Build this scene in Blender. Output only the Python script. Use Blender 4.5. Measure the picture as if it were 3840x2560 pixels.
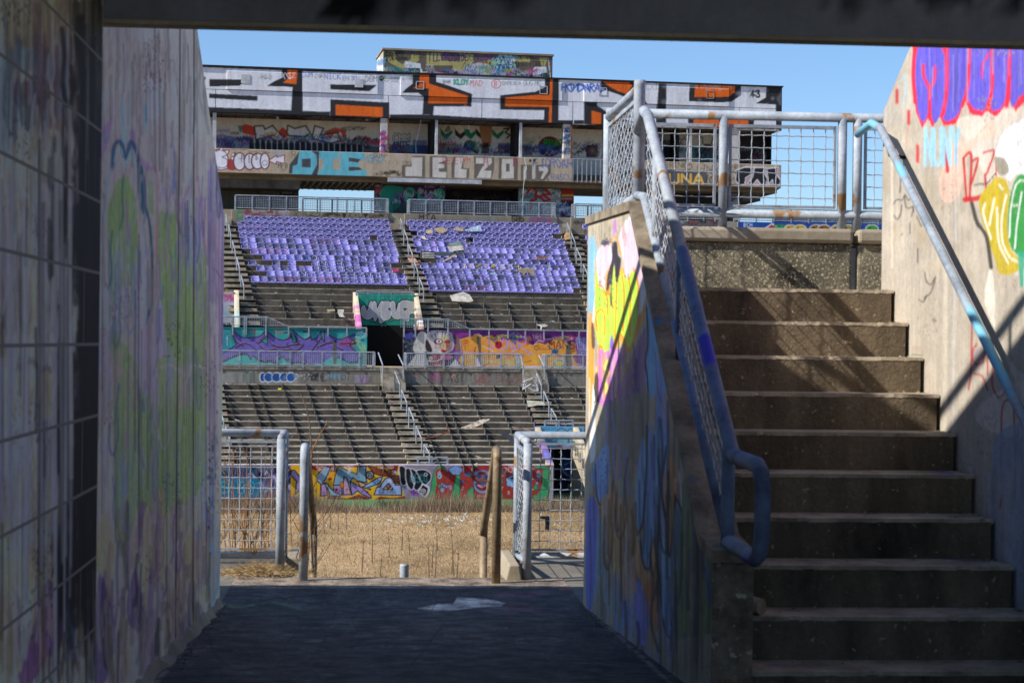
import bpy, math, random
import numpy as np
random.seed(7); RS = np.random.RandomState(7)
scene = bpy.context.scene
for o in list(bpy.data.objects): bpy.data.objects.remove(o)
COL = scene.collection

# ------------------------------------------------------------------ camera, sky, sun, exposure
FPX = 7000.0; RHO = 0.0125; EYE = 1.6         # focal length in photo pixels (3840 wide), small roll, eye height
cam_d = bpy.data.cameras.new("camera"); cam = bpy.data.objects.new("camera", cam_d); COL.objects.link(cam)
cam_d.sensor_width = 36.0; cam_d.lens = 36.0*FPX/3840.0; cam_d.clip_start = 0.1; cam_d.clip_end = 3000
from mathutils import Matrix, Vector
cam.matrix_world = Matrix(((math.cos(RHO), -math.sin(RHO), 0, 0), (0, 0, -1, 0), (math.sin(RHO), math.cos(RHO), 0, EYE), (0, 0, 0, 1)))
cam_d.dof.use_dof = True; cam_d.dof.focus_distance = 95.0; cam_d.dof.aperture_fstop = 10.0
scene.camera = cam

SUN_EL = math.radians(37.2); SUN_TRAVEL = math.radians(67.75)   # light travels towards the right and a little away
world = bpy.data.worlds.new("World"); scene.world = world; world.use_nodes = True
wn = world.node_tree; bg = wn.nodes["Background"]
sky = wn.nodes.new("ShaderNodeTexSky"); sky.sky_type = 'NISHITA'; sky.sun_disc = False
sky.sun_elevation = SUN_EL; sky.sun_rotation = SUN_TRAVEL + math.pi
sky.air_density = 1.0; sky.dust_density = 0.2; sky.ozone_density = 2.5
tint = wn.nodes.new("ShaderNodeMix"); tint.data_type = 'RGBA'; tint.blend_type = 'MULTIPLY'; tint.inputs[0].default_value = 1.0; tint.inputs[7].default_value = (.56, .68, .85, 1)
wn.links.new(sky.outputs[0], tint.inputs[6]); wn.links.new(tint.outputs[2], bg.inputs[0]); bg.inputs[1].default_value = 0.125
sd = bpy.data.lights.new("sun", 'SUN'); sd.energy = 4.5; sd.angle = math.radians(0.5); sd.color = (1.0, 0.955, 0.88)
sun = bpy.data.objects.new("sun", sd); COL.objects.link(sun)
tv = Vector((math.sin(SUN_TRAVEL)*math.cos(SUN_EL), math.cos(SUN_TRAVEL)*math.cos(SUN_EL), -math.sin(SUN_EL)))
sun.rotation_euler = tv.to_track_quat('-Z', 'Y').to_euler(); sun.location = (-20, 0, 30)
scene.render.engine = 'CYCLES'
scene.view_settings.view_transform = 'Standard'; scene.view_settings.look = 'None'
scene.view_settings.exposure = 0.55; scene.view_settings.gamma = 1.0
try: scene.cycles.max_bounces = 6; scene.cycles.diffuse_bounces = 4
except Exception: pass

# ------------------------------------------------------------------ survey helpers
def ray(x, y):
    dx = x-1920.0; dy = 1280.0-y
    return (dx*math.cos(RHO)-dy*math.sin(RHO), FPX, dx*math.sin(RHO)+dy*math.cos(RHO))
class Frame:
    """horizontal frame: u to the right along the stand, v away from the camera, z up"""
    def __init__(s, yaw):
        s.yaw = yaw; s.a = (math.cos(yaw), math.sin(yaw)); s.n = (-math.sin(yaw), math.cos(yaw))
    def w(s, u, v, z): return (u*s.a[0]+v*s.n[0], u*s.a[1]+v*s.n[1], z)
    def loc(s, r): return (r[0]*s.a[0]+r[1]*s.a[1], r[0]*s.n[0]+r[1]*s.n[1], r[2])
    def atv(s, x, y, v): l = s.loc(ray(x, y)); k = v/l[1]; return (l[0]*k, EYE+l[2]*k)
    def U(s, x, y, v): return s.atv(x, y, v)[0]
    def Z(s, x, y, v): return s.atv(x, y, v)[1]
N = Frame(math.atan(520/7000.0)); S = Frame(math.atan(7000/40800.0))
def project(X, Y, Z):
    Z = Z-EYE; Y = np.maximum(Y, 0.3)
    c, s_ = math.cos(RHO), math.sin(RHO)
    return 1920+FPX*(X*c+Z*s_)/Y, 1280-FPX*(-X*s_+Z*c)/Y

# ------------------------------------------------------------------ paint: strokes and fills gathered on a numpy sheet, carried as vertex colour
def hexc(h):
    if not isinstance(h, str): return np.array(h, float)
    v = np.array([int(h[i:i+2], 16)/255.0 for i in (0, 2, 4)])
    return np.where(v <= 0.04045, v/12.92, ((v+0.055)/1.055)**2.4)
FONT = {
'A':"00 14 26 34 40|12 32",'B':"00 06 26 35 34 23 03|23 32 31 20 00",'C':"45 36 16 05 01 10 30 41",'D':"00 06 26 44 42 20 00",'E':"46 06 00 40|03 33",
'F':"46 06 00|03 33",'G':"45 36 16 05 01 10 30 41 43 23",'H':"00 06|40 46|03 43",'I':"26 20|16 36|10 30",'J':"46 41 30 10 01",'K':"00 06|46 03 40",
'L':"06 00 40",'M':"00 06 23 46 40",'N':"00 06 40 46",'O':"10 01 05 16 36 45 41 30 10",'P':"00 06 36 45 44 33 03",'Q':"10 01 05 16 36 45 41 30 10|22 40",
'R':"00 06 36 45 44 33 03|23 40",'S':"45 36 16 05 04 13 33 42 41 30 10 01",'T':"06 46|26 20",'U':"06 01 10 30 41 46",'V':"06 20 46",'W':"06 10 23 30 46",
'X':"00 46|06 40",'Y':"06 23 46|23 20",'Z':"06 46 00 40",'0':"10 01 05 16 36 45 41 30 10",'1':"14 26 20",'2':"05 16 36 45 43 00 40",'3':"05 16 36 45 34 23 34 42 41 30 10 01",
'4':"30 36 02 42",'5':"46 06 03 33 42 41 30 10 01",'6':"45 16 05 01 10 30 41 42 33 13 02",'7':"06 46 10",'8':"13 04 05 16 36 45 44 33 13 02 01 10 30 41 42 33",'9':"10 41 45 36 16 05 04 13 33 44",
'!':"26 22|20 21",'-':"13 33",'$':"45 36 16 05 04 13 33 42 41 30 10 01|27 2_",'+':"13 33|24 22",'.':"20 21",'^':"30 41 46 36 23 16 06 01 10 23"}
def glyph(ch):
    out = []
    for st in FONT.get(ch, "").split('|'):
        p = [(int(t[0]), -1 if t[1] == '_' else int(t[1])) for t in st.split() if len(t) == 2]
        if len(p) > 1: out.append(p)
    return out
def smooth(p, k=4, closed=False):
    p = [np.array(q, float) for q in p]
    if len(p) < 3: return p
    q = ([p[-1]]+p+[p[0], p[1]]) if closed else ([2*p[0]-p[1]]+p+[2*p[-1]-p[-2]])
    out = []
    for i in range(1, len(q)-2):
        for j in range(k):
            t = j/float(k)
            out.append(0.5*((2*q[i])+(-q[i-1]+q[i+1])*t+(2*q[i-1]-5*q[i]+4*q[i+1]-q[i+2])*t*t+(-q[i-1]+3*q[i]-3*q[i+1]+q[i+2])*t**3))
    out.append(q[-2]); return out
class Sheet:
    def __init__(s, x0, y0, x1, y1, k, base='8c8478'):
        s.x0, s.y0, s.k = x0, y0, k; s.w = max(4, int((x1-x0)*k)); s.h = max(4, int((y1-y0)*k))
        s.a = np.zeros((s.h, s.w, 3)); s.a[:] = hexc(base); s.f = (0, 0, 1.0)
    def at(s, ox=0, oy=0, m=1.0): s.f = (ox, oy, m); return s
    def _t(s, p):
        if len(p) and not hasattr(p[0], '__len__'): p = [(p[i], p[i+1]) for i in range(0, len(p)-1, 2)]
        return [((s.f[0]+s.f[2]*q[0]-s.x0)*s.k, (s.f[1]+s.f[2]*q[1]-s.y0)*s.k) for q in p]
    def _box(s, p, r):
        xs = [q[0] for q in p]; ys = [q[1] for q in p]
        a, b, c, d = int(max(0, min(xs)-r)), int(max(0, min(ys)-r)), int(min(s.w, max(xs)+r+1)), int(min(s.h, max(ys)+r+1))
        if c <= a or d <= b: return None
        yy, xx = np.mgrid[b:d, a:c]; return a, b, c, d, xx+0.5, yy+0.5
    def _mix(s, bx, m, col, al=1.0):
        a, b, c, d = bx[:4]; m = (m*al)[..., None]; s.a[b:d, a:c] = s.a[b:d, a:c]*(1-m)+hexc(col)*m
    def P(s, pts, col, al=1.0, sm=False):
        p = s._t(pts)
        if sm: p = smooth(p, 4, True)
        bx = s._box(p, 1)
        if not bx: return s
        m = np.zeros(bx[4].shape); n = len(p)
        for ox, oy in ((-.25, -.25), (.25, -.25), (-.25, .25), (.25, .25)):
            ins = np.zeros(m.shape, bool); xx = bx[4]+ox; yy = bx[5]+oy
            for i in range(n):
                x1, y1 = p[i]; x2, y2 = p[(i+1) % n]
                if y1 == y2: continue
                ins ^= ((y1 > yy) != (y2 > yy)) & (xx < (x2-x1)*(yy-y1)/(y2-y1)+x1)
            m += ins*0.25
        s._mix(bx, m, col, al); return s
    def L(s, pts, w, col, al=1.0, soft=0.0, sm=False, closed=False):
        p = s._t(pts)
        if sm: p = smooth(p, 4, closed)
        elif closed: p = p+[p[0]]
        r = max(0.35, w*s.f[2]*s.k/2); so = 0.7+soft*s.f[2]*s.k
        bx = s._box(p, r+so+1)
        if not bx: return s
        m = np.zeros(bx[4].shape)
        for i in range(len(p)-1):
            (x1, y1), (x2, y2) = p[i], p[i+1]; dx, dy = x2-x1, y2-y1; q = dx*dx+dy*dy+1e-9
            t = np.clip(((bx[4]-x1)*dx+(bx[5]-y1)*dy)/q, 0, 1)
            d = np.hypot(bx[4]-x1-t*dx, bx[5]-y1-t*dy)
            m = np.maximum(m, np.clip((r-d)/so+0.5, 0, 1))
        if w*s.f[2]*s.k < 0.7: al = al*max(0.35, w*s.f[2]*s.k/0.7)
        s._mix(bx, m, col, al); return s
    def E(s, cx, cy, rx, ry, col, al=1.0, soft=0.0, out=None, ow=4):
        c = s._t([(cx, cy)])[0]; kx = rx*s.f[2]*s.k; ky = ry*s.f[2]*s.k
        bx = s._box([(c[0]-kx*1.3, c[1]-ky*1.3), (c[0]+kx*1.3, c[1]+ky*1.3)], 1)
        if not bx: return s
        d = np.hypot((bx[4]-c[0])/max(kx, .3), (bx[5]-c[1])/max(ky, .3))
        if soft: m = np.clip((1.25-d)/max(soft, .05), 0, 1)
        else: m = np.clip((1-d)*min(kx, ky)+0.5, 0, 1)
        s._mix(bx, m, col, al)
        if out: s.L([(cx+rx*math.cos(t*.5236), cy+ry*math.sin(t*.5236)) for t in range(12)], ow, out, closed=True, sm=True)
        return s
    def T(s, txt, x, y, h, col, adv=0.85, lw=0.14, slant=0.0, out=None, ow=0.1, jit=0.0, al=1.0, dy=0.0, soft=0.0):
        u = h/6.0; w = u*4*adv/0.85*0.85
        for pas in ((0, 1) if out else (1,)):
            cx = x
            for i, ch in enumerate(txt):
                yb = y+dy*i
                for st in glyph(ch):
                    pts = []
                    for gx, gy in st:
                        jx = ((gx*7+gy*13+i*5) % 7-3)*jit*u; jy = ((gx*5+gy*3+i*11) % 7-3)*jit*u
                        pts.append((cx+gx/4.0*w+slant*gy*u+jx, yb-gy*u+jy))
                    if pas == 0: s.L(pts, h*(lw+2*ow), out, al=al)
                    else: s.L(pts, h*lw, col, al=al, soft=soft)
                cx += w*(1.38 if ch != ' ' else 0.9)
        return s
    def scrib(s, x0, y0, x1, y1, n, cols, lw=4, size=40, al=0.9, soft=0):
        for i in range(n):
            cx, cy = RS.uniform(x0, x1), RS.uniform(y0, y1); sz = size*RS.uniform(.5, 1.3); k = RS.randint(4, 9)
            p = [(cx+sz*(j/float(k)-.5)*1.6+RS.uniform(-.15, .15)*sz, cy+(-1)**j*sz*RS.uniform(.15, .5)) for j in range(k+1)]
            s.L(p, lw*RS.uniform(.6, 1.5), cols[RS.randint(len(cols))], al=al, soft=soft, sm=RS.rand() < .6)
        return s
    def blots(s, x0, y0, x1, y1, n, cols, r, al=.6, asp=1.0):
        for i in range(n): s.E(RS.uniform(x0, x1), RS.uniform(y0, y1), r*RS.uniform(.4, 1.2), r*asp*RS.uniform(.4, 1.2), cols[RS.randint(len(cols))], al*RS.uniform(.5, 1), soft=.8)
        return s
    def drips(s, x0, x1, y0, y1, n, cols, w, al=.5):
        for i in range(n):
            x = RS.uniform(x0, x1); ya = RS.uniform(y0, y0+(y1-y0)*.5); yb = ya+(y1-ya)*RS.uniform(.2, 1)
            s.L([(x, ya), (x+RS.uniform(-w, w)*.5, (ya+yb)/2), (x+RS.uniform(-w, w)*.5, yb)], w*RS.uniform(.3, 1.3), cols[RS.randint(len(cols))], al*RS.uniform(.4, 1), soft=w*.4)
        return s
    def loops(s, x0, y0, x1, y1, n, cols, w, ln, al=.7, hook=.5):
        """long hand-sprayed strokes, mostly vertical, some hooked or looped"""
        for i in range(n):
            x, y = RS.uniform(x0, x1), RS.uniform(y0, y1); L_ = ln*RS.uniform(.4, 1.3); c = cols[RS.randint(len(cols))]; ww = w*RS.uniform(.5, 1.5); d = RS.uniform(.05, .16)*L_*(1 if RS.rand() < .5 else -1)
            p = [(x, y), (x+d*.25, y+L_*.35), (x+d*.1, y+L_*.7), (x+d*.6, y+L_)]
            if RS.rand() < hook: p += [(x+d*1.1, y+L_*.85), (x+d*1.0, y+L_*RS.uniform(.3, .7))]
            s.L(p, ww, c, al*RS.uniform(.5, 1), soft=ww*.35, sm=True)
        return s
    def grime(s, amt=.12, vs=6):
        k = (s.h//vs+2, s.w//4+2); n = RS.rand(*k); n = np.kron(n, np.ones((vs, 4)))[:s.h, :s.w]
        n2 = np.kron(RS.rand(s.h//18+2, s.w//18+2), np.ones((18, 18)))[:s.h, :s.w]
        for _ in range(3):
            n2 = (n2+np.roll(n2, 5, 0)+np.roll(n2, -5, 0)+np.roll(n2, 5, 1)+np.roll(n2, -5, 1))/5; n = (n+np.roll(n, 2, 0)+np.roll(n, 1, 1))/3
        s.a *= (1-amt+amt*2*(.5*n+.5*n2))[..., None]; return s
    def weather(s, amp=30, streak=.3, grain=.08, chips=0, chipc='6f675c'):
        """ragged vertical edges, run-down streaks, speckle and flaked spots, all as paint on the wall"""
        h, w = s.h, s.w; off = np.zeros(w)
        for q, a_ in ((2, .5), (5, .6), (14, .5)):
            n = RS.randn(w//q+3); off += a_*np.interp(np.arange(w)/q, np.arange(len(n)), n)
        yb = RS.rand(h//90+3); wy = np.interp(np.arange(h)/90.0, np.arange(len(yb)), yb)
        Y = np.clip(np.arange(h)[:, None]+off[None, :]*amp*s.k*(.3+wy[:, None]), 0, h-1).astype(int)
        s.a = s.a[Y, np.arange(w)[None, :]]
        f = np.zeros((h, w))
        for q, r, a_ in ((1, 70, .5), (3, 130, .5), (10, 60, .4)):
            n = RS.randn(h//r+3, w//q+3); yi = np.arange(h)/r; y0 = yi.astype(int); fy = (yi-y0)[:, None]; n = n[y0]*(1-fy)+n[y0+1]*fy
            xi = np.arange(w)/q; x0 = xi.astype(int); fx = xi-x0; f += a_*(n[:, x0]*(1-fx)+n[:, np.minimum(x0+1, n.shape[1]-1)]*fx)
        s.a *= np.clip(1+streak*f, .25, 1.5)[..., None]; s.a *= (1+grain*RS.randn(h, w))[..., None]
        if chips:
            n = RS.rand(h//3+2, w//2+2); n2 = np.kron(RS.rand(h//60+2, w//30+2), np.ones((20, 15)))[:n.shape[0], :n.shape[1]]
            m = np.kron((n*.6+n2*.6 > 1.2-chips), np.ones((3, 2)))[:h, :w][..., None]; s.a = s.a*(1-.7*m)+hexc(chipc)*.7*m
        s.a = np.clip(s.a, 0, .86); return s
    def get(s, px, py):
        X = np.clip((px-s.x0)*s.k-.5, 0, s.w-1.001); Y = np.clip((py-s.y0)*s.k-.5, 0, s.h-1.001)
        i = X.astype(int); j = Y.astype(int); fx = (X-i)[:, None]; fy = (Y-j)[:, None]; a = s.a
        i1 = np.minimum(i+1, s.w-1); j1 = np.minimum(j+1, s.h-1)
        return (a[j, i]*(1-fx)+a[j, i1]*fx)*(1-fy)+(a[j1, i]*(1-fx)+a[j1, i1]*fx)*fy

# ------------------------------------------------------------------ materials
MATS = {}
def nodes(m): m.use_nodes = True; return m.node_tree, m.node_tree.nodes["Principled BSDF"]
def mix(nt, kind, fac, a, b):
    n = nt.nodes.new("ShaderNodeMix"); n.data_type = 'RGBA'; n.blend_type = kind
    for idx, val in ((0, fac), (6, a), (7, b)):
        if hasattr(val, 'links'): nt.links.new(val, n.inputs[idx])
        elif idx == 0: n.inputs[0].default_value = val
        else: n.inputs[idx].default_value = (*val, 1)
    return n.outputs[2]
def noise(nt, scale, detail=6, rough=.6, sc=(1, 1, 1), src='Position'):
    g = nt.nodes.new("ShaderNodeNewGeometry") if src == 'Position' else nt.nodes.new("ShaderNodeTexCoord")
    mp = nt.nodes.new("ShaderNodeMapping"); mp.inputs['Scale'].default_value = sc
    nt.links.new(g.outputs[src if src == 'Position' else 'Object'], mp.inputs[0])
    n = nt.nodes.new("ShaderNodeTexNoise"); n.inputs['Scale'].default_value = scale; n.inputs['Detail'].default_value = detail; n.inputs['Roughness'].default_value = rough
    nt.links.new(mp.outputs[0], n.inputs['Vector']); return n.outputs[0]
def ramp(nt, inp, a, b, c0=(0, 0, 0), c1=(1, 1, 1)):
    r = nt.nodes.new("ShaderNodeValToRGB"); r.color_ramp.elements[0].position = a; r.color_ramp.elements[1].position = b
    r.color_ramp.elements[0].color = (*c0, 1); r.color_ramp.elements[1].color = (*c1, 1); nt.links.new(inp, r.inputs[0]); return r.outputs[0]
def bump(nt, bs, h, st=.3, dist=.01):
    b = nt.nodes.new("ShaderNodeBump"); b.inputs['Strength'].default_value = st; b.inputs['Distance'].default_value = dist
    nt.links.new(h, b.inputs['Height']); nt.links.new(b.outputs[0], bs.inputs['Normal'])
def surf(name, col, dark=None, scale=3.0, sc=(1, 1, 1), rough=.85, metal=0.0, lo=.35, hi=.65, bst=.25, bd=.01, fine=None, spots=None, spec=.3):
    if name in MATS: return MATS[name]
    m = bpy.data.materials.new(name); nt, bs = nodes(m); MATS[name] = m
    col = tuple(hexc(col)); dark = tuple(hexc(dark)) if dark else tuple(c*.6 for c in col)
    n1 = noise(nt, scale, 8, .65, sc); c = mix(nt, 'MIX', ramp(nt, n1, lo, hi), dark, col)
    n2 = noise(nt, (fine or scale*9), 4, .7); c = mix(nt, 'MULTIPLY', .8, c, ramp(nt, n2, .2, .8, (.62, .62, .62), (1.18, 1.18, 1.18)))
    if spots:
        n3 = noise(nt, spots[1], 3, .5); c = mix(nt, 'MIX', ramp(nt, n3, spots[2], spots[2]+.06), c, tuple(hexc(spots[0])))
    nt.links.new(c, bs.inputs['Base Color']); bs.inputs['Roughness'].default_value = rough; bs.inputs['Metallic'].default_value = metal
    bs.inputs['Specular IOR Level'].default_value = spec
    if bst: bump(nt, bs, n2, bst, bd)
    return m
def paintmat(name, fine=14.0, rough=.8, dirt=.5, bst=.2, bd=.006, streak=(1, 1, .25), brick=False, rg=(.3, .7), lo=(.45, .43, .40), hi=(1.12, 1.12, 1.12)):
    if name in MATS: return MATS[name]
    m = bpy.data.materials.new(name); nt, bs = nodes(m); MATS[name] = m
    at = nt.nodes.new("ShaderNodeAttribute"); at.attribute_name = "paint"; c = at.outputs['Color']
    n1 = noise(nt, fine*.16, 8, .7, streak); c = mix(nt, 'MULTIPLY', dirt, c, ramp(nt, n1, rg[0], rg[1], lo, hi))
    n2 = noise(nt, fine, 5, .7); c = mix(nt, 'MULTIPLY', .7, c, ramp(nt, n2, .25, .75, (.75, .75, .75), (1.15, 1.15, 1.15)))
    h = n2
    if brick:
        uv = nt.nodes.new("ShaderNodeAttribute"); uv.attribute_name = "wallco"
        br = nt.nodes.new("ShaderNodeTexBrick"); nt.links.new(uv.outputs['Vector'], br.inputs['Vector'])
        br.inputs['Scale'].default_value = 1.0; br.inputs['Brick Width'].default_value = 1.9; br.inputs['Row Height'].default_value = .225
        br.inputs['Mortar Size'].default_value = .006; br.inputs['Mortar Smooth'].default_value = .4
        br.inputs['Color1'].default_value = (1, 1, 1, 1); br.inputs['Color2'].default_value = (.82, .82, .82, 1); br.inputs['Mortar'].default_value = (1, 1, 1, 1)
        c = mix(nt, 'MULTIPLY', 1.0, c, br.outputs['Color']); c = mix(nt, 'MIX', br.outputs['Fac'], c, tuple(hexc('857c76')))
        bump(nt, bs, br.outputs['Fac'], -.6, .01)
    elif bst: bump(nt, bs, h, bst, bd)
    nt.links.new(c, bs.inputs['Base Color']); bs.inputs['Roughness'].default_value = rough; bs.inputs['Specular IOR Level'].default_value = .3
    return m

# ------------------------------------------------------------------ mesh helpers
def tag(o, label=None, cat=None, group=None, kind=None):
    if label: o['label'] = label
    if cat: o['category'] = cat
    if group: o['group'] = group
    if kind: o['kind'] = kind
    return o
def thing(name, label, cat, loc, group=None, rz=0):
    o = bpy.data.objects.new(name, None); COL.objects.link(o); o.location = loc; o.rotation_euler = (0, 0, rz); o.empty_display_size = .2
    return tag(o, label, cat, group)
class MB:
    def __init__(s, fr=None): s.v = []; s.f = []; s.m = []; s.fr = fr; s.mi = 0
    def W(s, u, v, z): return s.fr.w(u, v, z) if s.fr else (u, v, z)
    def add(s, vs, fs):
        b = len(s.v); s.v += [tuple(map(float, q)) for q in vs]; s.f += [tuple(b+i for i in f) for f in fs]; s.m += [s.mi]*len(fs); return s
    def box(s, u0, u1, v0, v1, z0, z1):
        return s.add([s.W(*q) for q in ((u0, v0, z0), (u1, v0, z0), (u1, v1, z0), (u0, v1, z0), (u0, v0, z1), (u1, v0, z1), (u1, v1, z1), (u0, v1, z1))],
                     [(0, 1, 5, 4), (1, 2, 6, 5), (2, 3, 7, 6), (3, 0, 4, 7), (4, 5, 6, 7), (3, 2, 1, 0)])
    def slab(s, pts, d):
        """closed polygon (frame coords, list of (u,v,z)) pushed by vector d=(du,dv,dz)"""
        n = len(pts); A = [s.W(*p) for p in pts]; B = [s.W(p[0]+d[0], p[1]+d[1], p[2]+d[2]) for p in pts]
        return s.add(A+B, [tuple(range(n)), tuple(range(2*n-1, n-1, -1))]+[(i, i+n, (i+1) % n+n, (i+1) % n) for i in range(n)])
    def tube(s, pts, r, k=8, cap=True, r2=None, rawpts=False):
        P = [Vector(q if rawpts else s.W(*q)) for q in pts]; n = len(P); b = len(s.v); prev = None
        for i in range(n):
            t = (P[min(i+1, n-1)]-P[max(i-1, 0)]).normalized()
            ref = Vector((0, 0, 1)) if abs(t.z) < .9 else Vector((0, 1, 0))
            if prev is not None: x = prev-t*prev.dot(t)
            else: x = ref.cross(t)
            if x.length < 1e-6: x = ref.cross(t)
            x.normalize(); y = t.cross(x); prev = x
            rr = r if r2 is None else r+(r2-r)*i/(n-1)
            for j in range(k):
                a = 2*math.pi*j/k; s.v.append(tuple(P[i]+(x*math.cos(a)+y*math.sin(a))*rr))
        fs = [(b+i*k+j, b+i*k+(j+1) % k, b+(i+1)*k+(j+1) % k, b+(i+1)*k+j) for i in range(n-1) for j in range(k)]
        if cap: fs += [tuple(b+j for j in range(k-1, -1, -1)), tuple(b+(n-1)*k+j for j in range(k))]
        s.f += fs; s.m += [s.mi]*len(fs); return s
    def build(s, name, mats, parent=None, smooth_=False, bevel=0):
        if not s.v: return None
        o0 = Vector(parent_world(parent)) if parent else Vector((0, 0, 0))
        if not parent and s.v:
            a = np.array(s.v); c = a.mean(0); c[2] = a[:, 2].min(); o0 = Vector(c)
        me = bpy.data.meshes.new(name); me.from_pydata([tuple(Vector(q)-o0) for q in s.v], [], s.f)
        mats = mats if isinstance(mats, (list, tuple)) else [mats]
        for m in mats: me.materials.append(m)
        if len(mats) > 1: me.polygons.foreach_set('material_index', s.m)
        if smooth_: me.polygons.foreach_set('use_smooth', [True]*len(s.f))
        me.update()
        o = bpy.data.objects.new(name, me); COL.objects.link(o)
        if parent: o.parent = parent
        else: o.location = o0
        if bevel:
            b = o.modifiers.new('bevel', 'BEVEL'); b.width = bevel; b.segments = 2; b.limit_method = 'ANGLE'
        return o
def parent_world(p):
    l = Vector(p.location)
    while p.parent: p = p.parent; l = l+Vector(p.location)
    return l
def painted(name, fn, n, m, sheet, mat, parent=None, skirt=None, label=None):
    """a wall face as an n x m grid: fn(s,t)->(x,y,z) arrays; the sheet's paint is carried on the vertices"""
    s_, t_ = np.meshgrid(np.linspace(0, 1, n), np.linspace(0, 1, m)); s_ = s_.ravel(); t_ = t_.ravel()
    res = fn(s_, t_); X, Y, Z = res[:3]; co = np.stack([X, Y, Z], 1)
    px, py = project(X, Y, Z); col = sheet.get(px, py)
    idx = np.arange(n*m).reshape(m, n); q = np.stack([idx[:-1, :-1], idx[:-1, 1:], idx[1:, 1:], idx[1:, :-1]], -1).reshape(-1, 4)
    wc = np.stack([res[3], Z, Z*0], 1) if len(res) > 3 else None
    if skirt is not None:
        loop = np.concatenate([idx[0, :], idx[1:, -1], idx[-1, ::-1][1:], idx[::-1, 0][1:-1]])
        b = len(co); co = np.concatenate([co, co[loop]+np.array(skirt)]); col = np.concatenate([col, col[loop]]); k = len(loop)
        if wc is not None: wc = np.concatenate([wc, wc[loop]])
        a = np.arange(k); q = np.concatenate([q, np.stack([loop, b+a, b+(a+1) % k, loop[(a+1) % k]], -1)])
    o0 = np.array(parent_world(parent)) if parent else np.array([co[:, 0].mean(), co[:, 1].mean(), co[:, 2].min()])
    me = bpy.data.meshes.new(name); me.vertices.add(len(co)); me.vertices.foreach_set('co', (co-o0).ravel())
    me.loops.add(q.size); me.polygons.add(len(q)); me.loops.foreach_set('vertex_index', q.ravel().astype('i'))
    me.polygons.foreach_set('loop_start', (np.arange(len(q))*4).astype('i'))
    me.update(calc_edges=True); me.materials.append(mat)
    ca = me.color_attributes.new('paint', 'FLOAT_COLOR', 'POINT'); ca.data.foreach_set('color', np.concatenate([col, np.ones((len(col), 1))], 1).ravel())
    if wc is not None:
        at = me.attributes.new('wallco', 'FLOAT_VECTOR', 'POINT'); at.data.foreach_set('vector', wc.ravel())
    me.validate()
    o = bpy.data.objects.new(name, me); COL.objects.link(o)
    if parent: o.parent = parent
    else: o.location = tuple(o0)
    if label: o['label'] = label
    return o
def face_v(fr, v, u0, u1, z0, z1, zt0=None, zt1=None):
    def fn(s, t):
        u = u0+(u1-u0)*s; top = z1 if zt0 is None else zt0+(zt1-zt0)*s; z = z0+(top-z0)*t
        return (u*fr.a[0]+v*fr.n[0], u*fr.a[1]+v*fr.n[1], z+0*u)
    return fn
def face_u(fr, u, v0, v1, zb, zt, power=1.0, sgn=1):
    """vertical face along the depth axis; zb, zt are functions of v; columns bunched nearer the far end by 1/v"""
    def fn(s, t):
        v = 1/(1/v0+(1/v1-1/v0)*s); b = zb(v); z = b+(zt(v)-b)*t
        return (u*fr.a[0]+v*fr.n[0], u*fr.a[1]+v*fr.n[1], z, v)
    return fn
def interp(pts):
    xs = [p[0] for p in pts]; ys = [p[1] for p in pts]
    return lambda v: np.interp(v, xs, ys)

# ------------------------------------------------------------------ shared materials
M_paint = paintmat('painted_concrete', 10.0, dirt=.45, streak=(1.5, 1.5, .3))
M_clean = paintmat('painted_panel', 6.0, dirt=.42, bst=.1, streak=(1.6, 1.6, .22))
M_conc_dark = surf('weathered_concrete', '686157', '37332d', 1.2, (1, 1, .3), lo=.3, hi=.7, fine=9, bst=.2)
M_conc_light = surf('worn_tread_concrete', 'b0a592', '6b6355', 1.5, lo=.35, hi=.6, fine=11)
M_conc_beige = surf('beige_concrete', 'a79b87', '7d7263', .8, lo=.3, hi=.7, fine=10)
M_soffit = surf('soffit_concrete', '8a7c66', '64594a', .6)
M_galv = surf('galvanised_steel', 'a9b0b8', '858c94', 5, metal=.35, rough=.55, fine=60, bst=.05, spots=('7a5230', 7, .70))
M_galv_far = surf('galvanised_steel_far', 'a2aab2', '7c858e', 3, metal=.2, rough=.6, bst=0, fine=8)
M_black = surf('black_steel', '1d2328', '12161a', 2, rough=.6, bst=0)
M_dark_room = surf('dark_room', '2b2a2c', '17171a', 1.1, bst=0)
M_white_metal = surf('white_metal', 'c9ccd0', '9a9da2', 1.5, bst=0)

# ------------------------------------------------------------------ press box and its rooftop house
GRAY3 = ['2c2c30', '3b4250', '23262a']
TAGC = ['1d1d20', '203a7a', '7a1f2e', '2c6f78', '6d3f86', '1d1d20', '2b4a9a', 'c8c8d0']
VP = 126.0
def zat(x, y, v): return S.Z(x, y, v)
z_joint = zat(1134, 346, VP); z_bot = zat(1461, 443, VP); z_roof = zat(1411, 273, VP); z_sill = zat(1457, 575, VP); z_low = zat(1455, 664, VP)
u_l = S.U(560, 350, VP); u_r = S.U(2932, 400, VP)
C1 = (740, 100, .34438); C2 = (1400, 150, .35714); C3 = (2200, 250, .35714)
K = Sheet(560, 225, 2945, 500, .42, 'dfe2ea')
W_, B_, O_ = 'dfe2ea', '2a2c30', 'e2671c'
K.at()
K.P([560, 225, 2945, 225, 2945, 338, 2920, 325, 2200, 290, 1400, 279, 757, 252, 560, 246], B_)          # black roof rim
K.at(*C1)
K.P([-60, 548, 90, 548, 90, 585, -60, 585], B_)
K.P([130, 572, 545, 578, 460, 645, 130, 655], B_).P([128, 730, 655, 755, 655, 810, 128, 780], B_)
K.P([918, 470, 1145, 470, 1145, 960, 1020, 930, 1036, 662, 960, 655, 758, 650, 830, 600, 918, 560], B_)
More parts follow.
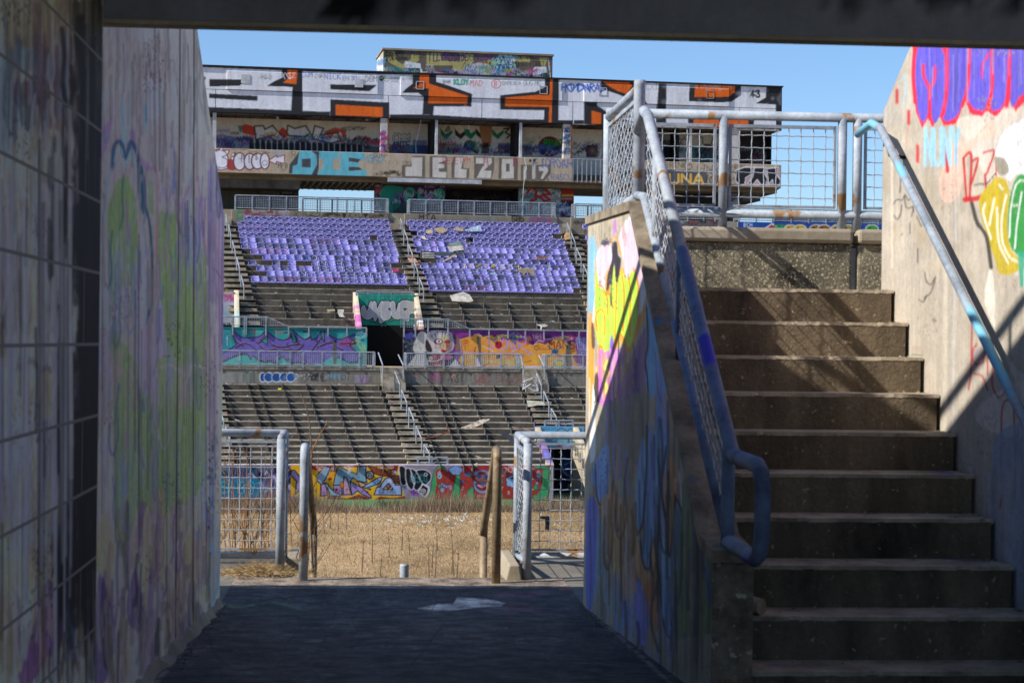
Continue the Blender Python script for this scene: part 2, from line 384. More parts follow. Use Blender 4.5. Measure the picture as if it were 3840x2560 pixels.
K.P([978, 462, 1092, 462, 1078, 630, 932, 612, 985, 570], O_)
K.P([1448, 630, 1958, 638, 1872, 706, 1448, 685], B_)
K.P([1448, 792, 2090, 828, 2090, 1000, 1445, 985], B_).P([1508, 850, 2020, 880, 2016, 985, 1508, 965], O_)
K.P([100, 875, 330, 885, 620, 895, 1020, 912, 1145, 918, 1300, 925, 1445, 925, 1445, 1000, 100, 960, -600, 930, -600, 850], B_)
K.T('AQLS', 690, 570, 40, '3a3c44', lw=.1, jit=.4, soft=3).T('XQZ', 930, 565, 62, 'e8e8ee', lw=.09, jit=.3)
K.T('CUM', 1140, 550, 52, '2b56b8', lw=.11).T('ZQK', 1285, 555, 40, '2a2c30', lw=.1, jit=.3).T('NICK', 1385, 575, 60, '2b56b8', lw=.11)
K.T('EH 30-', 1585, 585, 44, '2b56b8', lw=.12).T('D8M', 1828, 600, 60, '2a2c30', lw=.09)
K.E(2005, 565, 26, 30, '2a2c30').E(1997, 560, 7, 8, 'c8ccd8').E(2014, 560, 7, 8, 'c8ccd8').L([2040, 540, 2030, 580, 2075, 600, 2085, 570], 6, '2a2c30', sm=True)
K.L([2025, 545, 2050, 560, 2030, 585], 8, '9be03a', soft=6, sm=True)
K.T('SOE', 2105, 605, 45, '2a2c30', lw=.1).T('EVAN', 2240, 580, 38, '2a2c30', lw=.1)
K.drips(310, 390, 770, 860, 4, ['2a2c30'], 5)
K.at(*C2)
K.P([410, 365, 660, 370, 660, 440, 790, 480, 1038, 568, 1030, 702, 638, 698, 628, 790, 515, 785, 528, 600, 470, 556, 300, 556, 340, 515, 410, 462], B_)
K.P([487, 362, 585, 366, 585, 460, 992, 590, 985, 668, 578, 668, 583, 510, 418, 505, 485, 470], O_)
K.drips(920, 985, 668, 705, 3, [O_], 6, .9)
K.P([170, 782, 520, 785, 630, 788, 1100, 815, 1600, 835, 1790, 838, 1940, 845, 2095, 845, 2095, 900, 170, 830], B_)
K.P([1800, 405, 1950, 412, 1942, 900, 1790, 900, 1795, 740, 1330, 733, 1330, 582, 1700, 545, 1800, 500], B_)
K.P([1858, 408, 1884, 410, 1870, 868, 1842, 866, 1848, 704, 1386, 698, 1386, 606, 1850, 568], O_)
K.T('BHR', 735, 458, 34, '2a2c30', lw=.16).T('KLOY', 850, 468, 50, '39b79a', lw=.22, out='1d2a2a', ow=.05).T('MAD', 1020, 485, 58, 'd5433c', lw=.1)
K.L([985, 425, 1010, 470, 1040, 420], 5, '777a84', sm=True).E(1290, 462, 48, 46, 'dfe2ea', 0, out='d5433c', ow=8).T('B', 1272, 485, 52, 'd5433c', lw=.12)
K.T('SHREK', 1352, 475, 40, '2a2c30', lw=.09).T('IS', 1490, 472, 30, '2a2c30', lw=.09).L([1530, 448, 1540, 440, 1548, 448, 1540, 470, 1530, 448], 4, '2a2c30').T('GUS MC', 1580, 478, 42, '2a2c30', lw=.1)
K.T('HOMDNRAS', 1985, 540, 78, '1f5fc4', lw=.18, adv=.8, jit=.25, soft=3)
K.P([2210, 652, 2352, 655, 2352, 885, 2210, 885], B_)
K.P([2105, 845, 2210, 842, 2210, 885, 2105, 885], B_)
K.at(*C3)
K.P([0, 370, 50, 378, 160, 440, 270, 520, 420, 560, 560, 600, 560, 640, 0, 610], B_).P([52, 462, 150, 490, 150, 605, 52, 600], O_)
K.P([270, 560, 440, 600, 440, 625, 270, 610], O_)
K.P([150, 145, 500, 155, 640, 400, 560, 380, 320, 290, 230, 260, 150, 220], B_).P([165, 155, 440, 165, 480, 200, 420, 290, 320, 255, 240, 210], O_)
K.T('TOUM', 245, 235, 60, 'b05030', lw=.06).T('LEXIII', 580, 240, 58, '6b6e78', lw=.06)
K.P([755, 175, 838, 180, 834, 620, 728, 620, 740, 390, 752, 250], B_)
K.P([1078, 190, 1622, 200, 1622, 300, 1520, 370, 1420, 378, 1074, 366], B_).P([1140, 175, 1558, 190, 1555, 270, 1490, 318, 1132, 320], O_)
K.T('8-570-9889', 1150, 226, 30, 'ecd8cc', lw=.12).T('TYLAIPT', 1350, 240, 34, 'f0c8a8', lw=.12).T('BOOB', 1078, 222, 26, 'd8d8dc', lw=.12)
K.P([1775, 388, 1880, 325, 1888, 200, 2060, 210, 2060, 680, 1988, 660, 1985, 400], B_)
K.T('43', 1722, 320, 68, '2a2c30', lw=.26, jit=.1).T('KS', 1635, 310, 60, '8a8c96', lw=.06, jit=.4)
K.P([1066, 500, 1120, 505, 1760, 540, 1750, 660, 1066, 640], B_).P([1120, 555, 1698, 560, 1696, 645, 1120, 632], O_)
K.P([1750, 618, 1985, 626, 1985, 665, 1750, 655], B_)
K.blots(560, 0, 2100, 560, 60, ['c4c8d4', 'b8bcc8'], 40, .25, 1.0)
K.at().grime(.07)
K.L([560, 331, 2935, 371], 1.6, '55585f', .0)
press = thing('press_box', 'long abandoned press box covered in orange black and white block graffiti above the far stand', 'press box', S.w(u_l, VP, z_low))
nu = int((u_r-u_l)*57*.36)
painted('upper_fascia', face_v(S, VP, u_l, u_r, z_bot, z_roof), nu, 60, K, M_clean, press, skirt=(S.n[0]*.4, S.n[1]*.4, 0))
for i, (xa, xb) in enumerate(((850, 1418), (1502, 2110), (2190, 2736))):
    ua = S.U(xa, 300, VP-.08); ub = S.U(xb, 300, VP-.08)
    painted('fascia_panel', face_v(S, VP-.09, ua, ub, z_joint, z_roof-.22), int((ub-ua)*57*.4), 34, K, M_clean, press, skirt=(S.n[0]*.088, S.n[1]*.088, 0))
mb = MB(S)
for xj in (808, 1134, 1456, 1797+10, 2148, 2462, 2772):
    u = S.U(xj, 390, VP); mb.box(u-.015, u+.015, VP-.004, VP, z_bot+.02, z_joint-.02)
mb.box(u_l, u_r, VP-.004, VP, z_joint-.03, z_joint-.005)
mb.build('panel_joint', M_black, press)
for cx_, cy_, w_, h_ in ((525, 570, 95, 98), (1760, 617, 92, 94)):
    x = C1[0]+C1[2]*cx_; y = C1[1]+C1[2]*cy_; u = S.U(x, y, VP-.1); z = S.Z(x, y, VP-.1); a = w_*C1[2]/2/55.5; mb = MB(S)
    mb.box(u-a, u+a, VP-.125, VP-.1, z-a, z+a); mb.build('access_hatch', M_white_metal, press)
for x, y in ((1400+.357*490, 150+.357*478), (1400+.357*1788, 150+.357*527), (2200+.357*172, 250+.357*264), (2200+.357*1298, 250+.357*296)):
    u = S.U(x, y, VP-.1); z = S.Z(x, y, VP-.1); a = .28; mb = MB(S)
    for q in ((-a, -a+.05, -a, a), (a-.05, a, -a, a), (-a, a, a-.05, a), (-a, a, -a, -a+.05)): mb.box(u+q[0], u+q[1], VP-.12, VP-.1, z+q[2], z+q[3])
    mb.build('access_hatch', M_conc_beige if x > 2600 else M_white_metal, press)
# roof slab, ceiling, floor, ends
VB = 134.0
mb = MB(S); mb.box(u_l-.05, u_r+.06, VP-.12, VB, z_roof+.005, z_roof+.1); mb.build('roof_slab', surf('roof_rim', '2b2f36', '1a1d22', 2, bst=0), press)
K = Sheet(560, 400, 2945, 480, .3, '8d867a')
ceil_m = surf('stained_ceiling_tile', 'b0a89a', '4a443c', .5, lo=.42, hi=.5)
mb = MB(S); mb.box(u_l, u_r-.02, VP+.42, VB-.02, z_bot+.02, z_bot+.2); mb.build('room_ceiling', ceil_m, press)
mb = MB(S)
for i in range(46):
    ua = u_l+i*.95; mb.box(ua, ua+.03, VP+.45, VP+2.9, z_bot-.012, z_bot+.018)
for i in range(5): mb.box(u_l, u_r-.05, VP+.7+i*.5, VP+.73+i*.5, z_bot-.014, z_bot+.016)
mb.build('ceiling_grid', M_dark_room, press)
# back wall of the rooms
K = Sheet(560, 425, 2945, 605, .42, 'd3cec8'); K.at(*C1)
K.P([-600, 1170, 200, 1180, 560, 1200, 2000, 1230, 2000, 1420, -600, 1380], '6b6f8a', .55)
K.P([440, 1080, 490, 1080, 480, 1165, 455, 1140], '2f8f8a').P([490, 1080, 550, 1068, 640, 1110, 640, 1180, 500, 1160], 'cc4a36', sm=True)
K.P([870, 1150, 930, 1095, 1010, 1160, 960, 1230], 'cc4a36').P([1380, 1150, 1500, 1105, 1620, 1130, 1600, 1220, 1560, 1150, 1400, 1175], 'cc4a36').L([1380, 1150, 1500, 1100, 1625, 1125, 1605, 1225], 8, '2f8f8a')
for p in ([620, 1085, 720, 1080, 735, 1120, 820, 1078, 870, 1140, 960, 1230, 860, 1245, 780, 1200, 640, 1230], [975, 1160, 985, 1075, 1060, 1110, 1180, 1080, 1230, 1160, 1180, 1200, 1000, 1190], [1260, 1160, 1280, 1080, 1375, 1110, 1340, 1180, 1440, 1170, 1530, 1155, 1560, 1240, 1460, 1270, 1330, 1240, 1250, 1220]):
    K.P(p, 'dcdce4').L(p, 16, '1d1e22', soft=8, closed=True)
K.T('HOTZARTTAP', 1580, 1125, 32, '1d1d20', lw=.18, soft=4, jit=.3).T('YOHOBM', 205, 1150, 32, '7a5fb0', lw=.14, jit=.2).T('OMEGA', 360, 1175, 26, '1d1d20', lw=.2, jit=.3)
K.T('SBOS PLAYBOIZ', 1130, 1238, 34, '2c7aa8', lw=.13, jit=.2).E(350, 1240, 45, 42, '4a6fb0', .6, out='26406f', ow=6).E(260, 1215, 50, 40, '8a9ac8', .5, out='3c2b6f', ow=6)
K.T('MORO', 740, 1200, 50, 'c9b93a', lw=.2, jit=.2).scrib(200, 1200, 560, 1310, 26, ['2b4a9a', '6d3f86', '7a1f5e', '27407f'], 7, 60)
K.scrib(560, 1180, 1560, 1270, 40, TAGC+['b03048', '2c8f9a'], 6, 55).scrib(1530, 1190, 2000, 1330, 46, ['a02845', '23262a', '2c6f78', 'b83050', '1d1d20'], 7, 60)
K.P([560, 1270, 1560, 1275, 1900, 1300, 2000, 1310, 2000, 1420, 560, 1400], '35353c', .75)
for i in range(20):
    x = 570+i*62; K.P([x, 1235+i*3, x+40, 1238+i*3, x+46, 1380, x+6, 1380], '131419', .85, sm=True); K.L([x+54, 1240+i*3, x+54, 1340+i*2], 7, 'c0c6d4')
K.at(*C2)
K.P([170, 1100, 600, 1110, 600, 1230, 170, 1210], '33425f', .8).T('CMM', 215, 1065, 75, 'd0cdc8', lw=.2, out='2a2c34', ow=.07).T('ANTE', 205, 1130, 60, '2a5f8f', lw=.2, out='14171f', ow=.04)
K.scrib(170, 1120, 640, 1190, 30, ['2b5f9a', '1d1d20', 'b03060', '2c8fa0'], 7, 60).P([415, 1050, 560, 1055, 560, 1200, 415, 1195], '33508c', .7)
K.P([600, 850, 650, 850, 650, 1200, 600, 1200], '3a3f42').P([590, 910, 640, 905, 640, 1100, 600, 1100], '24504c')
for x, c_ in ((700, '1f7f62'), (850, '2a2c30'), (955, '1f7f62'), (1072, '2a2c30'), (1240, '1f7f62')):
    K.P([x, 925, x+60, 990, x+125, 945, x+135, 975, x+70, 1045, x+10, 1000], c_)
K.P([960, 940, 1000, 930, 1040, 1010, 1060, 960, 1065, 1000, 1010, 1040], '1f7f62').P([1110, 905, 1250, 905, 1240, 1080, 1190, 1130, 1140, 1080], 'a87c58').P([1150, 1080, 1210, 1075, 1220, 1195, 1130, 1195], '5d3a2c')
K.L([750, 960, 790, 910, 800, 940, 770, 960], 14, '2a6a5a').L([1370, 935, 1430, 925, 1385, 970, 1435, 1000, 1400, 1030], 16, '2a2c30')
K.T('970', 682, 1050, 40, '5b6a5a', lw=.1).T('BABY', 740, 1055, 42, '3f8fb0', lw=.12, jit=.3).E(1010, 1110, 62, 58, '25262c', .9).E(1005, 1110, 26, 26, '3a7ab0').L([1030, 1150, 1090, 1185], 26, '25262c')
K.P([680, 1085, 900, 1100, 895, 1195, 680, 1195], '4a5a4a', .7).scrib(690, 1080, 1500, 1190, 60, ['1d1d20', '2b4a8a', '7a4a9a', '2c8fa0', 'b04050', '1f7f62'], 7, 55)
K.P([1310, 1080, 1450, 1085, 1450, 1200, 1310, 1195], '3c4a6a', .6).P([1480, 870, 1560, 875, 1560, 1220, 1480, 1210], '3d3c3e')
K.E(1850, 1120, 120, 108, '7a2434').E(1850, 1130, 92, 85, '1a2520').E(1850, 1110, 78, 66, '1f6f34').T('BLAT', 1795, 1120, 70, '2fa04a', lw=.15, out='0f2415', ow=.05)
K.T('WOOD', 1590, 1065, 38, 'b8b46a', lw=.14, soft=6).T('LOVE', 1620, 1085, 22, '2a2c30', lw=.14).T('B', 1745, 1035, 22, '2a2c30', lw=.14)
K.scrib(1570, 1120, 1980, 1210, 45, ['2b3a9a', '8a6ab0', '1d1d20', '2c6fa0', 'b0a0c0'], 7, 55).P([1575, 1090, 1670, 1090, 1670, 1215, 1575, 1215], '3a4664', .5)
K.scrib(2100, 1090, 2352, 1220, 26, ['1d1d20', '2b5f9a', '2b3a6a'], 6, 50).T('SARZ', 2210, 1100, 36, '1d1d20', lw=.12).P([2235, 1105, 2352, 1105, 2352, 1235, 2235, 1235], '4a3a52').blots(2250, 1120, 2340, 1220, 12, ['6a3a7a', '9a8a4a', '2a2430'], 30)
K.at(*C3)
K.P([160, 640, 560, 650, 560, 1000, 160, 1000], '4a4c58', .6).scrib(160, 760, 1080, 960, 60, TAGC+['4fa0b0', '2c8fa0'], 7, 60)
K.P([770, 900, 800, 790, 850, 780, 930, 800, 960, 880, 900, 980, 800, 985], '20323a', sm=True).L([790, 830, 830, 800, 880, 810, 920, 850], 14, '5fb0c0', sm=True).L([800, 790, 830, 770, 850, 800, 910, 790], 8, 'c07a3a')
K.E(1270, 900, 75, 90, '7a4a52').L([1170, 740, 1220, 745, 1215, 800, 1260, 830], 10, '1d1d20').L([1330, 740, 1300, 830], 10, '1d1d20').scrib(1120, 850, 1380, 980, 30, ['2a7f8a', '1d2a30', '3a5a6a'], 12, 60)
K.P([1600, 660, 2050, 670, 2050, 1010, 1600, 1000], '2c272b').scrib(1620, 850, 1990, 990, 30, ['6a2438', '3a3c48', '80808a'], 6, 55).P([1500, 660, 1600, 665, 1600, 1000, 1500, 1000], 'b8b8c4').T('EUTHANASIA', 1505, 985, 18, '7a3aa0', lw=.14)
K.at().grime(.1)
VR = VP+3.0
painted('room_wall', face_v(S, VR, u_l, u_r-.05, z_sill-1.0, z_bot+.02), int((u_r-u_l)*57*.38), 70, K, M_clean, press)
def xcol(xa, xb, y, v0, v1, za, zb): mb.box(S.U(xa, y, v0), S.U(xb, y, v0), v0, v1, za, zb)
for xa, xb in ((797, 811), (1948, 1958), (1632, 1642), (2586, 2595)): mb = MB(S); xcol(xa, xb, 500, VP+.15, VP+.3, z_sill, z_bot); mb.build('window_mullion', M_white_metal, press)
K = Sheet(1400, 430, 2800, 620, .4, 'bdb9b6'); K.at(*C2).scrib(80, 960, 150, 1190, 30, ['1d1d20', '7a3a9a', 'c04a7a'], 7, 40).scrib(2000, 930, 2080, 1200, 26, ['1d1d20', '2b5f9a'], 7, 40).T('AZO', 2010, 945, 26, '1d1d20', lw=.14)
for xa, xb in ((1427, 1455), (2113, 2142), (2738, 2772)):
    ua, ub = S.U(xa, 500, VP+.1), S.U(xb, 500, VP+.1); painted('room_column', face_v(S, VP+.1, ua, ub, z_sill, z_bot+.01), 14, 60, K, M_clean, press, skirt=(S.n[0]*.5, S.n[1]*.5, 0))
for x in (1456, 2143): u = S.U(x, 500, VP+.05); MB(S).box(u-.05, u+.05, VP+.05, VP+.15, z_low, z_bot).build('rusty_downpipe', surf('rusty_pipe', '8a5a3a', '4a3428', 3, bst=0), press)
for x in (1617, 1932, 2466, 2540): u = S.U(x, 500, VP+1); MB(S).box(u, u+.12, VP+.9, VR-.01, z_sill-.9, z_bot+.015).build('partition_wall', M_dark_room, press)
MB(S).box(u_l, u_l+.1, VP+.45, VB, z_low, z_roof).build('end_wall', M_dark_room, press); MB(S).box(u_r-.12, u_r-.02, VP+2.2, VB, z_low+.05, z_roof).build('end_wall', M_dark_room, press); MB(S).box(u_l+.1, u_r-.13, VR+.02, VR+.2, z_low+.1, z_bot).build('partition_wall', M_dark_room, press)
for x, y in ((1041, 441), (1376, 445), (1758, 477)):
    mb = MB(); c = S.w(S.U(x, y, VP+1.2), VP+1.2, S.Z(x, y, VP+1.2)); mb.tube([(c[0], c[1], c[2]+.16), (c[0], c[1], c[2]+.12), (c[0], c[1], c[2]), (c[0], c[1], c[2]-.12), (c[0], c[1], c[2]-.15)], .02, 10, r2=.14); mb.build('ceiling_globe', M_white_metal, press, True)
# lower fascia with block lettering
K = Sheet(560, 545, 2945, 712, .45, 'b5a68e'); K.at(*C1)
bl = '2b2526'; rd = 'a02c34'
K.P([190, 1350, 240, 1330, 265, 1310, 290, 1350, 350, 1340, 330, 1400, 345, 1470, 330, 1540, 260, 1568, 200, 1550, 150, 1500], 'e2e2ea').L([190, 1350, 240, 1335, 262, 1310, 290, 1350, 350, 1345, 325, 1400, 345, 1470, 325, 1545, 255, 1565, 200, 1545], 12, rd).L([200, 1360, 245, 1345, 300, 1365, 320, 1400, 270, 1420, 325, 1450, 320, 1520, 255, 1540, 205, 1520], 8, bl, sm=True)
K.P([330, 1450, 360, 1440, 400, 1370, 420, 1380, 420, 1550, 330, 1550], rd, .9, True).E(390, 1395, 14, 16, 'e2e2ea', out=bl, ow=5).E(386, 1435, 18, 18, 'e2e2ea', out=bl, ow=5)
for cx_, cy_, rx_, ry_ in ((460, 1470, 62, 92), (570, 1470, 56, 86), (655, 1465, 62, 84), (735, 1465, 46, 84)): K.E(cx_, cy_, rx_+12, ry_+10, rd).E(cx_, cy_, rx_, ry_, 'dfdfe8', out=bl, ow=8)
K.T('$', 628, 1445, 56, bl, lw=.1).T('!', 540, 1480, 80, bl, lw=.12).L([455, 1440, 510, 1440, 480, 1400, 480, 1480], 6, bl).E(735, 1485, 26, 26, 'dfdfe8', out=bl, ow=6)
K.P([775, 1460, 865, 1400, 865, 1425, 950, 1398, 945, 1490, 860, 1470, 858, 1500], 'e2e2ea').L([775, 1460, 865, 1400, 865, 1425, 950, 1398, 945, 1490, 860, 1470, 858, 1500], 10, rd, closed=True)
K.L([370, 1335, 560, 1345, 570, 1370, 680, 1355, 790, 1375], 5, bl, sm=True).T('CREEP', 800, 1398, 40, '86a8cc', lw=.12).T('MFB', 880, 1540, 50, bl, lw=.12).T('-22-', 885, 1575, 30, bl, lw=.12)
K.T('R', 1030, 1430, 70, '4a4640', lw=.08)
g = '4a4a50'; cy = '67b8c8'
K.P([995, 1600, 1005, 1500, 1060, 1430, 1110, 1355, 1110, 1600], g)
K.P([1110, 1352, 1240, 1356, 1310, 1400, 1310, 1540, 1240, 1640, 1030, 1640, 1040, 1520, 1090, 1500], cy).P([1140, 1440, 1235, 1438, 1235, 1535, 1140, 1530], g)
K.P([1320, 1356, 1540, 1362, 1540, 1440, 1480, 1440, 1475, 1550, 1545, 1560, 1545, 1650, 1310, 1640, 1320, 1560, 1370, 1545, 1370, 1450, 1318, 1430], cy)
K.P([1240, 1356, 1325, 1356, 1322, 1550, 1300, 1640, 1245, 1610, 1305, 1500, 1300, 1400], g)
K.P([1560, 1366, 1810, 1372, 1810, 1450, 1650, 1430, 1650, 1470, 1760, 1480, 1760, 1530, 1650, 1530, 1650, 1570, 1840, 1560, 1850, 1655, 1550, 1645], cy)
K.P([1650, 1425, 1780, 1445, 1750, 1480, 1650, 1468], g).P([1650, 1528, 1760, 1530, 1800, 1560, 1650, 1572], g)
K.T('ASKG', 1790, 1475, 80, '2b9ac0', lw=.1, jit=.3).T('GUAP', 1920, 1430, 50, '5a5650', lw=.1).T('ITS BRITNEY BITCH!', 1850, 1498, 36, '7a7266', lw=.08).T('CRU', 2240, 1510, 40, '6a6458', lw=.1)
K.T('MAMAS', 2160, 1420, 26, 'b89ab8', lw=.14)
K.at(*C2); g = '6e675c'; wt = 'cfc8be'
K.P([410, 1218, 545, 1215, 545, 1445, 300, 1440, 300, 1315, 400, 1315], g).P([400, 1235, 515, 1235, 510, 1432, 335, 1428, 335, 1332, 405, 1330], wt)
K.P([590, 1218, 775, 1222, 775, 1455, 590, 1445], g).P([622, 1235, 755, 1235, 755, 1270, 685, 1290, 685, 1300, 745, 1305, 745, 1345, 685, 1350, 688, 1385, 770, 1385, 765, 1448, 622, 1440], wt)
K.P([850, 1220, 945, 1220, 945, 1345, 1010, 1350, 1005, 1455, 820, 1450, 820, 1300], g).P([862, 1228, 945, 1230, 920, 1355, 980, 1360, 975, 1448, 850, 1445, 855, 1310], wt)
K.P([1055, 1222, 1270, 1228, 1270, 1340, 1240, 1465, 1055, 1455, 1060, 1300], g).P([1075, 1238, 1240, 1240, 1245, 1290, 1160, 1370, 1240, 1375, 1235, 1452, 1085, 1448, 1120, 1380, 1165, 1300, 1075, 1300], wt)
K.P([1320, 1235, 1520, 1240, 1515, 1470, 1312, 1460], g).P([1350, 1250, 1472, 1250, 1475, 1455, 1345, 1455], wt).P([1395, 1300, 1430, 1300, 1430, 1382, 1395, 1382], g)
K.P([1550, 1310, 1860, 1312, 1865, 1400, 1800, 1480, 1550, 1470], g).P([1580, 1325, 1605, 1325, 1605, 1460, 1575, 1460], wt).P([1668, 1312, 1702, 1312, 1700, 1460, 1668, 1460], wt).P([1740, 1330, 1830, 1325, 1835, 1375, 1780, 1460, 1755, 1455, 1790, 1380, 1740, 1375], wt)
K.T('RETETYM', 735, 1300, 65, 'b0305a', lw=.08, jit=.1, adv=.7)
for x in (1160, 1470): K.L([x, 1325, x+3, 1240, x+20, 1228, x+36, 1245, x+45, 1335], 8, 'a02c54').L([x, 1280, x+40, 1280], 6, 'a02c54').L([x+8, 1250, x+33, 1265], 6, 'a02c54')
K.T('FIDRDAR3V4', 1690, 1335, 85, '3f5fae', lw=.1, jit=.25, adv=.75, soft=3).T('RASCL!', 1870, 1470, 58, '3f5fae', lw=.1, jit=.15).T('HE', 1275, 1275, 40, '8a8274', lw=.1)
K.E(1648, 1268, 13, 16, '2b2526').E(1692, 1265, 13, 16, '2b2526').T('JUNCE', -10, 1425, 28, bl, lw=.13).scrib(90, 1380, 290, 1420, 14, [bl], 5, 40).T('JON', 195, 1400, 28, bl, lw=.14)
K.at(*C3)
K.P([560, 1075, 820, 1080, 1265, 1095, 1265, 1245, 560, 1230], '55585e').T('LUNA', 741, 1228, 96, 'e8b850', lw=.25, adv=1.46)
K.T('BRINK-', 828, 1060, 58, bl, lw=.09).E(1065, 1045, 40, 42, 'b5a68e', 0, out=bl, ow=5).E(1052, 1035, 8, 9, bl).E(1080, 1030, 8, 9, bl).L([1045, 1078, 1055, 1070, 1065, 1080, 1075, 1070, 1088, 1080], 4, bl)
K.L([1175, 1020, 1200, 1005, 1230, 1025, 1235, 1070, 1220, 1098, 1180, 1100, 1160, 1060, 1175, 1020], 5, bl, sm=True).L([1170, 1068, 1215, 1070], 4, bl).T('AM', 1310, 1060, 40, '7a5a9a', lw=.12).scrib(1280, 1040, 1540, 1220, 26, [bl, '4a4650', '7a6a8a'], 4, 70)
K.T('2020', 1275, 1242, 24, bl, lw=.13).T('BABE', 1555, 1060, 40, bl, lw=.1)
K.P([1550, 1250, 1545, 1180, 1600, 1070, 1700, 1050, 2020, 1060, 2040, 1160, 2035, 1255], 'c89ab4', .6)
for p in ([1570, 1090, 1660, 1055, 1750, 1060, 1735, 1130, 1670, 1170, 1660, 1240, 1600, 1245, 1560, 1200], [1760, 1060, 1880, 1060, 1860, 1110, 1900, 1180, 1880, 1245, 1830, 1245, 1790, 1190, 1750, 1240, 1690, 1240, 1740, 1160], [1890, 1070, 2010, 1060, 1990, 1130, 2036, 1190, 2030, 1245, 1960, 1245, 1950, 1190, 1910, 1245, 1900, 1160]):
    K.P(p, '26262a').L(p, 14, 'e6e2ea', closed=True)
    K.L([q+(8 if i % 2 else -3) for i, q in enumerate(p)], 4, '1b1b1f', closed=True)
K.at().grime(.12, 10)
u_ra = S.U(2146, 640, VP); u_rb = S.U(2408, 640, VP)
for ua, ub in ((u_l, u_ra), (u_rb, u_r)):
    painted('lower_fascia', face_v(S, VP-.02, ua, ub, z_low, z_sill), int((ub-ua)*57*.42), 42, K, M_paint, press, skirt=(S.n[0]*.35, S.n[1]*.35, 0))
mb = MB(S); mb.box(u_ra+.02, u_rb-.02, VP+.3, VP+.5, z_low-.1, z_low+.55); mb.build('balcony_kerb', M_conc_dark, press)
mb = MB(S); nb = 15
mb.tube([(u_ra, VP, z_sill-.02), (u_rb, VP, z_sill-.02)], .035, 6)
for i in range(nb+1): u = u_ra+.05+(u_rb-u_ra-.1)*i/nb; mb.box(u-.03, u+.03, VP-.03, VP+.03, z_low-.02, z_sill-.02)
mb.build('balcony_railing', M_galv_far, press)
# floor slab and tapered soffit
mb = MB(S)
mb.slab([(u_l, VP, z_low-.01), (u_r, VP, z_low-.01), (u_r, VP+.9, z_low-.12), (u_l, VP+.9, z_low-.12)], (0, 0, .14))
mb.box(u_l, u_r, VP+.9, VB, z_low-.32, z_low+.1); mb.build('floor_slab', M_soffit, press)
zL = z_low-.35
for k in range(3):
    a = (u_l, S.U(1116, 690, VP+2), S.U(2770, 690, VP+2))[k]; b = (S.U(1122, 690, VP+2), S.U(2160, 690, VP+2), u_r-1.2)[k]
    if k != 1: MB(S).box(a, b, VP+.9, VP+7, zL-.55, zL+.02).build('soffit_beam', M_conc_dark, press)
mb = MB(S); ua, ub = S.U(1120, 690, VP+3), S.U(1410, 690, VP+3)
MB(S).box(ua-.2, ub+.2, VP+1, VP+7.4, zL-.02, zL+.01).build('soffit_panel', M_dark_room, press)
for i in range(12): MB(S).box(ua+(ub-ua)*i/12, ua+(ub-ua)*(i+.3)/12, VP+1, VP+7.4, zL-.05, zL-.021).build('soffit_rib', M_conc_beige, press)
mb = MB(S); mb.box(S.U(1455, 668, VP-.1), S.U(1807, 672, VP-.1), VP-.12, VP+.2, z_low-.32, z_low-.04); mb.build('cover_strip', M_white_metal, press)
# penthouse
K = Sheet(1400, 170, 2085, 310, .5, '6a6054'); K.at(1400, 160, .29762); Yl = 'b5ab6a'
for p in ([175, 110, 272, 110, 272, 210, 360, 275, 475, 210, 475, 150, 575, 155, 575, 230, 380, 350, 200, 250, 175, 190], [670, 130, 860, 135, 860, 230, 1085, 240, 1085, 130, 1265, 150, 1265, 280, 1180, 285, 1180, 350, 1000, 360, 1000, 290, 670, 290], [1265, 280, 1640, 160, 1740, 175, 1600, 280, 1380, 330, 1265, 360], [1745, 180, 1980, 185, 1980, 250, 1800, 250, 1800, 350, 2000, 350, 2000, 390, 1745, 380], [2085, 190, 2200, 190, 2160, 310, 2120, 290]): K.P(p, Yl)
K.P([130, 330, 2250, 420, 2250, 470, 130, 420], '3a3038')
K.E(222, 145, 24, 22, Yl, 0, out='23221f', ow=6).scrib(140, 110, 420, 240, 22, ['23221f'], 6, 60).T('THOR', 455, 200, 75, '33302c', lw=.07).T('TLLVROSADE', 700, 235, 100, '5b2f6a', lw=.13, jit=.2, adv=.55).T('MSGN', 1090, 225, 80, '33234a', lw=.09)
K.T('DWONE', 1300, 225, 60, '6a3a7a', lw=.14, soft=10).T('ZOK', 660, 330, 50, 'd0d0c8', lw=.1).P([400, 235, 595, 265, 600, 320, 640, 395, 590, 395, 590, 325, 400, 318], 'e6e8ec').P([390, 320, 590, 325, 590, 400, 390, 380], '1f4a4a').T('ATIN', 410, 305, 24, '23221f', lw=.14)
K.scrib(1180, 270, 1520, 400, 40, ['b04a38', '2b6fa8', '3aa0a0', '1d1d20', 'c8c8d0'], 9, 90).T('EAST', 1560, 250, 80, '1f3f6a', lw=.12, jit=.3).scrib(1540, 180, 1760, 400, 50, ['2b5fb0', '7fc0d8', '1d2a3a', '9ad0b0', 'd0d8e0'], 9, 90).T('T0P', 1560, 370, 90, '2b4a9a', lw=.14)
K.T('EOE 4MM', 1790, 215, 45, '23221f', lw=.13).T('CHXX FORET', 1795, 300, 60, '2a2622', lw=.12, adv=.7).T('$888', 1790, 395, 45, '33302c', lw=.1).P([2030, 310, 2180, 305, 2185, 375, 2100, 400, 2060, 440, 2015, 420, 2005, 370], 'e6e8ec')
K.T('PROZAK', 2205, 260, 55, 'd8dce8', lw=.1, adv=.1, dy=44).P([2040, 440, 2100, 400, 2195, 380, 2195, 440], '2a3a30').scrib(150, 340, 2200, 440, 130, ['c04a8a', '3aa0a0', 'd8d8dc', '2b6fa8', '9ab83a', '1d1d20', 'b0a0c8'], 7, 60)
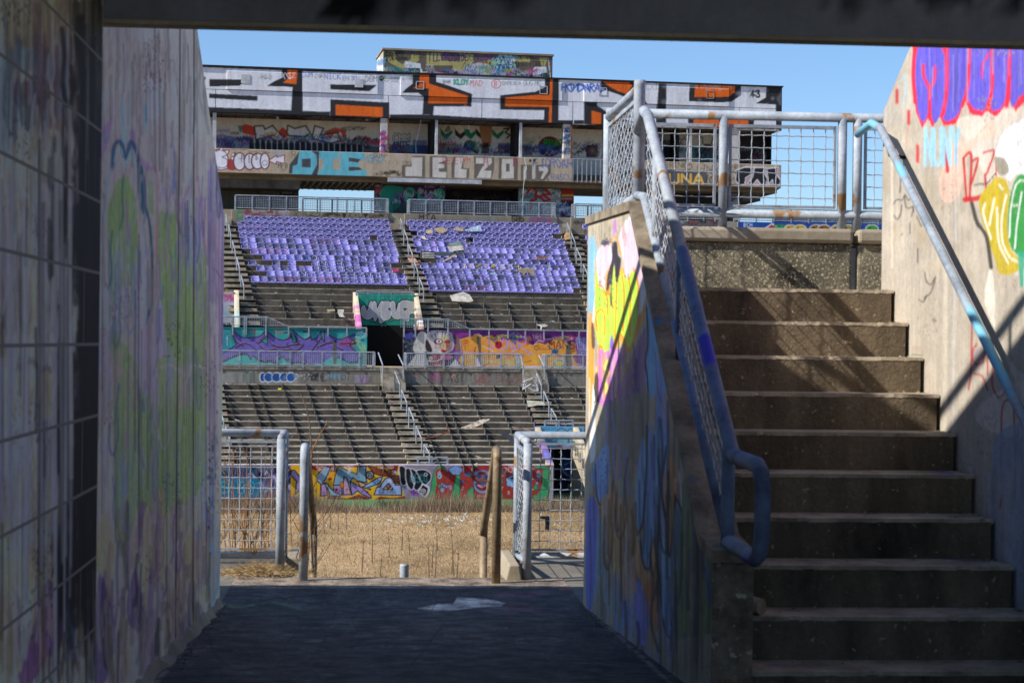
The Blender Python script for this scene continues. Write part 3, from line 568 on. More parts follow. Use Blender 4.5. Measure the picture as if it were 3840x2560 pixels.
K.P([40, 200, 128, 110, 128, 400, 40, 380], 'b8ab94').scrib(45, 200, 120, 380, 30, ['7fc8e0', 'c04a7a', 'd8d8dc', '5a8fb0'], 8, 50).P([175, 285, 400, 330, 400, 370, 175, 350], '2a8a86', .6)
K.at().grime(.12)
vh = 130.0; ua, ub = S.U(1437, 240, vh), S.U(2072, 240, vh); zt = S.Z(1437, 187, vh)
rh = MB(S).box(ua+.05, ub, vh+.02, vh+4.7, z_roof+.1, zt-.02).build('roof_house', M_conc_dark, press)
painted('front_wall', face_v(S, vh, ua, ub, z_roof-.2, zt), 300, 60, K, M_paint, rh)
def fn_(s, t):
    v = vh+(4.7)*(1-s); z = z_roof-.2+(zt-z_roof+.2)*t; return (ua*S.a[0]+v*S.n[0], ua*S.a[1]+v*S.n[1], z+0*v)
painted('side_wall', fn_, 40, 60, K, M_paint, rh)
mb = MB(S); mb.box(ua-.08, ub+.08, vh-.08, vh+4.8, zt, zt+.13); mb.build('roof_coping', M_conc_beige, rh)

# ------------------------------------------------------------------ grandstand
stand = thing('grandstand', 'far concrete grandstand with two tiers of terraces, tunnels and painted walls', 'grandstand', S.w(10, 94.7, -7))
UL, UR = S.U(560, 1200, 105), S.U(3700, 1200, 105)
XR = 1500.0
low = [(94.7+.8*i, S.Z(XR, 1742-22.9*i, 94.7+.8*i)) for i in range(14)]
z_walk = S.Z(1450, 1378, 105.9); z_mid = S.Z(1500, 1234.5, 109)
def terrace(name, rows, vend, zfloor, gaps=()):
    """stepped concrete profile run along the stand, split where tunnels cut it; treads and risers, worn nosing"""
    segs = []; a = UL
    for g0, g1 in sorted(gaps): segs.append((a, g0)); a = g1
    segs.append((a, UR))
    mb = MB(S)
    for ua, ub in segs:
        for i, (v, z) in enumerate(rows):
            zp = rows[i-1][1] if i else zfloor; vn = rows[i+1][0] if i+1 < len(rows) else vend
            mb.mi = 0; mb.box(ua, ub, v, vn+.02, zp-.25, z-.045)
            mb.mi = 1; mb.box(ua, ub, v-.012, vn, z-.045, z)
    return mb.build(name, [M_conc_dark, M_conc_light], stand)
lv_u0, lv_u1 = S.U(2076, 1760, 94.7), S.U(2203, 1760, 94.7)
terr_low_main = [(v, z) for v, z in low]
def gapped(name, rows, vend, zfloor, gap, nrows):
    mb = MB(S)
    for i, (v, z) in enumerate(rows):
        zp = rows[i-1][1] if i else zfloor; vn = rows[i+1][0] if i+1 < len(rows) else vend
        segs = [(UL, UR)]
        for (g0, g1, r0, r1) in gap:
            if r0 <= i < r1:
                segs = [q for s_ in segs for q in (((s_[0], g0), (g1, s_[1])) if s_[0] < g0 < s_[1] else (s_,))]
        for ua, ub in segs:
            mb.mi = 0; mb.box(ua, ub, v, vn+.02, zp-.25, z-.055); mb.mi = 1; mb.box(ua, ub, v-.006, vn, z-.055, z)
    return mb.build(name, [M_conc_dark, M_conc_light], stand)
gapped('lower_terrace', low, 105.9, low[0][1]-.4, [(lv_u0, lv_u1, 0, 6)], 14)
ZB = low[0][1]
# upper rows: five bare, thirteen with seats
ubare = [(110.0+.8*i, S.Z(XR, y, 110.0+.8*i)) for i, y in enumerate((1225, 1199, 1175, 1153.5, 1132))]
seat_rows = []
for j in range(13):            # j=0 top
    v = 124.0-.8*j; y = 824.6+20.1*j; seat_rows.append((v, S.Z(1530, y, v)-.70))
urows = ubare+[(seat_rows[j][0]-.62, seat_rows[j][1]) for j in range(12, -1, -1)]
tv0, tv1 = S.U(1342, 1160, 112.2), S.U(1552, 1160, 112.2)
tw0, tw1 = S.U(560, 1160, 112.2)+.5, S.U(877, 1160, 112.2)
tx0, tx1 = S.U(2500, 1160, 112.2), S.U(2720, 1160, 112.2)
gapped('upper_terrace', urows, 124.5, ubare[0][1]-.5, [(tv0, tv1, 0, 3), (tw0, tw1, 0, 3), (tx0, tx1, 0, 3)], 18)
mb = MB(S); mb.box(UL, UR, 105.9, 109.0, z_walk-.35, z_walk); mb.build('middle_walkway', M_conc_light, stand)
ZC = S.Z(1530, 801, 124.5)
mb = MB(S); mb.box(UL, UR, 124.6, 140, ZC-.9, ZC-.003); mb.build('upper_concourse', M_conc_beige, stand)
mb = MB(S); mb.box(UL, UR, 112, 128, -7, -1.5); mb.build('stand_base', M_conc_dark, stand)

# pitch-side wall with the big murals
K = Sheet(800, 1730, 2240, 1915, .5, '8e95a2'); G1 = (1080, 1720, .2466); G2 = (1600, 1700, .27211)
K.at().P([800, 1730, 1240, 1730, 1240, 1880, 800, 1880], '5c6a86').scrib(820, 1760, 1090, 1860, 60, ['1f3a6a', '2c9ab0', '6d4f96', 'c8ccd8', '23222e'], 5, 30).P([830, 1790, 1000, 1790, 1000, 1860, 830, 1862], '1f7aa0').T('SHBOT', 832, 1848, 42, '3ac0d0', lw=.1, jit=.2, out='14325a', ow=.05)
K.P([1005, 1760, 1090, 1750, 1090, 1870, 1005, 1870], '4a3a6a').scrib(1000, 1760, 1100, 1860, 24, ['8a7ac0', '22202c', '3a9ab0', 'c8b8d0'], 4, 30)
K.at(*G1)
K.P([40, 95, 1680, 95, 1720, 300, 1810, 620, 1300, 632, 480, 640, 40, 560], 'e6b317')
K.P([330, 95, 720, 95, 760, 180, 640, 200, 560, 120, 430, 180, 330, 130], 'a3341c').P([720, 95, 1200, 95, 1180, 130, 1040, 120, 900, 130], '8a2a1a').P([1330, 95, 1680, 95, 1660, 200, 1560, 140, 1340, 110], '8a2a1a').P([560, 630, 620, 560, 700, 570, 900, 600, 1080, 540, 1240, 600, 1240, 632, 560, 640], '7a1f16').P([1290, 632, 1400, 570, 1600, 590, 1780, 560, 1800, 632], '8f2a18')
for p, c_ in (([50, 180, 100, 170, 190, 280, 240, 330, 220, 420, 110, 540, 130, 340, 50, 250], 'a88cc0'), ([430, 260, 560, 110, 650, 130, 570, 310, 520, 360, 600, 370, 640, 440, 690, 480, 820, 540, 800, 570, 640, 560, 600, 430, 560, 430, 610, 560, 490, 570, 500, 380, 440, 330], '8fb0c8'), ([500, 390, 560, 380, 590, 460, 600, 550, 500, 560], 'c08cc0'),
             ([770, 110, 910, 180, 1050, 230, 1060, 110, 1190, 110, 1180, 240, 1200, 360, 1050, 330, 980, 280, 960, 330, 970, 540, 830, 550, 820, 470, 690, 480, 690, 390, 720, 250], '7aa8bc'), ([690, 400, 820, 400, 820, 550, 700, 500], 'b88cc4'), ([850, 260, 900, 300, 960, 540, 840, 545], 'c79ab0'),
             ([945, 340, 1130, 440, 1260, 560, 1265, 600, 1130, 540, 1060, 480, 970, 550], '9f8ac8'), ([1050, 330, 1200, 390, 1260, 470, 1100, 420], 'd8a070'),
             ([1130, 430, 1360, 290, 1440, 270, 1400, 370, 1200, 440], '84b4dc'), ([1310, 545, 1350, 430, 1400, 420, 1480, 300, 1550, 280, 1640, 400, 1720, 390, 1730, 550], '9ab4e0'), ([1440, 460, 1530, 370, 1600, 460], 'e6b317'), ([1490, 410, 1530, 385, 1570, 420, 1530, 455], '9a4a20'),
             ([1210, 100, 1350, 130, 1520, 200, 1540, 160, 1620, 160, 1620, 270, 1700, 250, 1700, 370, 1640, 370, 1560, 270, 1400, 250, 1310, 220], '9a4a24')):
    K.P(p, c_).L([(p[i]+(6 if i % 2 else 6)) for i in range(len(p))], 10, 'e8ecf4', closed=True).L(p, 19, '17171d', closed=True)
for y in (0, 30, 60): K.L([1330, 150+y, 1380, 130+y, 1430, 180+y, 1480, 165+y, 1530, 215+y, 1590, 205+y], 8, '3a1a10', sm=True).L([760, 180+y, 800, 170+y, 860, 210+y, 930, 210+y, 1010, 250+y, 1090, 230+y], 8, '4a5f70', sm=True)
K.E(820, 395, 28, 50, 'e8861c', out='17171d', ow=9).P([610, 280, 670, 270, 680, 330, 610, 330], 'e2671c').P([625, 292, 660, 290, 660, 318, 625, 318], '23180f')
K.E(1245, 245, 68, 68, '1c1520').E(1245, 245, 42, 42, '1c1520', 1, out='d8d8e0', ow=8).L([1205, 235, 1285, 235], 8, 'd8d8e0').L([1235, 235, 1235, 280], 8, 'd8d8e0').L([1255, 235, 1255, 280], 8, 'd8d8e0')
for x, y, r in ((735, 470, 45), (545, 515, 22), (790, 490, 18), (895, 465, 20), (1130, 490, 22), (1205, 500, 30)):
    K.P([(x+(r if i % 2 == 0 else r*.4)*math.sin(i*.628), y-(r if i % 2 == 0 else r*.4)*math.cos(i*.628)) for i in range(10)], '4a1f3c')
K.T('TEAM.VERMIN.', 1375, 525, 52, '17222e', lw=.11, adv=.5).T('SCE', 440, 170, 60, 'e8d8dc', lw=.12, jit=.3).T('HOEC', 860, 150, 50, 'e8d8dc', lw=.13, jit=.3).T('CLE OHIO', 1370, 145, 42, 'e8d0cc', lw=.12, adv=.8, jit=.2).T('ETNO', 620, 265, 50, '9a2a20', lw=.1, jit=.3)
for x, y in ((700, 150), (930, 185), (1615, 210), (1705, 205), (1550, 330)):
    for a in range(4): K.L([x-40*math.cos(a*.785), y-40*math.sin(a*.785), x+40*math.cos(a*.785), y+40*math.sin(a*.785)], 5, 'e8ecf8')
K.P([1730, 100, 2230, 90, 2230, 600, 1800, 620, 1720, 400], '8e8a9c')
K.P([1830, 420, 1960, 450, 2010, 520, 1960, 560, 1880, 550], '6a3fa0').L([1840, 510, 1900, 480, 1970, 510, 1900, 530, 1840, 510], 6, 'a02a5a', sm=True)
for p in ([1690, 120, 1750, 105, 1790, 150, 1800, 220, 1790, 390, 1720, 380, 1700, 250], [1790, 160, 1830, 140, 1870, 170, 1880, 300, 1920, 400, 1880, 470, 1820, 410, 1790, 300], [1860, 150, 1960, 190, 2000, 250, 2040, 380, 1960, 480, 1910, 430, 1930, 340], [1950, 180, 2060, 160, 2150, 200, 2180, 260, 2160, 330, 2080, 400, 2020, 330, 1980, 240]): K.P(p, '101318', sm=True).L(p, 10, 'e4e4ea', closed=True, sm=True)
K.T('BESCO', 1870, 350, 110, '1f8a94', lw=.08, adv=.5, jit=.2).E(2095, 235, 24, 20, '101318', out='e4e4ea', ow=8).P([1970, 500, 2050, 370, 2150, 420, 2160, 500, 2090, 590], 'e4e4ea').P([1990, 500, 2050, 390, 2130, 440, 2120, 500, 2085, 565], '17181c').E(2055, 490, 34, 34, '17181c', out='e4e4ea', ow=8).L([2030, 482, 2080, 482], 8, 'e4e4ea').L([2055, 482, 2055, 515], 8, 'e4e4ea')
K.at(*G2); R_ = 'a83a2e'; G_ = '43a868'; BU = '7fa4d8'; NV = '1a2440'
K.P([90, 150, 1740, 150, 1740, 632, 90, 632], R_).P([90, 150, 360, 150, 330, 220, 90, 330], '8a8aa4').P([290, 150, 520, 150, 430, 200, 360, 190], '8896c0').P([590, 150, 700, 150, 700, 190], '7ab08a').P([1100, 150, 1300, 150, 1200, 240], 'c09aa8')
K.P([20, 600, 60, 470, 80, 330, 130, 200, 200, 160, 260, 200, 220, 240, 160, 260, 150, 400, 120, 470, 110, 600], G_, sm=True).L([20, 600, 60, 470, 80, 330, 130, 200, 200, 160, 260, 200], 8, NV, sm=True)
K.P([340, 600, 380, 420, 410, 290, 455, 290, 460, 420, 450, 610], G_, sm=True).L([350, 590, 385, 400, 412, 295, 455, 290, 462, 420, 450, 610], 7, NV, sm=True)
K.P([120, 250, 200, 200, 300, 260, 350, 380, 360, 450, 330, 560, 200, 600, 120, 560, 140, 420], R_, sm=True)
K.E(178, 290, 34, 55, 'd89aa8', out=NV, ow=6).E(178, 312, 32, 36, 'b8d4ec', out=NV, ow=6).E(175, 312, 14, 17, '2f9a5a', out=NV, ow=4).E(285, 350, 48, 78, 'a33c2e', out=NV, ow=7)
for cx_, cy_, r in ((350, 225, 42), (400, 200, 45), (455, 225, 40), (430, 260, 42), (370, 262, 38)): K.E(cx_, cy_, r+5, r, NV)
for cx_, cy_, r in ((350, 225, 38), (400, 200, 41), (455, 225, 36), (430, 258, 38), (370, 260, 34)): K.E(cx_, cy_, r, r-4, BU)
for i in range(14): K.L([330+i*11, 200+(i*37) % 70, 333+i*11, 210+(i*37) % 70], 4, NV)
for cx_, cy_ in ((210, 425), (185, 445), (240, 440), (270, 455), (305, 450)): K.E(cx_, cy_, 18, 22, '8fa0c8', out=NV, ow=5)
K.E(175, 450, 16, 26, G_, out=NV, ow=5).E(215, 500, 30, 36, 'a8a8c8', out=NV, ow=4).E(330, 470, 26, 44, 'c88a94', out=NV, ow=5).P([360, 300, 400, 290, 380, 380, 350, 400], 'b01f1a')
K.L([490, 190, 560, 165, 620, 175, 665, 230, 640, 290], 7, NV, sm=True).P([515, 290, 560, 250, 590, 260, 575, 310, 520, 300], '5f6ac0', sm=True).P([590, 260, 615, 280, 612, 330, 575, 310], G_).L([515, 290, 560, 250, 610, 275, 612, 330, 520, 303], 5, NV)
K.L([475, 365, 540, 375, 600, 420, 640, 450], 6, NV, sm=True).E(495, 380, 20, 18, '5f6ac0', out=NV, ow=5)
K.P([560, 620, 555, 540, 590, 490, 640, 465, 650, 632], G_, sm=True).L([560, 620, 555, 540, 590, 490, 640, 465], 6, NV, sm=True).P([1000, 500, 1040, 560, 1035, 620, 960, 620], G_, sm=True)
K.E(765, 345, 132, 190, R_).L([(765+132*math.cos(t*.39), 345-190*math.sin(t*.39)) for t in range(17)], 8, NV, closed=True)
K.P([640, 300, 660, 250, 760, 232, 860, 250, 890, 300, 880, 290, 760, 262, 660, 285], BU).L([650, 270, 760, 235, 880, 270], 16, BU, sm=True).L([650, 285, 760, 300, 880, 285], 14, BU, sm=True).E(765, 265, 58, 16, 'a83a2e', out=NV, ow=5)
K.E(765, 340, 92, 50, 'cf8a8e').E(725, 312, 26, 24, '5f6ac0', out=NV, ow=4).E(708, 315, 13, 15, G_, out=NV, ow=4).E(822, 325, 28, 30, '5f6ac0', out=NV, ow=4).E(812, 325, 13, 15, G_, out=NV, ow=4).P([735, 340, 765, 330, 795, 340, 805, 375, 765, 390, 728, 375], 'd8908c', sm=True).E(748, 366, 8, 12, G_, out=NV, ow=4).E(782, 364, 8, 12, G_, out=NV, ow=4)
K.P([645, 380, 700, 400, 765, 408, 850, 395, 885, 390, 870, 470, 830, 530, 765, 545, 700, 520, 655, 460], BU, sm=True).P([670, 405, 765, 425, 860, 415, 840, 480, 770, 510, 700, 480], '5f1018', sm=True).P([690, 425, 765, 430, 850, 420, 820, 450, 765, 470, 710, 450], 'e0a8b4', sm=True).P([700, 450, 765, 475, 830, 450, 800, 490, 750, 500], 'b81818', sm=True).L([670, 405, 765, 425, 860, 415, 840, 480, 770, 510, 700, 480], 6, NV, sm=True, closed=True)
for t_, x, y in (('1', 610, 250), ('2', 480, 495), ('7', 1030, 500), ('8', 1120, 560), ('69', 1030, 310), ('2', 510, 610)): K.T(t_, x, y, 42, 'e8c8c4', lw=.14, jit=.1)
K.T('BONJ', 1000, 255, 62, 'e8c8c4', lw=.13).T('DRAW', 695, 600, 30, 'e0a8a0', lw=.14, adv=1.1)
K.E(1245, 260, 62, 78, G_, out=NV, ow=7).P([1185, 200, 1300, 160, 1300, 260, 1190, 270], 'c8a0ac', .8)
for cx_, cy_, r in ((1130, 360, 36), (1175, 340, 38), (1210, 380, 34), (1185, 430, 36), (1135, 415, 36)): K.E(cx_, cy_, r+6, r+5, NV)
for cx_, cy_, r in ((1130, 360, 33), (1175, 340, 35), (1210, 380, 31), (1185, 430, 33), (1135, 415, 33), (1165, 385, 30)): K.E(cx_, cy_, r, r, '9ac0e8')
K.P([1158, 325, 1200, 325, 1198, 352, 1160, 352], '1d2a3a').P([1195, 470, 1270, 470, 1290, 560, 1240, 580, 1200, 520], G_).L([1200, 480, 1230, 560, 1290, 600], 6, NV)
K.P([1000, 310, 1030, 315, 1055, 400, 1030, 420, 1000, 410], G_).L([1005, 310, 1030, 315, 1055, 400, 1030, 420], 5, NV)
K.P([1480, 190, 1560, 160, 1680, 190, 1700, 300, 1715, 420, 1660, 600, 1480, 625], G_, sm=True).L([1500, 170, 1560, 160, 1690, 200, 1700, 300, 1718, 420, 1665, 600], 7, NV, sm=True).P([1460, 200, 1600, 200, 1600, 380, 1580, 480, 1520, 570, 1460, 580], R_).E(1545, 275, 36, 52, 'd08a98', out=NV, ow=5).E(1545, 300, 30, 34, '9ac8e8', out=NV, ow=5).E(1543, 293, 15, 17, '2f9a5a', out=NV, ow=4).E(1502, 470, 26, 42, '35a860', out=NV, ow=5).E(1520, 408, 20, 20, BU, out=NV, ow=4)
for i in range(26): K.L([1610+(i*29) % 85, 190+i*16, 1625+(i*29) % 85, 196+i*16], 5, '4a2a1a')
for i in range(12): K.L([90+(i*17) % 60, 220+i*26, 100+(i*17) % 60, 226+i*26], 5, '4a2a1a')
K.P([1705, 150, 1745, 150, 1745, 632, 1675, 632, 1718, 420], 'c8c8d4').P([1745, 140, 2400, 140, 2400, 640, 1745, 640], '8a8a94')
K.at().P([1170, 1872, 2240, 1870, 2240, 1915, 1170, 1915], '82b878').P([800, 1868, 1170, 1872, 1170, 1915, 800, 1915], '6f6a5a').scrib(1420, 1884, 1540, 1896, 16, ['2f5a38'], 3, 30).L([800, 1741, 2240, 1741], 5, 'c8b8bc').blots(1170, 1872, 2240, 1905, 40, ['93a878', '6fa068'], 22, .35, .4)
K.L([1777, 1742, 1777, 1872], 2, '2a1a1a').grime(.08)
zw0 = -7.05
for ua, ub in ((S.U(800, 1800, 94.6), lv_u0), (lv_u1, S.U(2600, 1800, 94.6))):
    painted('pitch_wall', face_v(S, 94.6, ua, ub, zw0, ZB+.02), int((ub-ua)*74*.42), 78, K, M_paint, stand, skirt=(S.n[0]*.35, S.n[1]*.35, 0))
mb = MB(S); mb.box(UL, S.U(800, 1800, 94.6)-.01, 94.6, 94.9, zw0, ZB+.02); mb.build('plain_wall', M_conc_beige, stand)

# lower tunnel at the right: dark blue back wall, side wings, sign
K = Sheet(1990, 1580, 2260, 1900, .5, '2a3f78'); K.at(1480, 1560, .43379)
K.P([1240, 90, 1640, 90, 1640, 275, 1300, 270], '6fb0cc').P([1255, 95, 1400, 95, 1420, 200, 1340, 240], '3f9ac8', .7)
K.L([1405, 250, 1400, 140, 1440, 105, 1500, 140, 1500, 230, 1420, 255], 7, '1c2b6a', sm=True).L([1510, 240, 1495, 130, 1560, 100, 1605, 150, 1600, 240], 7, '1c2b6a', sm=True).L([1440, 165, 1465, 130, 1480, 160], 5, '1c2b6a').T('ON', 1530, 140, 24, '17222e', lw=.13)
K.L([1390, 240, 1430, 268, 1600, 262], 8, 'c06ab0', sm=True).P([1375, 280, 1640, 280, 1640, 620, 1375, 620], '22325f').P([1380, 290, 1440, 290, 1440, 640, 1380, 640], '10131c')
K.E(1510, 400, 75, 110, '1f5fa8').L([1440, 300, 1440, 420, 1480, 500, 1560, 520, 1590, 420, 1560, 300], 9, 'b0c0d8', sm=True).L([1470, 420, 1550, 370, 1560, 300], 8, 'c0ccdc', sm=True).E(1500, 330, 40, 30, '142a5a').P([1480, 540, 1535, 535, 1550, 610, 1490, 620], 'a89a5a').T('M', 1490, 610, 58, '17181c', lw=.24)
K.P([1600, 290, 1750, 290, 1750, 620, 1600, 620], '3a3f58').at().grime(.1)
va = 98.6
painted('tunnel_sign_wall', face_v(S, va, S.U(2003, 1640, va), S.U(2230, 1640, va), S.Z(2100, 1681, va), S.Z(2100, 1598, va)), 60, 34, K, M_paint, stand, skirt=(S.n[0]*.3, S.n[1]*.3, 0))
painted('tunnel_back_wall', face_v(S, va+1.2, S.U(2040, 1700, va+1.2), S.U(2260, 1700, va+1.2), -6.6, S.Z(2100, 1675, va+1.2)), 70, 70, K, M_paint, stand)
mb = MB(S); mb.box(lv_u0-.02, lv_u1, 94.9, 100, -7, -6.6); mb.build('tunnel_floor_slab', surf('green_paint', '5f9a58', '48703f', 1.5, bst=0), stand)
KW = Sheet(1990, 1580, 2300, 1760, .5, 'b0a48c'); KW.at(1480, 1560, .43379).scrib(1210, 180, 1370, 400, 50, ['6a5a9a', '3a3a44', '2f6a3a', '8a4a9a', '5a5248'], 6, 50).drips(1280, 1330, 200, 400, 14, ['6a4a9a', '5a6ab0'], 16, .7).at().grime(.1)
zA = S.Z(2010, 1600, va); zF = ZB+.02
def rake(u, v0, z0, v1, z1, zb, sheet, nm, w, par=stand, mat=None, flip=False):
    mb_ = MB(S); mb_.slab([(u, v0, zb), (u, v1, zb), (u, v1, z1), (u, v0, z0)], (w, 0, 0)); return mb_
# wing walls as painted fronts: face towards the camera is thin, so use solid prisms plus a painted left side
for u, w in ((lv_u0-.3, .3), (lv_u1, .3)):
    fn = (lambda uu: (lambda s, t: ((uu*S.a[0]+(va-(va-94.6)*s)*S.n[0]), (uu*S.a[1]+(va-(va-94.6)*s)*S.n[1]), (-6.9+((zA+(zF-zA)*s)+6.9)*t))))(u)
    painted('tunnel_wing', fn, 26, 40, KW, M_paint, stand, skirt=(S.a[0]*w, S.a[1]*w, 0))
# ledge wall between the tiers
K = Sheet(800, 1375, 2260, 1450, .5, '6f6a62'); K.at(800, 1060, .36982)
K.P([90, 905, 300, 905, 300, 1015, 90, 1015], '8a8a86').P([310, 880, 440, 880, 440, 1020, 310, 1020], '7c8078').P([450, 920, 1690, 930, 1690, 1022, 450, 1020], '807c76')
for cx_, rx_ in ((500, 26), (560, 42), (640, 45), (715, 40), (785, 40)): K.E(cx_, 958, rx_+8, 52, 'dce4f0').E(cx_, 958, rx_, 44, '1f5aa0')
K.T('EEGATS', 490, 985, 60, '16233a', lw=.08, adv=.9).P([815, 945, 845, 922, 865, 950, 840, 970], '2b6fb8').L([815, 945, 845, 922, 865, 950, 840, 970], 6, 'dce4f0', closed=True).T('PINCER', 885, 965, 34, 'c8c8cc', lw=.14, jit=.3).scrib(950, 930, 1130, 990, 20, ['23252a'], 5, 50).T('SPEK', 1210, 965, 38, '4fa8cc', lw=.16).E(1185, 940, 16, 16, '807c76', 0, out='4fa8cc', ow=9).T('EN', 1300, 985, 50, '33322e', lw=.1).P([1430, 930, 1560, 935, 1560, 1010, 1430, 1010], '9a94a0', .7).T('VL', 1490, 1010, 70, '7a3a96', lw=.12, jit=.2)
K.at(1480, 1060, .36983).P([100, 930, 335, 930, 335, 1025, 100, 1025], '85827a').P([345, 880, 475, 885, 475, 1030, 345, 1030], '77726e').P([490, 930, 1285, 940, 1285, 1035, 490, 1030], '7c7972').P([1530, 945, 1990, 950, 1990, 1045, 1530, 1040], '807c74').T('MI', 190, 975, 40, '9a3a4a', lw=.15, soft=4).scrib(380, 920, 460, 990, 12, ['b04a60', '8a6a9a'], 6, 40).P([575, 935, 605, 925, 620, 950, 610, 980, 585, 975], 'c89a80', sm=True).T('AS', 550, 1005, 70, '2a2a2e', lw=.1, jit=.3).T('OSC', 815, 1010, 70, 'a03038', lw=.1, jit=.2).T('SAUCE', 1030, 1010, 70, '8a3a3a', lw=.07, adv=.9, jit=.3)
K.at().grime(.18, 12).drips(800, 2260, 1385, 1445, 80, ['3a3630', 'a8a49a'], 8, .5)
lz = low[-1][1]; ag = [(S.U(1426, 1400, 105.9), S.U(1512, 1400, 105.9)), (S.U(1958, 1400, 105.9), S.U(2044, 1400, 105.9))]
for ua, ub in ((UL+.1, ag[0][0]), (ag[0][1], ag[1][0]), (ag[1][1], S.U(2700, 1400, 105.9))):
    painted('ledge_wall', face_v(S, 105.86, ua, ub, lz-.05, z_walk-.16), int((ub-ua)*66*.42), 30, K, M_paint, stand)
    mb = MB(S); mb.box(ua-.02, ub+.02, 105.83, 105.9, z_walk-.16, z_walk+.03); mb.build('ledge_coping', M_conc_light, stand)
for (ua, ub) in ag:                       # flights through the ledge wall
    mb = MB(S)
    for i in range(6): mb.box(ua, ub, 104.6+.22*i, 106.2, lz-.3, lz+(z_walk-lz)*(i+1)/6-.004)
    mb.build('ledge_steps', M_conc_light, stand)

# mid wall murals
def midwall(xa, xb, K):
    ua, ub = S.U(xa, 1300, 108.95), S.U(xb, 1300, 108.95)
    painted('mural_wall', face_v(S, 108.95, ua, ub, z_walk+.002, z_mid), int((ub-ua)*64*.45), 66, K, M_paint, stand, skirt=(S.n[0]*.4, S.n[1]*.4, 0))
G3 = (830, 1220, .24235); G4 = (1500, 1220, .30612)
K = Sheet(560, 1225, 1385, 1385, .6, '2f9a9a'); K.blots(560, 1230, 1385, 1380, 60, ['1f7f86', '5fc0b8', '17606c', '2f9a9a'], 26, .6)
K.at(*G3); pu, dk, br = '6f5fae', '241b3c', '4f2c1e'
K.P([-600, 60, 20, 60, 120, 110, 140, 340, 20, 390, -600, 390], '3a7a94', .6)
body = [20, 430, 240, 300, 150, 100, 165, 60, 235, 130, 330, 190, 420, 190, 560, 180, 620, 150, 670, 90, 665, 170, 600, 230, 720, 300, 700, 90, 770, 140, 860, 210, 960, 230, 1040, 200, 1060, 130, 1080, 130, 1110, 260, 1180, 260, 1100, 70, 1200, 160, 1290, 220, 1350, 200, 1380, 140, 1395, 230, 1480, 190, 1550, 80, 1540, 170, 1600, 260, 1590, 80, 1680, 160, 1800, 215, 1850, 215, 1900, 200, 2080, 130, 2040, 230, 2100, 260, 1990, 290, 2000, 330, 2110, 420, 2150, 500, 2110, 560, 1960, 570, 1830, 480, 1800, 500, 1640, 540, 1500, 600, 1360, 620, 1200, 560, 1080, 570, 1040, 520, 1010, 540, 960, 470, 920, 500, 860, 520, 840, 590, 760, 540, 680, 560, 600, 540, 500, 470, 460, 520, 400, 440, 330, 430, 180, 480, 20, 560]
K.P([q+(22 if i % 2 else 0) for i, q in enumerate(body)], br).P(body, pu).L(body, 16, dk, closed=True)
for p in ([170, 110, 240, 250, 300, 290, 340, 320], [230, 340, 330, 280, 460, 300, 540, 380], [540, 250, 640, 350, 700, 390], [580, 270, 680, 180], [720, 150, 780, 290, 900, 330], [860, 330, 1000, 330, 1100, 300, 1270, 295], [1060, 350, 1160, 390, 1270, 300], [1110, 100, 1200, 250, 1160, 300], [1270, 95, 1350, 100, 1380, 170, 1310, 210], [970, 110, 1040, 110, 1070, 180, 1010, 210], [1400, 390, 1560, 170], [1490, 340, 1640, 270, 1720, 230], [1650, 280, 1730, 260, 1790, 330, 1880, 380], [1840, 280, 2000, 270], [730, 380, 860, 370, 880, 420], [880, 390, 1060, 380, 1250, 500, 1370, 580]): K.L(p, 22, br, sm=True).L([q+(14 if i % 2 else 4) for i, q in enumerate(p)], 6, dk, sm=True).L([q+(-14 if i % 2 else -4) for i, q in enumerate(p)], 5, 'a89ae0', .8, sm=True)
for i in range(60):
    x = RS.uniform(100, 2050); y = RS.uniform(280, 560); a = RS.uniform(60, 260); K.L([x, y, x+a*.5, y+RS.uniform(-40, 30), x+a, y+RS.uniform(-60, 60)], 4, ['a89ae0', dk, '4a3c86'][i % 3], .6, sm=True)
K.P([30, 600, 100, 540, 300, 470, 390, 455, 450, 540, 490, 480, 520, 560, 560, 545, 680, 620, 30, 620], '3fb8b0').P([930, 620, 960, 510, 1020, 600, 1040, 545, 1060, 610], '3fb8b0').P([1380, 610, 1560, 580, 1720, 480, 1830, 520, 1990, 590, 2140, 600, 2140, 625, 1380, 625], '3fb8b0')
for x in (500, 860): K.T('HR' if x == 500 else 'IRE', x-40, 120, 60, 'b03a34', lw=.14, jit=.3, soft=6).drips(x-40, x+90, 100, 230, 6, ['b03a34'], 7, .8)
K.T('ALY', 1880, 230, 55, 'b02a34', lw=.11, jit=.2).T('AMIZ', 1850, 330, 95, 'b02a34', lw=.1, jit=.3, adv=.8).T('GOD', 2030, 260, 60, 'b8c83a', lw=.1, jit=.2).T('PARIS', 2110, 320, 55, 'b8c83a', lw=.1, adv=.4, dy=35).T('AL', 1000, 320, 50, '1a1626', lw=.13).scrib(2050, 90, 2230, 260, 24, ['17202a', '9ad0d0', '2a6a8a'], 7, 50).drips(2180, 2240, 250, 480, 8, ['c0d050'], 8, .7)
K.P([1735, 265, 1785, 260, 1790, 380, 1785, 600, 1735, 600, 1720, 400], '5a5850').E(1762, 245, 22, 14, '17171a').L([70, 200, 110, 200], 8, 'a8c8dc').L([90, 160, 90, 310], 8, 'a8c8dc').P([2180, 430, 2250, 430, 2250, 600, 2180, 600], '8a928c', .7)
K.P([-600, 45, 2260, 70, 2260, 90, -600, 60], '2a4048', .6).at().grime(.08)
midwall(580, 1377, K)
K = Sheet(1500, 1225, 2710, 1390, .6, '7a3a86'); K.at(*G4)
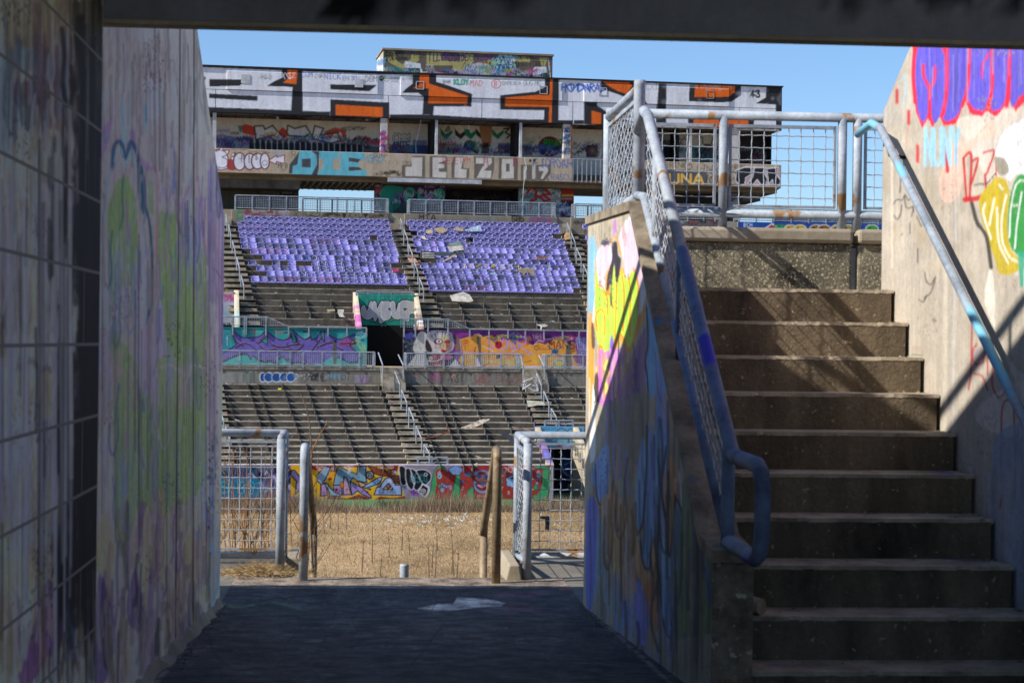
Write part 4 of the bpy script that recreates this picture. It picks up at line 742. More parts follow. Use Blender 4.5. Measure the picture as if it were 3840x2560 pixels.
K.P([30, 60, 650, 75, 690, 520, 30, 520], '20242e').scrib(40, 150, 220, 320, 30, ['8a94a0', '4a5568', '101318'], 8, 70).P([60, 110, 140, 80, 180, 130, 130, 170, 60, 160], '6a68c0')
K.P([620, 75, 2330, 95, 2330, 380, 620, 350], '7a2f86').blots(640, 85, 2320, 200, 40, ['b03a9a', '5a2a78', '9a3a8a', '3a2a5a'], 60, .7, .5)
K.P([640, 510, 700, 480, 2330, 500, 2330, 540, 640, 540], 'd0cad8')
K.P([230, 90, 300, 80, 360, 180, 330, 300, 300, 330, 190, 330, 160, 280, 190, 180], 'c8c4bc', sm=True).P([200, 350, 300, 340, 330, 510, 80, 520, 150, 420], 'ccc8c4', sm=True).P([600, 510, 680, 410, 750, 520], 'd4d0d4').L([220, 200, 260, 300], 8, '8a8478').L([210, 370, 180, 480], 8, '8a8478').L([260, 370, 250, 490], 6, '8a8478').blots(190, 110, 330, 320, 14, ['ddd8d0', 'a8a298'], 22, .6)
K.P([340, 85, 600, 75, 650, 150, 660, 260, 600, 330, 420, 340, 330, 320], 'b8b4b8', sm=True).E(490, 220, 135, 120, 'cfc6bf').P([330, 170, 390, 280, 380, 330, 320, 300, 310, 220], '3a2c2c', sm=True).E(600, 240, 45, 90, '5a4a48', .6, soft=.6)
for x, y in ((390, 130), (430, 110), (460, 85), (520, 80), (560, 90), (600, 110)): K.L([490+(x-490)*.75, 165, x, y], 7, '2a2c30').E(x, y, 11, 7, '2a2c30')
K.E(472, 198, 58, 34, '8a1f22').E(475, 196, 38, 22, 'e4e0e0').E(478, 197, 12, 13, '3a1f1f').E(580, 200, 40, 22, '8a1f22').E(578, 200, 22, 12, 'c83a20').L([500, 160, 540, 140, 580, 130, 580, 160, 560, 180], 12, 'c8c03a', sm=True).drips(400, 620, 210, 330, 16, ['a81f22', 'b83030'], 10, .9).P([500, 300, 530, 292, 545, 300, 575, 298, 560, 330, 520, 330], 'b01a28', sm=True).L([545, 230, 540, 270, 520, 280], 6, '7a6a64').blots(510, 210, 560, 290, 8, ['c8b84a'], 20, .6, 1.6)
K.P([390, 360, 540, 345, 560, 420, 520, 500, 420, 500, 350, 440], '8a1f26', sm=True).P([540, 370, 620, 365, 640, 400, 560, 420], 'c0509a', sm=True).L([350, 430, 430, 440, 500, 410, 520, 370], 12, 'e0dcdc', sm=True).blots(400, 370, 540, 490, 14, ['c03038', '5a1418', 'e0a0a0'], 20, .7).E(380, 400, 30, 18, 'b8b48a').T('RRRC', 440, 500, 20, 'e8d8d8', lw=.1)
or_ = ['e8892a', 'efa23c', 'f0b860', 'e8c060', 'dcc46a']
K.P([745, 160, 960, 105, 1000, 140, 1130, 115, 1180, 170, 1400, 190, 1560, 230, 1630, 240, 1700, 205, 1780, 230, 1880, 170, 1990, 190, 2060, 230, 2150, 260, 2170, 350, 2110, 380, 2160, 460, 2230, 480, 2150, 500, 1500, 495, 1310, 500, 1300, 485, 1220, 495, 1000, 515, 830, 500, 760, 500, 715, 430, 770, 340], 'e8a040')
K.blots(770, 150, 2100, 330, 60, ['e8792a', 'e88a3a', 'f0a850'], 55, .7, .7).blots(740, 360, 2120, 490, 60, ['dcc86a', 'e8cc5a', 'e0b850'], 55, .7, .6)
for p in ([745, 160, 960, 105, 1000, 140], [1000, 140, 1130, 115, 1170, 160], [1560, 230, 1700, 205, 1780, 230, 1880, 170], [715, 430, 760, 500, 910, 495, 920, 310, 930, 260, 905, 330], [1100, 460, 1020, 500], [1090, 170, 1090, 460], [1380, 330, 1420, 480], [1480, 360, 1530, 350, 1480, 400], [1220, 495, 1310, 485, 1310, 500, 1500, 495], [770, 190, 820, 180, 825, 215, 775, 225], [795, 250, 800, 300], [1510, 455, 1610, 430]): K.L(p, 6, '2a1a18')
for p in ([905, 115, 965, 102, 1005, 140], [1010, 250, 1150, 320], [830, 385, 930, 345], [735, 165, 750, 320], [1640, 240, 1700, 180, 1760, 200], [1760, 175, 1880, 160], [2000, 125, 2110, 160, 2020, 190, 2060, 220], [1370, 320, 1440, 290], [1240, 420, 1300, 370]): K.L(p, 7, 'f0dcd0')
K.P([680, 85, 735, 200, 750, 310, 680, 315], '8a6a54').P([940, 130, 990, 140, 1000, 520, 950, 520, 930, 400, 965, 330, 950, 240], '6a5c4a').P([1180, 370, 1240, 345, 1240, 400, 1180, 405], '4a3a38').P([1880, 150, 1990, 130, 2060, 165, 1950, 195], '9a7a5a').P([2035, 240, 2095, 235, 2110, 480, 2100, 530, 2040, 530, 2030, 400], '6a6250').P([2095, 190, 2160, 230, 2150, 320, 2090, 350], 'b06a3a').P([915, 380, 950, 400, 1000, 510, 940, 510], 'd8d0e0')
K.E(1945, 465, 62, 42, 'd8c84a', out='2a2a30', ow=8).L([1870, 450, 1930, 415, 1990, 420, 2020, 470], 14, 'd0ccd8', sm=True)
K.T('SWORD', 1085, 290, 115, 'b09ae0', lw=.09, adv=.75, jit=.2).E(1208, 238, 44, 48, 'b8202a').L([1170, 215, 1245, 225], 5, '5a1018').L([1170, 245, 1245, 250], 5, '5a1018').L([660, 330, 760, 325, 900, 330, 1100, 340, 1300, 330, 1500, 350, 1620, 355], 7, 'b09ae0', sm=True).L([1390, 300, 1430, 160, 1540, 150, 1520, 230, 1440, 240, 1620, 350], 11, 'b09ae0', sm=True)
K.L([1060, 150, 1160, 175, 1200, 130, 1300, 140, 1390, 165, 1460, 130], 9, '2a3a6a', sm=True).L([1180, 130, 1260, 110, 1340, 140], 7, 'c8c83a', sm=True).scrib(1180, 110, 1460, 160, 18, ['2a3a6a', 'c8c83a', '8ab0d0', '1d1d2a'], 6, 50)
K.L([1672, 255, 1690, 245, 1705, 262, 1672, 305, 1645, 270, 1655, 250, 1675, 262], 6, '3a1a1a', sm=True).L([1700, 290, 1880, 295], 6, '3a1a1a').T('MANS', 1830, 285, 95, '1c2a44', lw=.1, adv=.95).P([1850, 320, 1900, 285, 1950, 320, 1900, 355], '1a5f8a').L([1810, 250, 1980, 390], 12, '1a5f8a').L([1980, 260, 1810, 385], 12, '1a5f8a').T('181', 1620, 160, 55, 'b0a48a', lw=.14, soft=4)
K.T('BEL', 2165, 215, 60, '3a5ab0', lw=.2, out='e4dcec', ow=.05).T('TERP', 2165, 285, 60, '3a4a9a', lw=.2, out='e4dcec', ow=.05).T('REC', 2190, 355, 60, '3a4a9a', lw=.2, out='e4dcec', ow=.05).T('JE', 2260, 500, 60, 'b03038', lw=.12)
K.at().grime(.08)
midwall(1513, 2700, K)
# tunnels of the upper tier: sign wall, raking wings, black slab for passage shade
def tunnel_up(u0, u1, K, Kw, vb=112.2, xbase=None):
    zt_ = S.Z(1450, 1104, vb); zs = S.Z(1450, 1220, vb)
    painted('tunnel_sign_wall', face_v(S, vb, u0, u1, zs, zt_), int((u1-u0)*62*.5), 60, K, M_paint, stand, skirt=(S.n[0]*.4, S.n[1]*.4, 0))
    for uu, z0_, ve in ((u0-.28, z_mid-.1, 109.42), (u1, z_walk, 109.36)):
        fn = (lambda uq, zq, vq: (lambda s, t: (uq*S.a[0]+(vb+.4-(vb+.4-vq)*s)*S.n[0], uq*S.a[1]+(vb+.4-(vb+.4-vq)*s)*S.n[1], zq+((zt_+.12)*(1-s)+(z_mid+.16)*s-zq)*t)))(uu, z0_, ve)
        painted('tunnel_wing', fn, 20, 60, Kw, M_paint, stand, skirt=(S.a[0]*.28, S.a[1]*.28, 0))
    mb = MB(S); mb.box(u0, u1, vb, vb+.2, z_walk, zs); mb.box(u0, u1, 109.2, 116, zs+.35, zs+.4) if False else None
    mb.build('passage_shade_slab', surf('passage_shade', '0d0d10', '08080a', 1, bst=0), stand)  # near-black slab carries the unlit passage's shade in its colour
K = Sheet(1330, 1095, 1560, 1230, .7, '1f8a78'); K.at(800, 1060, .36982)
K.drips(1450, 2040, 120, 230, 60, ['2fa890', '177060', '4ac0a8'], 12, .5); Ko = '101216'
for p in ([1500, 260, 1530, 230, 1560, 290, 1590, 200, 1610, 200, 1620, 330, 1570, 370, 1510, 340], [1620, 195, 1650, 200, 1660, 270, 1700, 190, 1720, 200, 1700, 290, 1740, 370, 1690, 410, 1670, 340, 1640, 390, 1615, 300], [1715, 200, 1790, 195, 1790, 250, 1760, 260, 1800, 300, 1790, 360, 1730, 375, 1700, 300], [1800, 200, 1840, 200, 1850, 310, 1885, 200, 1900, 340, 1860, 370, 1810, 330], [1890, 330, 1900, 190, 2030, 195, 2060, 240, 2040, 300, 1990, 320, 1980, 390, 1930, 370]): K.P(p, Ko, sm=True).L(p, 26, Ko, closed=True, sm=True)
for p in ([1500, 260, 1530, 230, 1560, 290, 1590, 200, 1610, 200, 1620, 330, 1570, 370, 1510, 340], [1620, 195, 1650, 200, 1660, 270, 1700, 190, 1720, 200, 1700, 290, 1740, 370, 1690, 410, 1670, 340, 1640, 390, 1615, 300], [1715, 200, 1790, 195, 1790, 250, 1760, 260, 1800, 300, 1790, 360, 1730, 375, 1700, 300], [1800, 200, 1840, 200, 1850, 310, 1885, 200, 1900, 340, 1860, 370, 1810, 330], [1890, 330, 1900, 190, 2030, 195, 2060, 240, 2040, 300, 1990, 320, 1980, 390, 1930, 370]): K.P(p, 'b4b4b8', sm=True).L(p, 4, 'e8e8ec', closed=True, sm=True)
K.P([1925, 255, 1970, 262, 1940, 285], Ko).L([1590, 395, 1720, 415, 1840, 380], 5, Ko, sm=True).at().grime(.08)
Kw = Sheet(800, 1080, 1620, 1390, .5, 'c0b49c'); Kw.at(800, 1060, .36982).scrib(1440, 230, 1510, 470, 40, ['c04a9a', 'd08ac0', '8a3a6a'], 7, 40).scrib(190, 200, 290, 440, 14, ['9ac0c8', 'b0b8a0'], 6, 40).at(1480, 1060, .36983).scrib(200, 250, 290, 480, 36, ['c8843a', 'e4e4e8', '3a3a44', '4a3a34'], 7, 40).P([0, 420, 85, 480, 85, 860, -20, 840], '3a4460').scrib(0, 440, 80, 840, 90, ['e4e8e8', 'b8d83a', 'd8dce8', '17181c', '7a6ab8'], 8, 50).at().grime(.12)
tunnel_up(tv0, tv1, K, Kw)
K2 = Sheet(560, 1085, 890, 1235, .5, 'a8b0c4'); K2.at(800, 1060, .36982).scrib(110, 100, 200, 200, 18, ['b04a8a'], 6, 40).T('BOI', 110, 350, 50, '6ab0d0', lw=.1).P([100, 95, 200, 95, 200, 120, 100, 120], 'b8a890').at().grime(.06)
tunnel_up(tw0, tw1, K2, Kw)
tunnel_up(tx0, tx1, K2, Kw)

# upper concourse front wall and the walls under the press box
K = Sheet(820, 780, 3360, 885, .45, '8c8272'); K.at(800, 620, .33169)
K.P([260, 500, 340, 500, 330, 620, 265, 620], '3f8f6a', .8).P([720, 500, 800, 500, 800, 590, 720, 590], '5f9a6a', .8).scrib(310, 510, 850, 590, 60, ['8a3a4a', 'b0a0b0', '7a4a5a', '9a9a8a'], 7, 50)
K.T('XAZ', 930, 585, 70, '2a2826', lw=.09, jit=.5, adv=1.2).L([1090, 560, 1160, 580, 1205, 560, 1190, 530, 1160, 545], 8, '2a2826', sm=True).scrib(1240, 540, 1420, 570, 14, ['33302c'], 5, 50).T('K+U', 1535, 590, 55, '2a2826', lw=.12, adv=1.1)
for x in (1480, 1720): K.P([x-28, 548, x-10, 538, x, 548, x+12, 536, x+28, 550, x, 600], '2a2826')
K.scrib(1780, 545, 1960, 590, 12, ['2f2c28'], 5, 50).at(1480, 620, .33159).T('MTA', 280, 618, 58, '2c2a28', lw=.22, adv=1.25).T('SKV REPUBLICA', 840, 615, 34, '6a8a9a', lw=.13).T('585', 1330, 635, 60, '2c2a28', lw=.22).scrib(1540, 590, 1820, 640, 22, ['b04a7a', '4a5a8a', '8a6a7a'], 6, 50).T('QUU', 2080, 625, 36, 'b8c0c8', lw=.1).scrib(2050, 600, 2290, 660, 14, ['3a3834'], 5, 50)
K.at().P([2400, 800, 2765, 800, 2765, 890, 2400, 890], '6f6660').T('LOVE 22 HUNNIDS', 2450, 840, 13, 'c8c8cc', lw=.12).scrib(2500, 826, 2700, 838, 12, ['8a4a54', '3a3a40'], 3, 20)
K.P([2768, 825, 3360, 833, 3360, 885, 2768, 885], '1f4a9a').T('BCH', 2790, 850, 14, 'd8d8e0', lw=.14).P([2850, 866, 2895, 836, 2940, 866], 'd8d8e0').P([2862, 866, 2895, 842, 2925, 866], 'a8342e').T('ROPO', 2905, 862, 18, '3aa04a', lw=.2, out='17181c', ow=.05)
for x, c_ in ((2965, 'c8a048'), (3000, 'c8b03a'), (3060, '8a5a2c'), (3090, '8a5a2c'), (3140, 'b8a04a'), (3180, 'a08a4a'), (3270, '4aa04a')): K.E(x, 858, 24, 15, c_, out='e0dcd0', ow=3).E(x-8, 855, 4, 4, '2a2a20')
K.grime(.15, 10)
CW = [(868, 1458), (1516, 2090), (2140, 2702), (2766, 3360)]
for xa, xb in CW:
    ua, ub = S.U(xa, 820, 124.5), S.U(xb, 820, 124.5)
    painted('concourse_front_wall', face_v(S, 124.48, ua, ub, seat_rows[0][1]-.1, ZC), int((ub-ua)*56*.42), 30, K, M_paint, stand, skirt=(S.n[0]*.4, S.n[1]*.4, 0))
for xa, xb in ((700, 868), (CW[0][1], CW[1][0]), (CW[1][1], CW[2][0]), (CW[2][1], CW[3][0])):
    mb = MB(S); ua, ub = S.U(xa, 820, 124.5), S.U(xb, 820, 124.5)
    for i in range(5): mb.box(ua, ub, 124.0+.28*i, 125.6, seat_rows[0][1]-.2, seat_rows[0][1]+.24*(i+1))
    mb.build('concourse_steps', M_conc_light, stand)
K = Sheet(560, 655, 2790, 815, .45, '6a6358'); C4 = (800, 620, .33169); C5 = (1480, 620, .33159); K.at(*C4)
K.P([-600, 150, 965, 150, 965, 520, -600, 500], '57524a')
for x in (180, 390, 700): K.L([x, 170, x, 500], 5, '33302c')
K.T('IRS', 400, 275, 60, '17171a', lw=.14, slant=-.4, dy=18).scrib(560, 200, 780, 300, 24, ['2a2a2c', '7a7a78'], 6, 70).P([755, 260, 910, 260, 910, 380, 755, 380], '33322f').T('ARROW', 780, 320, 30, 'b8b8b8', lw=.09).P([925, 250, 940, 240, 945, 255, 955, 240, 965, 250, 942, 290], '7a2a38')
K.P([1840, 200, 2010, 200, 2010, 560, 1840, 560], '8a7c6e').scrib(1850, 230, 2000, 540, 90, ['2b3a8a', 'b03a4a', '17171a', 'c8c8d0', '4a8ac0', 'b87ab0', 'c8b03a'], 8, 60)
K.at(*C5).P([-140, 200, 578, 200, 578, 560, -140, 560], '3d2550').P([-140, 250, 90, 250, 90, 330, 60, 360, 60, 450, -60, 550, -140, 540], '1f8a7a', sm=True)
for p in ([110, 260, 210, 255, 245, 330, 180, 380, 240, 420, 120, 420, 100, 340], [265, 260, 310, 260, 310, 350, 430, 350, 430, 420, 270, 420], [440, 400, 450, 290, 520, 255, 570, 320, 560, 410, 500, 430]): K.P(p, '2fa08a', sm=True).L(p, 9, '12131c', closed=True, sm=True)
K.scrib(10, 280, 560, 500, 46, ['c8a8d8', 'c8c8d8', '14141c', '1f8a7a', '5a3a7a'], 6, 70).T('BISKE-', 345, 248, 28, 'c8a8d8', lw=.12).T('MTA', 520, 250, 22, 'c8a8d8', lw=.12).P([-20, 440, 120, 430, 560, 440, 560, 560, -20, 560], '2f5a48', .6)
K.P([578, 190, 1400, 200, 1400, 580, 578, 560], '2c282a').E(750, 330, 70, 45, '16131c').T('ONTUG-', 960, 335, 44, '101014', lw=.12).scrib(600, 290, 1380, 400, 46, ['4a2a30', '5a5a60', '17171c', '3a2a44'], 8, 80)
K.P([1400, 220, 1880, 230, 1880, 600, 1400, 590], '8f9494').scrib(1410, 250, 1870, 580, 100, ['2f6a6a', '2a2c30', 'd0d4d4', '4aa0a0', '3a5a7a', '8a8a8a'], 8, 80).T('NSN', 1590, 290, 45, '23242a', lw=.13)
for p in ([1500, 310, 1560, 240, 1600, 300, 1600, 390, 1540, 400, 1540, 500], [1600, 350, 1660, 350], [1680, 240, 1760, 330, 1670, 330, 1760, 390, 1690, 410, 1655, 360]): K.L(p, 26, 'b0202a')
K.P([1880, 225, 2035, 230, 2035, 600, 1880, 600], '3a2f3c').P([1885, 240, 2030, 240, 2030, 330, 1885, 330], 'a02a24').P([1885, 330, 2030, 330, 2030, 355, 1885, 355], 'c89a3a').P([1885, 355, 2030, 355, 2030, 420, 1885, 420], '7a2020').T('RIHANNA', 1890, 388, 22, 'c8c8d0', lw=.12).scrib(1885, 430, 2030, 590, 40, ['2b4a9a', '1a2440', 'c8d0e0', '3a9ab0', '8a4a6a'], 8, 50)
K.at().P([2480, 700, 2735, 705, 2735, 815, 2480, 815], '383430').P([2733, 690, 2776, 690, 2776, 815, 2733, 815], '5a5458').scrib(2735, 700, 2775, 800, 40, ['17171a', 'b8b8c8', '3a4a8a'], 3, 20).grime(.1)
vu = VP+2.0; zu = z_low-.36
for xa, xb, dv in ((600, 1120, 1.6), (1407, 1670, 0), (1670, 1945, 3.4), (1945, 2152, 0), (2480, 2733, 1.4), (2733, 2775, 0)):
    ua, ub = S.U(xa, 740, vu+dv), S.U(xb, 740, vu+dv)
    painted('support_wall', face_v(S, vu+dv, ua, ub, ZC-.05, zu+.03), max(12, int((ub-ua)*55*.42)), 60, K, M_paint, stand, skirt=(S.n[0]*(.9 if dv == 0 else .3), S.n[1]*(.9 if dv == 0 else .3), 0))
for x in (1668, 1947): u = S.U(x, 740, vu+.2); MB(S).box(u-.1, u+.1, vu+.2, vu+3.6, ZC, zu+.02).build('recess_side_wall', M_dark_room, stand)

# aisle half steps (parts of the stand)
def aisle(name, rows, xl, xr, i0=0):
    mb = MB(S); n = len(rows)
    for i in range(i0, n):
        v, z = rows[i]; zp = rows[i-1][1] if i else z-.33
        y = 1280-(z-EYE)*FPX/v; a, b = xl(y), xr(y)
        mb.box(S.U(a, y, v), S.U(b, y, v), v-.42, v-.015, zp-.02, zp+(z-zp)*.5)
        mb.box(S.U(a, y, v), S.U(b, y, v), v-.42, v+.3, z-.02, z+.006)
    return mb.build(name, M_conc_light, stand)
lin = lambda x0, y0, x1, y1: (lambda y: x0+(x1-x0)*(y-y0)/(y1-y0))
aisle('aisle_steps', low, lin(1440, 1450, 1530, 1740), lin(1520, 1450, 1632, 1740), 1)
aisle('aisle_steps', low, lin(1968, 1450, 2010, 1600), lin(2046, 1450, 2100, 1600), 6)
aisle('aisle_steps', low, lin(780, 1450, 800, 1740), lin(838, 1450, 880, 1740), 1)
aisle('aisle_steps', urows, lin(790, 800, 850, 1124), lin(866, 800, 953, 1124))
aisle('aisle_steps', urows, lin(1458, 832, 1545, 1100), lin(1523, 824, 1622, 1100))
aisle('aisle_steps', urows, lin(2093, 832, 2185, 1100), lin(2150, 819, 2248, 1100))

# ------------------------------------------------------------------ stadium seats
def seat_mat(name, a, b, lo, hi):
    m = bpy.data.materials.new(name); nt, bs = nodes(m); oi = nt.nodes.new("ShaderNodeObjectInfo")
    n1 = noise(nt, 4.5, 6, .7); ad = nt.nodes.new("ShaderNodeMath"); ad.operation = 'MULTIPLY_ADD'; nt.links.new(oi.outputs['Random'], ad.inputs[0]); ad.inputs[1].default_value = .42; nt.links.new(n1, ad.inputs[2])
    c = mix(nt, 'MIX', ramp(nt, ad.outputs[0], lo, hi), tuple(hexc(a)), tuple(hexc(b)))
    n2 = noise(nt, 22, 4, .6); c = mix(nt, 'MULTIPLY', .5, c, ramp(nt, n2, .3, .7, (.75, .75, .75), (1.15, 1.15, 1.15)))
    nt.links.new(c, bs.inputs['Base Color']); bs.inputs['Roughness'].default_value = .55; bs.inputs['Specular IOR Level'].default_value = .35; return m
M_seat = seat_mat('faded_purple_plastic', 'a59ee0', '8a84ca', .4, .8)
M_back = seat_mat('sooty_purple_plastic', 'a39cdc', '4a4c62', .48, .84)
M_seatleg = surf('seat_bracket_steel', '5f5e5c', '3b3a3a', 4, rough=.6, bst=0)
def mesh_only(mb, name, mats, smooth_=False):
    o = mb.build(name, mats); me = o.data; me.transform(Matrix.Translation(o.location)); bpy.data.objects.remove(o); return me
def curved(z0, z1, w, y0, y1, bow, th, lip=0):
    mb = MB(); n = 6; vs = []
    for (z, y) in ((z0, y0), ((z0+z1)/2, (y0+y1)/2+.012), (z1-.03, y1), (z1, y1+.025)):
        for i in range(n+1): s_ = i/n*2-1; vs.append((s_*w/2*(1 if z < z1 else .93), y-bow*(s_*s_), z))
    b = [(x, y+th, z) for x, y, z in vs]; k = len(vs); fs = []
    for r in range(3):
        for i in range(n):
            a = r*(n+1)+i; fs.append((a, a+1, a+n+2, a+n+1)); fs.append((k+a+n+1, k+a+n+2, k+a+1, k+a))
    for i in range(n): fs.append((3*(n+1)+i, 3*(n+1)+i+1, k+3*(n+1)+i+1, k+3*(n+1)+i)); fs.append((i+1, i, k+i, k+i+1))
    for r in range(3):
        a = r*(n+1); fs.append((a+n+1, k+a+n+1, k+a, a)); c = a+n; fs.append((c, k+c, k+c+n+1, c+n+1))
    mb.add(vs, fs); return mb
me_back = mesh_only(curved(.36, .71, .46, -.02, .06, .05, .03), 'seat_back_mesh', M_back)
mb = MB(); mb.box(-.22, .22, -.40, -.02, .345, .385); mb.box(-.22, .22, -.43, -.40, .30, .39); mb.add([(-.22, -.03, .37), (.22, -.03, .37), (.22, .0, .44), (-.22, .0, .44)], [(0, 1, 2, 3)])
me_pan = mesh_only(mb, 'seat_pan_mesh', M_seat)
arms = []
for s_ in (-.245, .225): mb = MB(); mb.slab([(s_, -.36, .40), (s_, -.34, .52), (s_, -.02, .56), (s_, .02, .40)], (.025, 0, 0)); mb.box(s_-.01, s_+.035, -.37, -.02, .53, .56); arms.append(mesh_only(mb, 'armrest_mesh', M_seat))
mb = MB(); mb.box(-.03, .03, -.3, .33, .30, .345); mb.box(-.03, .03, .27, .33, -.02, .33); me_leg = mesh_only(mb, 'bracket_mesh', M_seatleg)
ORD = ['first', 'second', 'third', 'fourth', 'fifth', 'sixth', 'seventh', 'eighth', 'ninth', 'tenth', 'eleventh', 'twelfth', 'thirteenth', 'fourteenth', 'fifteenth', 'sixteenth', 'seventeenth', 'eighteenth', 'nineteenth', 'twentieth', 'twenty-first', 'twenty-second']
WH, RD, YE, BK, BL, GN = 'b9bcd8', 'b02a34', 'd8c83a', '1d1d28', '2a6ac8', '1f5a34'
CN = {WH: 'white', RD: 'red', YE: 'yellow', BK: 'black', BL: 'blue', GN: 'green'}
inks = {}
def ink(c):
    if c not in inks:
        m = bpy.data.materials.new(CN[c]+'_spray_paint'); nt, bs = nodes(m); n2 = noise(nt, 30, 4, .6)
        nt.links.new(mix(nt, 'MULTIPLY', .5, tuple(hexc(c)), ramp(nt, n2, .3, .7, (.6, .6, .6), (1.1, 1.1, 1.1))), bs.inputs['Base Color']); bs.inputs['Roughness'].default_value = .7; inks[c] = m
    return inks[c]
letter_me = {}
def letter_mesh(ch, c):
    if (ch, c) in letter_me: return letter_me[(ch, c)]
    mb = MB()
    strokes = glyph(ch) if ch != '@' else []
    for st in strokes:
        for (x1, y1), (x2, y2) in zip(st[:-1], st[1:]):
            a = Vector((-.13+x1*.065, 0, .42+y1*.042)); b = Vector((-.13+x2*.065, 0, .42+y2*.042)); d = (b-a).normalized()*.014; nrm = Vector((-d.z, 0, d.x))
            q = [a-d-nrm, b+d-nrm, b+d+nrm, a-d+nrm]; off = lambda p: -.036+.13*(p.z-.42)*.9+.0-.05*((p.x/.23)**2)
            q = [Vector((p.x, off(p), p.z)) for p in q]; mb.add([tuple(p) for p in q]+[(p.x, p.y-.006, p.z) for p in q], [(4, 5, 6, 7), (0, 1, 5, 4), (1, 2, 6, 5), (2, 3, 7, 6), (3, 0, 4, 7)])
    if ch == '@':
        vs = [(.14*math.cos(t*.5236), -.05+.1*(.14*math.sin(t*.5236)+.12), .55+.14*math.sin(t*.5236)) for t in range(12)]; mb.add(vs, [tuple(range(11, -1, -1))])
        mb.mi = 1
        for x in (-.05, .05): mb.box(x-.015, x+.015, -.062, -.05, .57, .62)
        for i in range(5): t = math.pi*(1.15+.175*i); mb.box(.09*math.cos(t)-.022, .09*math.cos(t)+.022, -.064, -.045, .55+.09*math.sin(t)-.014, .55+.09*math.sin(t)+.014)
    letter_me[(ch, c)] = mesh_only(mb, 'letter_mesh', [ink(c), ink(BK)] if ch == '@' else ink(c)); return letter_me[(ch, c)]
# per block: rows from the top; x of the first seat, x of the last seat's end (photo survey), holes, writing
B1 = [(345, 1985), (275, 1995), (280, 2015), (290, 2025), (300, 2045), (315, 2070), (420, 2090), (555, 2090), (395, 2005), (485, 2025), (605, 2165), (425, 2185)]
B2 = [(130, 1850), (165, 1865), (255, 1780), (200, 1915), (215, 1925), (235, 1950), (250, 1965), (290, 2000), (290, 2030), (320, 2040), (345, 2060), (365, 2080), (385, 2010)]
HOLE = {(0, 8): [(500, 660), (760, 825), (925, 1110)], (1, 3): [(830, 900)], (1, 4): [(1200, 1275)], (0, 3): [(1790, 1850)], (1, 6): [(290, 450)], (1, 7): [(330, 430)]}
TXT = {(0, 3): [(320, 'MILK', WH), (690, 'I', WH)], (0, 5): [(330, 'MILK', WH)], (0, 6): [(440, 'TONEY', RD)], (0, 4): [(1120, 'ITIT', RD), (1550, 'MOLM', BK)], (0, 7): [(570, 'FECKIN', BL), (1130, 'OS', WH), (1480, 'LANE', BK), (1920, 'J', BK)], (0, 2): [(390, 'HE', RD), (640, 'SEA', BL)],
       (0, 8): [(1130, 'MNOH', WH), (1580, 'ORRIS', BK)], (0, 9): [(1150, 'MSPOKE', WH)], (0, 10): [(720, 'STUNTYSTHHYNIRO', WH), (2080, 'T', BK)], (0, 11): [(720, 'OUT', RD), (1090, 'CAST', RD), (1460, 'EEIOUM', WH), (2100, 'M', BK)],
       (1, 8): [(750, 'JAKE@SIM', YE)], (1, 10): [(720, 'JUAN', BK), (1180, 'OAB', BK)], (1, 11): [(460, 'GLIVRI525', GN)], (1, 12): [(390, 'TOXE', BK), (760, 'IUIT', RD)], (1, 9): [(890, 'HTCECC', WH)]}
rz = S.yaw; seat_objs = 0; rest = []
def base_xy(blk, j, xc):
    o = 800 if blk == 0 else 1480; k = .33169 if blk == 0 else .33159
    y = 824.6+20.1*j; v, z = seat_rows[j]; x = o+k*xc; return S.U(x, y+8, v-.25), v-.25, z
allseats = []
for blk, rows in ((0, B1), (1, B2)):
    for j, (xa, xb) in enumerate(rows):
        sp = (86.2+.5*j) if blk == 0 else (85.6+.42*j); n = max(1, int(round((xb-xa)/sp)))
        for i in range(n):
            x = xa+(i+.5)*(xb-xa)/n
            if any(a < x < b for a, b in HOLE.get((blk, j), [])): continue
            allseats.append((blk, j, i, x, sp))
place = ['left', 'middle']
def mk_child(nm, me, par): c = bpy.data.objects.new(nm, me); COL.objects.link(c); c.parent = par; return c
proto = None
for blk, j, i, x, sp in sorted(allseats, key=lambda q: (-q[1], q[0], q[2])):
    u, v, z = base_xy(blk, j, x); loc = S.w(u, v, z)
    let = None
    for x0, tx, c in TXT.get((blk, j), []):
        q = (x-(x0+sp*.45))/sp
        if -.5 <= q < len(tx)-.5 and tx[int(round(q))] != ' ': let = (tx[int(round(q))], c)
    if seat_objs < 298:
        if proto is None:
            r = thing('stadium_seat', '', 'seat', loc, 'purple seats bolted along the upper tier rows', rz); proto = r
            mk_child('backrest', me_back, r); mk_child('seat_pan', me_pan, r); mk_child('armrest', arms[0], r); mk_child('armrest', arms[1], r); mk_child('bracket', me_leg, r)
            kids = [c for c in COL.objects if c.parent == r]
        else:
            r = proto.copy(); COL.objects.link(r); r.location = loc
            for c in kids: d = c.copy(); COL.objects.link(d); d.parent = r
        r.rotation_euler = (0, 0, rz+random.uniform(-.02, .02)); seat_objs += 1
        nb = len(B1)-j if blk == 0 else len(B2)-j
        lt = ' with %s %s' % (CN[let[1]], 'smiley face' if let[0] == '@' else let[0]) if let else ''
        r['label'] = 'purple seat%s, %s from left in %s row up, %s block' % (lt, ORD[i], ORD[nb-1], place[blk])
        if let: mk_child('painted_letter', letter_mesh(*let), r)
    else: rest.append((u, v, z, let))
